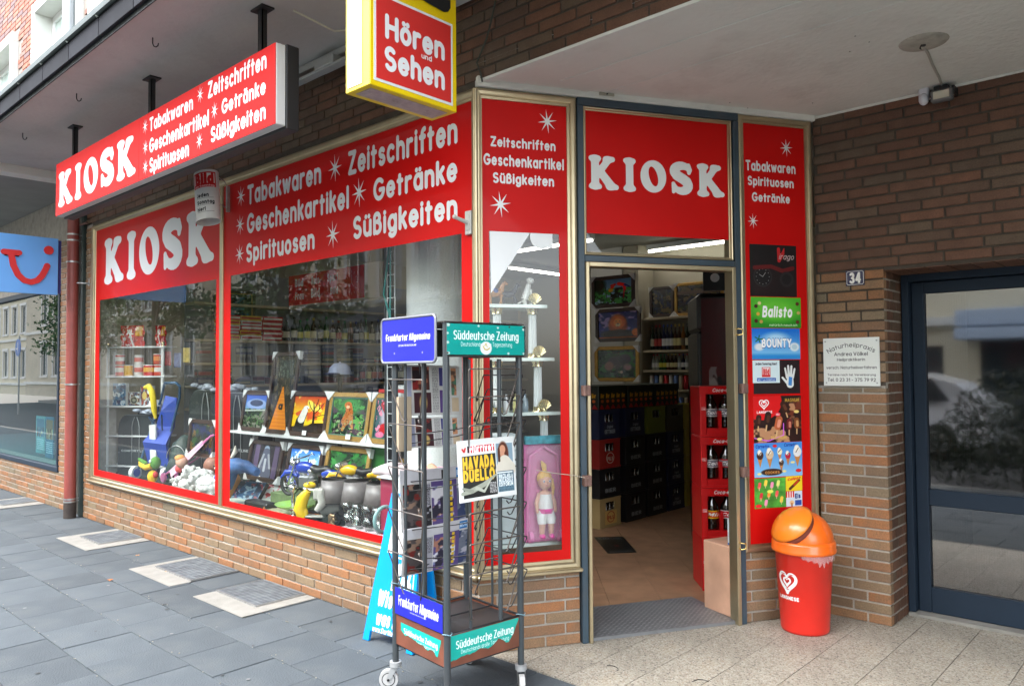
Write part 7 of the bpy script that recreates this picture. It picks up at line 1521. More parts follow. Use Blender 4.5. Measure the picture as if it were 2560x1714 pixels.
# floor poster and tread plate
p=P(160,220,(.05,.07,.08)); p.text('BLACK LABEL',.5,.16,.10,(.35,.40,.42),.8,w=1.,center=True); p.ell(.5,.5,.25,.22,(.10,.12,.12),.2); p.rect(.42,.3,.58,.8,(.03,.02,.02)); p.rect(.42,.5,.58,.62,(.35,.1,.1)); p.lines(.1,.86,.9,.96,3,(.4,.42,.42),2)
b=B(); b.add([(-.718,2.128,.0195),(-.57,2.312,.0195),(-.977,2.715,.0195),(-1.155,2.535,.0195)],[[0,1,2,3]],uv={0:[(0,0),(1,0),(1,1),(0,1)]}); tag(b.build('floor_poster',img_mat('floor_print',p.a,.4)),'dark poster lying on the shop floor before the beer crates','poster')
tm=thing('tread_plate','grey studded metal ramp inside the shop threshold','mat',(.4,1.1,.01),DA); m_tr=M('tread_steel',(.26,.27,.28),.42,metal=.55,var=.15,scale=6,dirt=.25)
b=B(FD); b.add([(.600,.0,.0185),(1.525,.0,.0185),(1.525,.06,.0225),(1.50,.475,.026),(.600,.475,.026),(.6,.06,.0225)],[[0,1,2,3,4,5]]); b.add([(.600,.0,.0185),(1.525,.0,.0185),(1.525,.0,.001),(.6,.0,.001)],[[0,3,2,1]]); b.add([(1.50,.475,.026),(.6,.475,.026),(.6,.475,.005),(1.48,.475,.005)],[[0,1,2,3]]); b.build('plate',m_tr,tm)
b=B(FD); j=0; yy=.012
while yy<.46:
    x=.615+(j%2)*.017
    while x<1.47:
        s=1 if j%2 else -1; zz=.0230+.0035*max(0,(yy-.06)/.41) if yy>.06 else .0190+.004*(yy/.06); dx,dy=.011,.0035*s
        b.add([(x-dx,yy-dy,zz),(x,yy-.003,zz+.0003),(x+dx,yy+dy,zz),(x,yy+.003,zz+.0003),(x,yy,zz+.0028)],[[0,1,4],[1,2,4],[2,3,4],[3,0,4]]); x+=.034
    yy+=.017; j+=1
tag(b.build('studs',M('stud_steel',(.40,.41,.42),.35,metal=.7),tm),kind='stuff')
# ---------------------------------------------------------------- narrow window: glass tiers, figurines, boxed doll
gs=thing('glass_etagere','glass and gold etagere with white fluted columns in the narrow window','display stand',(.3,.4,0)); m_gl2=M('glass_edge',(.72,.80,.76),.08,spec=.8); m_gld=M('bright_gold',(.78,.66,.38),.18,metal=.9)
for z,a,c in ((1.796,.10,.435),(1.505,.08,.475),(1.208,.10,.515),(.500,.05,.56)):
    b=B(FD); b.box(a,c,.14,.42,z,z+.008,bev=.002); b.box(a,c,.136,.142,z-.006,z+.012); b.build('tier',m_gl2,gs)
def fluted(x,y,z0,z1,r=.024):
    b=B(FD); n=28; prof=[(r,z0+.03),(r*.93,z1-.03)]
    vs=[];fs=[]
    for q,z in prof:
        for k in range(n): a=2*math.pi*k/n; rr=q*(1 if k%2 else .86); vs.append((x+rr*math.cos(a),y+rr*math.sin(a),z))
    for k in range(n): fs.append([k,(k+1)%n,n+(k+1)%n,n+k])
    b.add(vs,fs); b.build('column',m_white,gs)
    b=B(FD); b.lathe([(r*1.3,z1-.032),(r*1.15,z1-.02),(r*1.5,z1)],(x,y,0),16); b.lathe([(r*1.4,z0),(r*1.1,z0+.015),(r*1.2,z0+.03)],(x,y,0),16); b.build('gold_mount',m_gld,gs)
for x,z0,z1 in ((.376,1.513,1.79),(.405,1.216,1.50),(.440,.508,1.20),(.17,1.513,1.79),(.17,1.216,1.50)): fluted(x,.22,z0,z1)
for x,z in ((.378,1.806),(.402,1.514),(.430,1.218)):
    b=B(FD)
    for k in range(9): a=R(-80+20*k); b.tube([(x,.18,z+.008),(x+.038*math.sin(a),.18,z+.018+.040*math.cos(a)+.012)],[.003,.007],6)
    b.ball((x,.18,z+.010),(.014,.010,.012),10); b.build('shell_ornament',m_gld,gs)
def figurine(name,label,cat,parts,mat,T):
    b=B(T); 
    for q in parts:
        if q[0]=='b': b.ball(q[1],q[2],12)
        else: b.tube(q[1],q[2],8)
    return tag(b.build(name,mat),label,cat,'figurines in the narrow window')
GT=lambda x,y,z,s=1.: FD@Matrix.Translation((x,y,z))@Matrix.Scale(s,4)
figurine('dog_figurine','white sitting dog figurine on the top glass tier','figurine',[('t',[(.0,0,.03),(.012,0,.07),(.022,0,.105)],[.020,.017,.012]),('b',(.030,0,.122),(.020,.013,.015)),('t',[(.028,-.008,.08),(.032,-.008,.0)],[.008,.005]),('t',[(.028,.008,.08),(.032,.008,.0)],[.008,.005]),('t',[(-.008,-.012,.03),(.0,-.014,.0),(.018,-.014,.003)],[.014,.008,.005]),('t',[(-.015,0,.02),(-.035,0,.01)],[.005,.003]),('b',(.020,.012,.126),(.006,.004,.010)),('b',(.020,-.012,.126),(.006,.004,.010))],M('figurine_white',(.72,.70,.66),.3,coat=.4),GT(.325,.20,1.806,1.15))
figurine('horse_figurine','dark horse figurine on the top glass tier','figurine',[('t',[(-.04,0,.07),(.0,0,.068),(.03,0,.075)],[.022,.020,.018]),('t',[(.03,0,.08),(.05,0,.115),(.045,0,.125)],[.015,.011,.010]),('t',[(.045,0,.128),(.07,0,.118)],[.011,.007]),('t',[(.035,.01,.06),(.05,.01,.03),(.04,.01,.0)],[.009,.006,.004]),('t',[(.03,-.01,.06),(.03,-.01,.0)],[.009,.004]),('t',[(-.04,.01,.06),(-.05,.01,.03),(-.045,.01,0)],[.010,.006,.004]),('t',[(-.035,-.01,.06),(-.03,-.01,0)],[.01,.004]),('t',[(-.05,0,.08),(-.075,0,.05)],[.006,.002])],M('figurine_dark',(.03,.03,.05),.3,coat=.4),GT(.245,.24,1.806,.95))
figurine('horse_figurine','orange horse figurine with a blue saddle on the top glass tier','figurine',[('t',[(-.04,0,.07),(.0,0,.068),(.03,0,.08)],[.022,.022,.018]),('t',[(.03,0,.08),(.045,0,.125)],[.016,.011]),('t',[(.045,0,.13),(.068,0,.118)],[.011,.007]),('t',[(.03,.01,.06),(.035,.01,.0)],[.009,.004]),('t',[(.03,-.01,.06),(.02,-.01,.0)],[.009,.004]),('t',[(-.04,.01,.06),(-.045,.01,0)],[.010,.004]),('t',[(-.035,-.01,.06),(-.03,-.01,0)],[.01,.004])],M('figurine_orange',(.55,.22,.06),.3,coat=.4),GT(.165,.22,1.806,1.))
figurine('blue_saddle','blue cloth on the back of the orange horse figurine','figurine',[('b',(-.005,0,.078),(.022,.026,.020))],M('figurine_blue',(.04,.10,.35),.4),GT(.165,.22,1.806,1.))
for i in range(5):
    b=B(FD); b.lathe([(.0,0),(.017,0),(.020,.03),(.016,.07),(.007,.085),(.007,.10),(0,.101)],(.11+.055*i,.22,1.216),12); tag(b.build('perfume_bottle',M('perfume_%d'%(i%3),[(.55,.5,.2),(.2,.25,.3),(.6,.6,.62)][i%3],.1,spec=.8)),'small bottle, %s from the left on the third glass tier'%ordinal(i+1),'bottle','small bottles on the glass tier')
b=B(FD); b.box(.16,.30,.17,.30,1.216-.10,1.216-.02,bev=.004); 
b2=B(FD); b2.box(.10,.27,.15,.30,1.02,1.10,bev=.004); tag(b2.build('white_carton',M('card_white',(.70,.74,.76),.5)),'flat white carton standing on the pale box in the narrow window','carton')
b3=B(FD); b3.box(.06,.29,.16,.32,.512,1.02,bev=.004); tag(b3.build('pale_box',M('pale_grey_box',(.50,.55,.57),.6,var=.1,scale=10)),'tall pale grey box on the lowest tier of the narrow window','box')
# doll in her pack
dp=thing('doll_pack','pink doll pack with a blue header card on the lowest tier','toy',(.42,.5,.51))
m_pk=M('pink_card',(.80,.20,.48),.45,var=.12,scale=9); b=B(FD); b.box(.302,.520,.165,.172,.512,1.045,bev=.002); b.build('backing_card',m_pk,dp)
for s in (.318,.504):
    b=B(FD); b.tube([(s,.155,.55),(s,.150,.80),(s+(.41-s)*.15,.150,.98),(.41,.150,1.03)],.008,8); b.build('pushchair_frame',M('pink_plastic',(.82,.25,.52),.3,coat=.2),dp)
for s in (.325,.495):
    b=B(FD); b.cyl((s-.01,.13,.545),(s+.01,.13,.545),.030,n=18); b.build('pushchair_wheel',M('pink_plastic',(.82,.25,.52),.3,coat=.2),dp)
b=B(FD); b.box(.30,.522,.13,.16,1.045,1.09,bev=.002); b.build('header_card',M('teal_card',(.05,.30,.38),.4,var=.4,scale=40),dp)
bag=bpy.data.materials.new('clear_wrap'); bag.use_nodes=True; nt=bag.node_tree; q_=nt.nodes['Principled BSDF']; q_.inputs['Base Color'].default_value=(.95,.80,.9,1); q_.inputs['Alpha'].default_value=.16; q_.inputs['Roughness'].default_value=.12; nz=nt.nodes.new('ShaderNodeTexNoise'); nz.inputs['Scale'].default_value=14; nz.inputs['Detail'].default_value=6; bp=nt.nodes.new('ShaderNodeBump'); bp.inputs['Strength'].default_value=1.; bp.inputs['Distance'].default_value=.02; tc=nt.nodes.new('ShaderNodeTexCoord'); nt.links.new(tc.outputs['Object'],nz.inputs[0]); nt.links.new(nz.outputs[0],bp.inputs['Height']); nt.links.new(bp.outputs[0],q_.inputs['Normal'])
b=B(FD); b.box(.305,.517,.075,.163,.525,1.04,bev=.02); b.build('clear_wrap',bag,dp)
doll=thing('doll','blonde baby doll in a white top and pink shoes inside the doll pack','doll',(.4,.5,.54)); DT=FD@Matrix.Translation((.408,.125,.545))
m_skin=M('doll_skin',(.72,.40,.28),.45); m_hair=M('doll_hair',(.80,.50,.12),.5,var=.25,scale=40)
b=B(DT); b.ball((.0,0,.300),(.040,.038,.046),18); b.tube([(0,.0,.262),(0,.0,.24)],[.014,.016],10); b.tube([(0,0,.245),(0,0,.20),(0,0,.13)],[.030,.038,.036],12)
for s in (-1,1): b.tube([(s*.030,0,.235),(s*.052,-.008,.185),(s*.052,-.020,.150)],[.014,.012,.009],8); b.ball((s*.052,-.022,.143),(.010,.009,.012),8); b.tube([(s*.020,0,.13),(s*.026,-.022,.095),(s*.026,-.024,.05),(s*.026,-.02,.02)],[.024,.020,.016,.013],10)
b.ball((0,-.038,.296),(.006,.006,.005),8); b.build('body',m_skin,doll)
b=B(DT); b.ball((0,.008,.315),(.043,.041,.042),16); b.tube([(0,.0,.352),(-.005,0,.385),(-.02,0,.41)],[.012,.016,.004],8); b.tube([(.036,.0,.31),(.046,-.005,.26),(.042,-.01,.21)],[.014,.010,.004],8); b.build('hair',m_hair,doll)
for s in (-1,1):
    b=B(DT); b.ball((s*.016,-.034,.303),(.007,.005,.008),10); b.ball((s*.016,-.0382,.303),(.004,.002,.005),8,m=1); b.build('eye',[m_white,M('doll_eye',(.06,.08,.2),.2)],doll)
b=B(DT); b.ball((0,-.037,.281),(.008,.003,.003),8); b.build('mouth',M('doll_lips',(.55,.10,.12),.4),doll)
b=B(DT); b.tube([(0,0,.232),(0,0,.195),(0,0,.150)],[.034,.042,.044],14); b.build('top',M('satin_white',(.80,.80,.78),.25,bump=.5,bscale=30),doll)
b=B(DT); b.tube([(0,0,.155),(0,0,.130)],[.044,.046],14); b.box(-.020,.020,-.05,-.042,.138,.156,bev=.004); b.build('pink_bow',M('hot_pink',(.75,.08,.35),.4),doll)
b=B(DT)
for s in (-1,1): b.tube([(s*.020,0,.135),(s*.026,-.022,.100),(s*.026,-.024,.075)],[.030,.027,.024],12)
b.build('shorts',M('satin_white',(.80,.80,.78),.25),doll)
for s in (-1,1):
    b=B(DT); b.ball((s*.026,-.030,.008),(.017,.026,.014),12); b.build('shoe',M('hot_pink',(.75,.08,.35),.4),doll)
# ================================================================ goods on the display platform
PZ=.4255
# corner shelf with tins
cs=thing('corner_shelf','white corner shelf unit with tins at the left end of the KIOSK window','shelf',(-5.3,.3,PZ))
ST=frame_of((-5.52,.13,0),(.60,.36,0))
for z in (1.702,1.404,1.104,.806,.505):
    b=B(ST); b.box(-.02,.70,.0,.20,z,z+.016,bev=.003); b.build('tier',m_white2,cs)
for x in (.03,.66):
    for y in (.015,):
        b=B(ST); z0=PZ
        for z1 in (.505,.806,1.104,1.404,1.702): b.cyl((x,y+.01,z0),(x,y+.01,z1),.017,n=12); z0=z1+.016
        b.build('post',m_white2,cs); b=B(ST); b.lathe([(.015,1.718),(.010,1.73),(.020,1.745),(.006,1.765),(0,1.768)],(x,y+.01,0),12); b.build('finial',m_gld,cs)
def tin(x,y,z,r,h,col,label,stripe=None):
    b=B(ST); b.lathe([(0,0),(r,0),(r,h*.12),(r,h*.9),(r,h)],(x,y,z),16); b.lathe([(r*1.01,h*.35),(r*1.01,h*.75)],(x,y,z),16,m=1); b.lathe([(r*1.03,h*.93),(r*1.03,h),(0,h)],(x,y,z),16,m=2)
    tag(b.build('tobacco_tin',[M('tin_%d_%d'%(col[0]*99,col[1]*99),col,.35,metal=.1),M('tin_band_%d'%(int((stripe or (.8,.8,.8))[1]*99)),stripe or (.75,.72,.68),.4),m_white2]),label,'tin','tins on the corner shelf')
for i,(x,z,c,st,l) in enumerate([(.12,1.420,(.60,.04,.03),None,'red and white tin at the left of the second tier'),(.12,1.535,(.55,.05,.04),None,'red tin stacked on the leftmost tin'),(.22,1.420,(.85,.45,.05),(.85,.5,.1),'yellow tin, second from the left of the second tier'),(.34,1.420,(.72,.70,.68),(.6,.1,.08),'white and red tin in the middle of the second tier'),(.34,1.525,(.62,.60,.58),(.6,.12,.1),'white and red tin stacked on the middle tin'),(.46,1.420,(.62,.03,.03),(.85,.45,.08),'wide red tin with the letters XXL on the second tier'),(.57,1.420,(.65,.08,.05),(.8,.78,.72),'red tin at the right of the second tier'),(.56,1.535,(.60,.10,.06),(.8,.3,.1),'small red tin stacked at the right end')]):
    tin(x,.09,z,.045 if 'wide' not in l else .055,.105 if z>1.5 else .112,c,l,st)
p=P(140,120,(.70,.07,.06)); p.mottle(.3,8,1); p.patches([(.90,.85,.82),(.85,.15,.1)],6,2,.58); p.rect(.72,.05,.95,.5,(.9,.65,.1)); p.text('XL',.35,.4,.2,(.95,.95,.9),.3,w=1.3); p.line([(.5,.3),(.6,.95)],.05,(.92,.9,.88)); m_candy=img_mat('candy_print',p.a,.2,.5)
def bag(T,w,h,label,mat):
    b=B(T); nx,nz=8,6; 
    for s in (-1,1):
        vs=[];fs=[];uv={}
        for j in range(nz+1):
            for i in range(nx+1):
                u,v=i/nx,j/nz; d=.045*math.sin(math.pi*u)**.6*math.sin(math.pi*(.08+.84*v))**.7+.004*math.sin(i*2.3+j*1.7); vs.append((u*w+(.01*math.sin(j*2)),s*d*-1*-1,v*h))
        for j in range(nz):
            for i in range(nx): q=[j*(nx+1)+i,j*(nx+1)+i+1,(j+1)*(nx+1)+i+1,(j+1)*(nx+1)+i]; fs.append(q if s<0 else q[::-1]); uv[len(fs)-1]=[(vs[k][0]/w,vs[k][2]/h) for k in fs[-1]]
        b.add(vs,fs,0,True,uv)
    return tag(b.build('candy_bag',mat),label,'bag','sweet bags on the corner shelf')
bag(ST@Matrix.Translation((.12,.10,1.718)),.27,.215,'large shiny red bag of sweets on the top tier of the corner shelf',m_candy)
bag(ST@Matrix.Translation((.52,.10,1.718)),.12,.21,'narrow red bag of sweets at the right of the top tier',m_candy)
for i,(x,z,w,h,c,d,l) in enumerate([(.07,1.12,.15,.225,(.10,.35,.50),.05,'blue toy box on the third tier of the corner shelf'),(.25,1.12,.13,.135,(.35,.20,.15),.05,'small radio shaped box with a round dial on the third tier'),(.39,1.12,.13,.20,(.50,.16,.08),.05,'orange toy box at the right of the third tier')]):
    p=P(80,110,c); p.mottle(.4,6,i+50); p.patches([(.75,.8,.82),(.1,.15,.3)],6,i+60,.56); 
    if i==1: p.ell(.5,.6,.34,.30,(.75,.72,.6),.1); p.ell(.5,.6,.28,.25,(.12,.14,.12),.1); p.ell(.5,.6,.15,.13,(.5,.52,.45),.2)
    if i==2: p.ell(.35,.5,.2,.2,(.85,.75,.4),.3); p.ell(.7,.3,.14,.12,(.85,.9,.9),.2)
    t=plate(ST,x,x+w,z,z+h,.05,d,img_mat('toybox_%d'%i,p.a,.3,.3),'toy_box',None,m_white2); tag(t,l,'box','toy boxes on the corner shelf')
for i,(x,z) in enumerate(((.15,.822),(.30,.822))): b=B(ST); b.box(x,x+.09,.05,.10,z,z+.03,bev=.004); tag(b.build('toy_car',M('toy_red',(.5,.03,.03),.3)),'small red toy car on the fourth tier'if i==0 else 'second small toy car beside the suitcase','toy car')
# suitcases
def suitcase(T,w,h,d,label,col):
    t=thing('suitcase',label,'suitcase',tuple(T.translation),0,'suitcases in the KIOSK window'); m=M('suitcase_'+str(int(col[1]*999)),col,.55,var=.1,scale=8,bump=.15,bscale=120)
    b=B(T); n=8; pts=[(.0+.02,0),(w-.02,0),(w,.02)]+[(w-.5*w*(1-math.cos(R(a)))*.45,h-.16+.16*math.sin(R(a))) for a in range(0,91,15)]+[(.5*w*(1-math.cos(R(a)))*.45,h-.16+.16*math.sin(R(a))) for a in range(90,-1,-15)]+[(0,.02)]
    vs=[(x,0,z) for x,z in pts]+[(x,d,z) for x,z in pts]; k=len(pts); b.add(vs,[list(range(k)),list(range(k,2*k))[::-1]]+[[i,i+k,(i+1)%k+k,(i+1)%k] for i in range(k)]); b.build('shell',m,t)
    b=B(T); 
    for yy,s in ((.02,1),(d-.02,1)): b.tube([(x*1.0,yy,z) for x,z in pts],.0055,6,closed=True)
    b.build('zip_piping',M('piping_grey',(.20,.22,.22),.4),t)
    for x0 in (w*.40,w*.60):
        b=B(T); b.tube([(x0,-.008,.05),(x0,-.010,h*.80),(x0+(w/2-x0)*.3,-.012,h*.9),(x0+(w/2-x0)*.7,-.01,h-.02)],.004,6); b.build('front_zip',M('silver_zip',(.5,.52,.52),.3,metal=.7),t)
    b=B(T); b.box(w*.2,w*.8,-.012,.0,.06,h*.42,bev=.01); b.build('front_pocket',m,t)
    b=B(T); b.box(.015,.028,-.013,-.010,h*.37,h*.375); text_mesh(b,'COMFORT LINE',T@Matrix.Translation((0,-.013,0)),w*.12,h*.39,.018,w*.7,w=.8,step=.5); b.build('brand_print',M('print_grey',(.5,.52,.52),.5),t)
    b=B(T); b.tube([(w*.35,d/2,h-.01),(w*.37,d/2,h+.035),(w*.63,d/2,h+.035),(w*.65,d/2,h-.01)],.009,8); b.build('handle',m_black,t)
suitcase(frame_of((-5.42,.24,PZ),(.80,.42,0)),.44,.60,.20,'dark upright suitcase at the left of the KIOSK window beside the corner shelf',(.016,.026,.026))
suitcase(frame_of((-4.22,.42,PZ),(.90,.30,0)),.42,.86,.22,'tall dark suitcase behind the blue pushchair',(.014,.022,.020))
suitcase(frame_of((-3.78,.50,PZ),(.92,.26,0)),.44,.84,.22,'tall dark suitcase at the right of the KIOSK window',(.016,.020,.022))
b=B(frame_of((-4.30,.40,1.29),(.95,.2,0)))
for k in range(16): a=k*.9; b.ball((.1+.052*k,.05+.04*math.sin(a),.02+.02*math.cos(a*1.7)),(.05,.035,.022),10)
tag(b.build('folded_cloth',M('grey_cloth',(.30,.33,.38),.9,var=.5,scale=9)),'crumpled grey and pale cloths lying over the tall suitcases','cloth')
b=B(frame_of((-5.25,.30,1.06),(.9,.4,0)))
for k in range(9): b.ball((.05+.06*k,.03+.03*math.sin(k*1.3),.0+.012*math.cos(k*2.)),(.05,.045,.020),10)
tag(b.build('folded_cloth',M('pale_cloth',(.42,.46,.55),.9,var=.5,scale=9)),'pale blue cloth spread on top of the left suitcase','cloth')
b=B(frame_of((-4.92,.40,1.12),(.9,.4,0))); b.lathe([(.085,0),(.09,.01),(.06,.02),(.055,.055),(0,.07)],(.0,0,0),20); tag(b.build('cloth_hat',M('white_cotton',(.70,.70,.68),.9)),'white cloth hat lying beside the blue pushchair','hat')
# blue pushchair
pc=thing('pushchair','blue folding pushchair with a white panel in the KIOSK window','pushchair',(-4.75,.3,PZ)); m_bl=M('pushchair_blue',(.020,.07,.42),.6,var=.15,scale=9,bump=.1,bscale=200)
CT2=frame_of((-4.93,.22,PZ),(.86,.36,0))
b=B(CT2)
for s in (0,.30): b.tube([(.04+s*.9,.0+s*.2,.10),(.08+s*.85,.10,.45),(.16+s*.75,.16,.78),(.20+s*.66,.15,.90)],.012,8)
b.tube([(.20,.15,.89),(.23,.13,.925),(.37,.13,.925),(.40,.15,.89)],.014,8); b.tube([(.06,.30,.08),(.30,.02,.62)],.009,6); b.tube([(.32,.30,.08),(.12,.04,.60)],.009,6); b.build('frame',M('frame_teal',(.03,.10,.20),.3,metal=.4),pc)
b=B(CT2); b.add([(.12,.13,.50),(.34,.13,.50),(.35,.16,.78),(.21,.16,.80),(.10,.06,.14),(.36,.06,.12),(.37,.0,.34),(.09,.0,.36),(.23,.09,.66),(.22,.04,.24)],[[0,1,8],[1,2,8],[2,3,8],[3,0,8],[7,6,1,0],[4,5,9],[5,6,9],[6,7,9],[7,4,9]]); o=b.build('seat',m_bl,pc); md=o.modifiers.new('padding','SOLIDIFY'); md.thickness=.02
b=B(CT2); pts=[(.14,.52),(.22,.53),(.23,.20),(.20,.14),(.16,.18)]; b.add([(x,.045,z) for x,z in pts],[[0,1,2,3,4]]); o=b.build('white_panel',M('cloth_white',(.68,.68,.64),.8),pc); md=o.modifiers.new('padding','SOLIDIFY'); md.thickness=.02
for x in (.02,.40):
    b=B(CT2); b.cyl((x-.02,-.02,.065),(x+.02,-.02,.065),.062,n=24,m=0); b.cyl((x-.023,-.02,.065),(x+.023,-.02,.065),.040,n=20,m=1); b.build('wheel',[M('tyre_white',(.70,.72,.72),.5),m_bl],pc)
b=B(frame_of((-4.70,.20,0),(.86,.36,0))); b.tube([(.02,0,1.31),(.07,-.01,1.325),(.12,-.02,1.28),(.145,-.025,1.20),(.15,-.02,1.10),(.16,-.01,1.02)],[.020,.026,.028,.028,.024,.012],12)
tag(b.build('toy_banana',M('plush_yellow',(.80,.60,.03),.8,bump=.2,bscale=80)),'long yellow plush banana hanging from the blue pushchair','toy')
# plush parrot
tp=thing('plush_parrot','yellow and green plush parrot sitting in the KIOSK window','soft toy',(-4.35,.14,PZ)); PT2=frame_of((-4.36,.15,PZ),(.8,.5,0))
m_py=M('plush_yellow2',(.85,.55,.03),.9,bump=.3,bscale=90); m_pg=M('plush_green',(.10,.28,.04),.9,bump=.3,bscale=90)
b=B(PT2); b.ball((0,0,.08),(.045,.042,.060),14); b.ball((.02,-.03,.018),(.024,.035,.018),10); b.ball((-.05,-.03,.018),(.024,.035,.018),10); b.build('body',m_py,tp)
b=B(PT2); b.ball((.030,0,.205),(.048,.045,.058),14); b.build('head',m_pg,tp)
b=B(PT2); b.tube([(.0,-.02,.18),(-.05,-.03,.165),(-.10,-.03,.19),(-.115,-.03,.22)],[.028,.026,.020,.006],10); b.build('beak',m_py,tp); b=B(PT2); b.tube([(-.05,-.02,.20),(-.10,-.02,.225),(-.13,-.02,.245)],[.018,.020,.008],10); b.build('wing',m_pg,tp)
b=B(PT2); b.ball((.045,-.02,.10),(.022,.026,.030),10); b.build('scarf',M('plush_red',(.60,.05,.04),.9),tp); b=B(PT2); b.ball((.005,-.042,.225),(.012,.008,.014),10); b.build('eye',m_white,tp)
# pink doll pushchair and doll head
pd=thing('doll_pushchair','pink doll pushchair leaning diagonally behind the white plush sheep','toy',(-3.9,.3,PZ)); m_pp=M('pink_plastic',(.78,.34,.56),.3,coat=.2)
b=B()
for dy in (0,.10): b.tube([(-4.36,.25+dy,.50),(-3.95,.30+dy,.70),(-3.62,.34+dy,.90)],.010,8)
b.tube([(-3.62,.34,.90),(-3.60,.39,.915),(-3.62,.44,.90)],.010,8); b.build('frame',m_pp,pd)
b=B(); b.add([(-4.20,.27,.58),(-3.70,.34,.88),(-3.68,.43,.90),(-4.17,.36,.60)],[[0,1,2,3]]); b.add([(-4.24,.25,.56),(-3.74,.32,.86),(-3.72,.32,.82),(-4.20,.25,.50)],[[0,1,2,3]]); b.build('cloth_seat',M('pale_pink_cloth',(.80,.50,.62),.7,var=.15,scale=10),pd)
b=B(); b.cyl((-4.36,.24,.485),(-4.36,.26,.485),.045,n=18); b.cyl((-4.36,.35,.485),(-4.36,.37,.485),.045,n=18); b.build('wheel',m_pp,pd)
b=B(); b.ball((-3.92,.22,.665),(.055,.05,.055),16); b.ball((-3.93,.21,.70),(.05,.045,.03),12,m=1); b.ball((-3.98,.24,.60),(.05,.05,.04),12,m=2); tag(b.build('baby_doll',[m_skin,M('doll_hair2',(.75,.32,.08),.6),M('doll_red',(.7,.06,.05),.6)]),'baby doll with orange hair lying in the pink doll pushchair','doll')
b=B(); b.ball((-3.62,.36,.64),(.085,.08,.085),16); tag(b.build('brown_ball',M('brown_ball',(.30,.12,.07),.5)),'round brown ball behind the plush sheep','ball')
# plush sheep
def sheep(x,y,s,rz,label):
    t=thing('plush_sheep',label,'soft toy',(x,y,PZ),rz,'white plush animals in the KIOSK window'); T=at(x,y,PZ,rz)@Matrix.Scale(s,4); m=M('white_wool',(.70,.70,.67),.95,var=.12,scale=25,bump=1.,bscale=70); rr=random.Random(int(x*100))
    b=B(T); b.ball((0,0,.11),(.13,.075,.075),16)
    for k in range(46): a=rr.uniform(0,6.28); u=rr.uniform(-.9,.9); b.ball((.11*u,.055*math.cos(a)*math.sqrt(1-u*u),.112+.056*math.sin(a)*math.sqrt(1-u*u)),rr.uniform(.026,.040),8)
    for lx in (-.08,.07):
        for ly in (-.035,.035): b.tube([(lx,ly,.07),(lx,ly,.0)],[.028,.024],8)
    b.build('body',m,t)
    b=B(T); b.ball((-.155,-.02,.165),(.050,.042,.052),12); b.ball((-.195,-.03,.148),(.028,.024,.024),10)
    for k in range(16): a=rr.uniform(0,6.28); b.ball((-.140+.035*math.cos(a),-.02+.02*math.sin(a),.20+.012*math.sin(a*3)),.018,7)
    for s2 in (-1,1): b.tube([(-.14,-.02+s2*.035,.19),(-.12,-.02+s2*.062,.195),(-.10,-.02+s2*.065,.165),(-.125,-.02+s2*.060,.150)],[.014,.014,.012,.008],8)
    b.build('head',m,t)
    b=B(T); b.ball((-.218,-.032,.150),(.008,.010,.007),8); b.ball((-.185,-.055,.172),.006,8); b.ball((-.192,.012,.172),.006,8); b.build('face_buttons',m_black,t)
sheep(-3.40,.17,1.12,.15,'larger white plush sheep at the back of the KIOSK window group'); sheep(-3.18,.115,1.0,.25,'white plush sheep lying nearest the gold mullion'); sheep(-3.70,.16,.62,.1,'small white plush lamb in the middle of the group'); sheep(-3.88,.17,.48,.0,'smallest white plush lamb at the left of the group')
# deer
de=thing('plush_deer','brown plush deer with upright ears beside the mullion','soft toy',(-3.22,.3,PZ)); DT2=frame_of((-3.24,.27,PZ),(.85,.45,0)); m_dr=M('plush_brown',(.48,.22,.06),.9,bump=.4,bscale=80); m_dw=M('plush_cream',(.72,.66,.55),.9,bump=.4,bscale=80)
b=B(DT2); b.tube([(.06,.05,.0),(.06,.05,.14),(.03,.02,.24)],[.06,.05,.035],12); b.ball((.02,.0,.285),(.052,.05,.055),14); b.tube([(.0,-.02,.275),(-.05,-.04,.25)],[.036,.022],10); b.build('body',m_dr,de)
for s in (-1,1): b=B(DT2); b.tube([(.035+s*.025,.01,.32),(.045+s*.045,.02,.37),(.04+s*.05,.02,.42)],[.012,.020,.004],10); b.build('ear',[m_dr,m_dw][s>0],de)
b=B(DT2); b.ball((-.04,-.04,.24),(.025,.02,.014),10); b.ball((.045,-.01,.27),(.03,.045,.04),10); b.build('pale_cheeks',m_dw,de); b=B(DT2); b.ball((-.062,-.046,.255),(.010,.009,.008),8); b.build('nose',m_black,de); b=B(DT2); b.ball((.0,-.045,.298),(.010,.007,.012),10); b.build('eye',m_black,de)
p=P(160,120,(.06,.10,.05)); p.mottle(.5,6,4); p.patches([(.15,.30,.10),(.10,.15,.35),(.4,.3,.1)],7,8,.56); pic('dark green fantasy picture leaning between the suitcases and the pink pushchair',-4.10,.36,.70,.50,.33,p.a,lean=-.1)
# plate picture at the back left
p=P(160,160,(.03,.03,.03)); p.ell(.5,.5,.42,.42,(.02,.10,.18),.05); p.patches([(.05,.25,.35),(.02,.08,.12),(.25,.45,.5)],8,6,.55,.1,.9,.1,.9); p.ell(.4,.6,.12,.14,(.35,.6,.7),.6); 
picture('framed round blue plate high behind the corner shelf',at(-5.60,1.3,1.93,R(70)),.48,.46,img_mat('blue_plate',p.a,.2,.4),fm=m_fr_dark,corners='0000',inner=m_fr_gold)
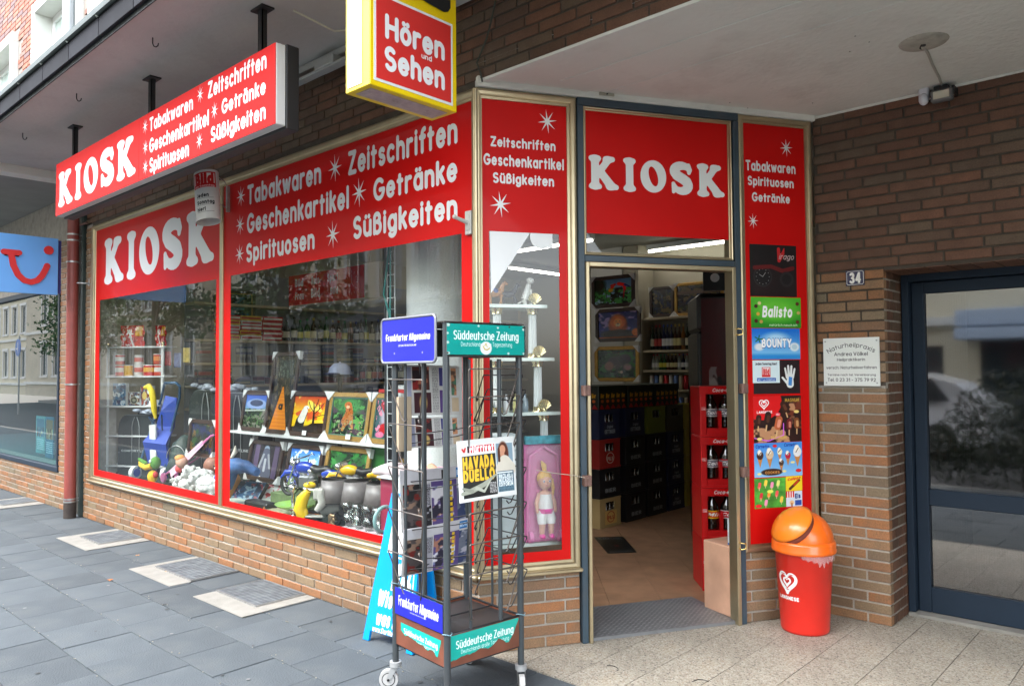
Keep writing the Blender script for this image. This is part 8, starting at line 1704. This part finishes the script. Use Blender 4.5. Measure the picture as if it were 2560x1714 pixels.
# ---- wide window goods
p=P(120,90,(.75,.76,.74)); p.patches([(.55,.08,.10),(.75,.35,.35)],9,3,.58,.1,.9,.2,.8); m_bk2=img_mat('giftbox_white',p.a,.3,.3)
p=P(120,90,(.10,.28,.42)); p.patches([(.6,.25,.3),(.5,.6,.65),(.08,.15,.25)],7,5,.56); m_bk1=img_mat('giftbox_blue',p.a,.3,.3)
p=P(120,90,(.10,.38,.20)); p.patches([(.75,.55,.5),(.05,.2,.1),(.6,.15,.2)],7,9,.58); m_bk3=img_mat('giftbox_green',p.a,.3,.3)
p=P(120,90,(.05,.05,.07)); p.patches([(.6,.5,.55),(.3,.05,.1)],8,2,.6); m_bk4=img_mat('giftbox_black',p.a,.3,.3)
for x,y,w,h,mt,l in ((-3.02,.20,.30,.19,m_bk1,'blue gift box with flowers leaning at the left of the wide window'),(-2.92,.28,.38,.235,m_bk2,'white gift box with red blossoms, second from the left'),(-2.66,.34,.36,.25,m_bk3,'green gift box with roses, right of the white one'),(-2.36,.38,.20,.22,m_bk4,'narrow black gift box beside the blue motorcycle model')):
    T=frame_of((x,y,PZ),(.97,.2,0))@Matrix.Rotation(R(-38),4,'X'); t=plate(T,0,w,0,h,0,.035,mt,'gift_box',None,m_black); tag(t,l,'box','gift boxes in the wide window')
b=B(); b.box(-2.60,-2.28,.10,.20,PZ,.495,bev=.012); tag(b.build('black_case',m_black),'small black case at the lower left of the wide window','case')
b=B(); b.box(-2.62,-2.05,.22,.42,PZ,.475,bev=.003); b.box(-3.0,-2.62,.10,.24,PZ,.45,bev=.003,m=0); tag(b.build('flat_box',M('pale_green_box',(.50,.56,.48),.5,var=.2,scale=12)),'flat pale box lying in front of the gift boxes','box')
b=B(); b.box(-2.46,-1.86,.24,.44,.4755,.55,bev=.004); tag(b.build('display_block',M('mossy_base',(.12,.18,.07),.7,var=.4,scale=14)),'green base box under the blue motorcycle model','base')
def bowl(x,y,z,r,h,mat,label,n=28):
    b=B(); b.lathe([(0,.004),(r*.5,.006),(r*.85,h*.6),(r,h),(r*.97,h),(r*.8,h*.6),(r*.45,.012),(0,.010)],(x,y,z),n); return tag(b.build('glass_bowl',mat),label,'bowl')
mg=M('green_glass',(.30,.55,.12),.08,spec=.8); bowl(-2.02,.20,.47,.16,.05,mg,'flat green glass bowl in front of the motorcycle models')
b=B(); nn=36
for (rx,ry,z,rad,m) in ((.30,.12,.455,.010,0),): b.tube([(-2.03+rx*math.cos(R(10*k)),.15+ry*math.sin(R(10*k)),z+.012*math.cos(R(20*k))) for k in range(36)],rad,8,closed=True)
b.add([(-2.03,.15,.432)]+[(-2.03+.295*math.cos(R(10*k)),.15+.115*math.sin(R(10*k)),.452+.012*math.cos(R(20*k))) for k in range(36)],[[0,1+k,1+(k+1)%36] for k in range(36)],1)
tag(b.build('tray',[M('amber_rim',(.45,.15,.04),.25,coat=.4),M('shell_inlay',(.35,.33,.22),.3,var=.6,scale=30)]),'oval tray with an orange rim low in the wide window','tray')
ch=M('chrome',(.75,.75,.74),.08,metal=1)
b=B(); b.lathe([(.0,0),(.034,0),(.036,.012),(.018,.03),(.014,.05),(.026,.066),(.026,.078),(.011,.10),(.016,.13),(.011,.165),(.012,.185),(.030,.205),(.034,.222),(.028,.24),(.020,.242),(0,.236)],(-1.94,.115,PZ),20); tag(b.build('candlestick',ch),'silver candlestick at the lower edge of the wide window','candlestick')
# motorcycles
def moto(T,col,label,s=1.,name='model_motorcycle'):
    t=thing(name,label,'model motorcycle',tuple(T.translation)); T=T@Matrix.Scale(s,4)
    for x in (-.17,.19):
        b=B(T); b.tube([(x+.075*math.cos(R(20*k)),0,.08+.075*math.sin(R(20*k))) for k in range(18)],.013,8,closed=True); f=b.build('wheel',m_black,t)
        b=B(T); 
        for k in range(6): b.cyl((x,0,.08),(x+.066*math.cos(R(60*k)),0,.08+.066*math.sin(R(60*k))),.003,n=5)
        b.cyl((x,-.015,.08),(x,.015,.08),.018,n=12); b.build('spokes',ch,f)
    m=M('moto_%d'%int(col[2]*99),col,.2,coat=.6)
    b=B(T); b.ball((-.03,0,.205),(.085,.04,.045),16); b.build('tank',m,t)
    b=B(T); b.tube([(.04,0,.20),(.10,0,.185),(.16,0,.20),(.22,0,.185)],[.034,.036,.03,.02],10); b.build('seat',m_black,t)
    b=B(T); b.tube([(.27,0,.12),(.24,0,.165),(.19,0,.180),(.14,0,.165)],[.012,.03,.034,.03],10); b.tube([(-.25,0,.12),(-.20,0,.165),(-.15,0,.168),(-.10,0,.14)],[.010,.022,.022,.012],10); b.build('mudguard',m,t)
    b=B(T); b.box(-.07,.07,-.035,.035,.06,.15,bev=.012); b.cyl((-.03,0,.12),(-.06,0,.19),.025,n=12); b.cyl((.03,0,.12),(.05,0,.18),.025,n=12); b.build('engine',M('engine_metal',(.30,.31,.32),.3,metal=.8),t)
    b=B(T)
    for s2 in (-1,1): b.cyl((-.17,s2*.022,.08),(-.10,s2*.022,.25),.007,n=8)
    b.tube([(-.06,-.10,.285),(-.095,-.06,.27),(-.10,0,.262),(-.095,.06,.27),(-.06,.10,.285)],.006,8); b.tube([(.0,-.045,.06),(.12,-.05,.05),(.27,-.05,.07)],.012,8); b.build('fork_and_exhaust',ch,t)
    b=B(T); b.ball((-.135,0,.235),(.025,.028,.028),12); b.build('headlight',ch,t); return t
moto(frame_of((-2.04,.30,.552),(.93,.30,0)),(.01,.05,.42),'blue model motorcycle on a green base in the wide window',1.0)
moto(frame_of((-1.60,.37,.60),(.85,.5,0)),(.85,.50,.01),'yellow model motorcycle between the blue one and the lamps',.82)
b=B(); b.box(-1.82,-1.40,.33,.47,PZ,.600,bev=.004); tag(b.build('display_block',M('dark_base',(.03,.03,.035),.5)),'dark stand under the yellow model motorcycle','base')
# yellow scooter
sc_=thing('model_scooter','yellow model scooter with a grey seat in front of the lampshades','model scooter',(-1.70,.15,PZ)); T=frame_of((-1.66,.14,PZ),(.80,.55,0)); my=M('scooter_yellow',(.88,.58,.01),.2,coat=.5); mgy=M('scooter_grey',(.33,.33,.30),.5,var=.1)
b=B(T); b.tube([(-.10,0,.045),(-.135,0,.10),(-.115,0,.17),(-.075,0,.225)],[.03,.045,.040,.022],12); b.ball((-.12,0,.075),(.045,.034,.045),12); b.ball((-.065,0,.262),(.045,.034,.022),12); b.build('front_shield',my,sc_)
b=B(T); b.tube([(.02,0,.09),(.09,0,.115),(.15,0,.12)],[.032,.045,.030],12); b.box(-.09,.04,-.03,.03,.045,.06,bev=.006); b.build('rear_body',mgy,sc_)
for x in (-.10,.12): b=B(T); b.cyl((x,-.013,.036),(x,.013,.036),.036,n=20); b.cyl((x,-.0135,.036),(x,.0135,.036),.017,n=14,m=1); b.build('wheel',[m_black,ch],sc_)
b=B(T); b.tube([(.04,0,.15),(.10,0,.160),(.15,0,.15)],[.02,.028,.018],10); b.build('seat',M('seat_grey',(.42,.41,.37),.6),sc_); b=B(T); b.tube([(-.05,-.07,.285),(-.075,0,.275),(-.05,.07,.285)],.006,8); b.tube([(-.05,-.07,.285),(-.03,-.085,.36)],.003,6); b.build('handlebar',ch,sc_); b=B(T); b.ball((-.03,-.088,.365),(.016,.006,.012),10); b.build('mirror',ch,sc_)
b=B(T); 
for y0 in (-.055,.05): b.tube([(.03,y0,.22),(.05,y0,.15),(.01,y0-.01,.10)],[.026,.034,.020],10); b.box(-.015,.06,y0-.02,y0+.02,.17,.25,bev=.012)
tag(b.build('gloves',M('glove_grey',(.40,.39,.35),.8,var=.3,scale=20)),'pair of worn grey gloves hung over the yellow scooter','gloves')
# lamps
def lamp(x,y,label,i):
    t=thing('table_lamp',label,'lamp',(x,y,PZ),0,'grey table lamps in the wide window'); b=B(); b.lathe([(.078,.58),(.105,.585),(.098,.60),(.075,.735),(.073,.74)][1:] if False else [(.108,.568),(.082,.728)],(x,y,0),32); o=b.build('lampshade',M('shade_grey',(.17,.15,.15),.45,var=.15,scale=20,coat=.25),t); md=o.modifiers.new('thickness','SOLIDIFY'); md.thickness=.002
    b=B(); b.lathe([(.0,PZ),(.045,PZ),(.045,PZ+.01),(.018,PZ+.03),(.030,PZ+.07),(.012,PZ+.11),(.010,.60),(.0,.60)],(x,y,0),20); b.build('base',ch,t)
    b=B(); b.lathe([(.109,.570),(.109,.576)],(x,y,0),32); b.lathe([(.083,.722),(.083,.728)],(x,y,0),32); b.build('shade_rim',m_darkmetal,t)
lamp(-1.60,.22,'grey lampshade lamp, leftmost of the three behind the gloves',0); lamp(-1.415,.27,'grey lampshade lamp wrapped in foil, middle of the three',1); lamp(-1.21,.30,'grey lampshade lamp, rightmost of the three',2)
b=B()
for k in range(5): a=R(72*k); b.tube([(-1.36+.045*math.cos(a),.19,.515+.045*math.sin(a)),(-1.36+.03*math.cos(a+1),.17,.515+.03*math.sin(a+1)),(-1.36,.18,.515)],.004,6)
tag(b.build('wire_ornament',ch),'curled silver wire ornament below the lampshades','ornament')
b=B()
for k in range(7): a=R(51*k); b.ball((-1.50+.02*math.cos(a),.13,.475+.028*math.sin(a)),(.016,.010,.024),8,rot=Matrix.Rotation(a,3,'Y'))
tag(b.build('metal_flower',M('bronze',(.35,.24,.14),.3,metal=.8)),'bronze flower ornament left of the glasses','ornament')
# glasses
mgl=glass_mat('drinking_glass',(.90,.93,.92),ior=1.9)
b=B(); b.box(-1.36,-.92,.085,.20,PZ,.455,bev=.004); tag(b.build('glass_carton',M('pink_white_carton',(.62,.50,.54),.5,var=.2,scale=30)),'white and pink carton under the drinking glasses','carton')
k=0
for row,z in ((0,.4555),(1,.535)):
    for i in range(4):
        x=-1.315+.105*i; b=B(); b.lathe([(.0,.004),(.026,.004),(.037,.078),(.035,.078),(.024,.010),(0,.010)],(x,.14-.01*row,z),22); b.lathe([(.0,0),(.027,0),(.027,.006),(0,.006)],(x,.14-.01*row,z),22); tag(b.build('drinking_glass',mgl),'drinking glass, %s in the %s row low in the wide window'%(['leftmost','second','third','rightmost'][i],['lower','upper'][row]),'glass','drinking glasses in the wide window'); k+=1
# crimson case, slipper, boxes, pink doll by the corner
b=B(); b.box(-.99,-.80,.13,.30,PZ,.80,bev=.012); tag(b.build('crimson_case',M('crimson',(.30,.02,.06),.4)),'crimson upright case at the right end of the wide window','case')
b=B(); b.tube([(-.90,.10+.075*math.cos(R(20*k)),.56+.075*math.sin(R(20*k))) for k in range(18)],.012,8,closed=True); tag(b.build('play_ring',M('pale_teal',(.25,.42,.42),.4)),'pale round toy wheel in front of the crimson case','wheel')
b=B(); b.box(-.98,-.62,.10,.26,.80,.812,bev=.003); b.box(-.80,-.14,.10,.30,.425,.80,bev=.004); tag(b.build('white_box',M('card_white',(.70,.74,.76),.5)),'tall white carton behind the left side of the news rack','carton')
b=B(); b.tube([(-1.10,.18,.822),(-1.02,.18,.835),(-.93,.18,.855),(-.86,.19,.86)],[.02,.034,.038,.034],12); b.lathe([(.045,0),(.047,.05),(.04,.055)],(-.86,.19,.825),18); tag(b.build('slipper',M('pale_pink_felt',(.75,.62,.64),.9)),'pale pink slipper on the carton beside the column','slipper')
for i,(x,c,l) in enumerate([(-.56,(.75,.40,.52),'pink wrapped doll lying on the carton behind the rack'),(-.30,(.72,.50,.14),'gold wrapped toy beside the pink doll behind the rack')]):
    b=B()
    for k in range(9): b.ball((x+.022*k-.06,.18+.03*math.sin(k*2.1),.845+.03*abs(math.sin(k*1.7))),(.035,.03,.035),9,m=k%2)
    tag(b.build('wrapped_toy',[M('wrap_%d'%i,c,.25,coat=.5),m_skin if i==0 else m_gld]),l,'toy')
b=B(); b.box(-1.48,-1.10,.50,.64,1.30,1.325,bev=.003,m=0); b.box(-1.42,-1.08,.50,.64,1.3255,1.352,bev=.003,m=1); tag(b.build('flat_cartons',[M('cart_red',(.55,.03,.03),.4),m_white2]),'flat red and white cartons lying on top of the gold framed pictures','carton')
b=B(); b.lathe([(.0,.10),(.05,.092),(.085,.06),(.10,.0)],(-2.66,1.0,1.425),20); b.ball((-2.63,.90,1.43),(.08,.07,.010),12,m=1); b.ball((-2.66,1.0,1.527),(.008,.008,.005),8); tag(b.build('baseball_cap',[M('cap_lilac',(.50,.55,.75),.8,var=.25,scale=8),M('cap_navy',(.05,.06,.14),.8)]),'pale blue baseball cap with a dark peak above the framed pictures','cap')
b=B(); b.cyl((-2.66,1.0,.0),(-2.66,1.0,1.43),.02); b.lathe([(.09,1.40),(.06,1.44),(0,1.46)],(-2.66,1.0,0),16); tag(b.build('cap_stand',m_black),'dark stand carrying the pale blue baseball cap','stand')
b=B(); b.tube([(-3.12,.2,.56),(-2.98,.2,.70),(-2.80,.22,.715),(-2.64,.23,.68)],[.09,.07,.05,.03],10); b.lathe([(.06,0),(.05,.02),(.03,.03)],(-2.95,.22,.735),12); tag(b.build('denim_bundle',M('denim',(.07,.16,.38),.9,var=.4,scale=12)),'bundle of blue denim behind the gift boxes at the left of the wide window','cloth')

# backpack, hanging soft toys and small packs filling the KIOSK window
bp_=thing('backpack','dark green backpack standing between the pushchair and the tall suitcases','bag',(-4.50,.42,PZ)); T=frame_of((-4.56,.40,PZ),(.88,.40,0)); m_b1=M('nylon_green',(.015,.040,.030),.5,bump=.3,bscale=60)
b=B(T); b.tube([(.13,.06,.0),(.13,.05,.18),(.13,.06,.34),(.13,.08,.42)],[.13,.15,.125,.05],16); b.build('body',m_b1,bp_)
b=B(T); b.tube([(.13,-.06,.05),(.13,-.075,.13),(.13,-.055,.21)],[.07,.09,.06],14); b.build('pocket',m_b1,bp_)
b=B(T); b.tube([(.13+.085*math.cos(R(a)),-.085-.02*math.sin(R(a)),.13+.08*math.sin(R(a))) for a in range(0,181,15)],.004,6); b.tube([(.13+.11*math.cos(R(a)),-.075,.22+.12*math.sin(R(a))) for a in range(0,181,15)],.004,6); b.build('zip',M('silver_zip',(.5,.52,.52),.3,metal=.7),bp_)
for i,(x,y,z,c,l) in enumerate([(-5.10,.55,1.52,(.50,.06,.05),'red sweets pack hanging behind the corner shelf'),(-4.98,.60,1.50,(.10,.14,.30),'blue sweets pack hanging behind the corner shelf'),(-4.86,.64,1.55,(.60,.45,.10),'yellow sweets pack hanging behind the corner shelf')]):
    b=B(frame_of((x,y,z),(.9,.4,0))); b.box(0,.09,0,.02,0,.15,bev=.008); tag(b.build('sweets_pack',M('pack_%d'%i,c,.25,coat=.4,var=.4,scale=30)),l,'pack','sweets packs behind the corner shelf')
# price cards on the long shelf and in the lower row
for i,(x,z) in enumerate(((-2.88,.972),(-2.30,.972),(-1.74,.972),(-2.45,.60),(-1.93,.60))):
    b=B(at(x,.405 if z>.9 else .395,z)@Matrix.Rotation(R(-12),4,'X')); b.box(0,.055,0,.001,0,.035); text_mesh(b,['19,95','24,95','29,95','14,95','17,50'][i],at(x,.404 if z>.9 else .394,z)@Matrix.Rotation(R(-12),4,'X'),.006,.010,.015,.043,w=.8,m=1,step=.45) if False else None
    tag(b.build('price_card',m_white),'blank white price card before the %s'%['orange boat frame','eagle picture','leopard picture','lake picture','wolves picture'][i],'card','price cards in the wide window')
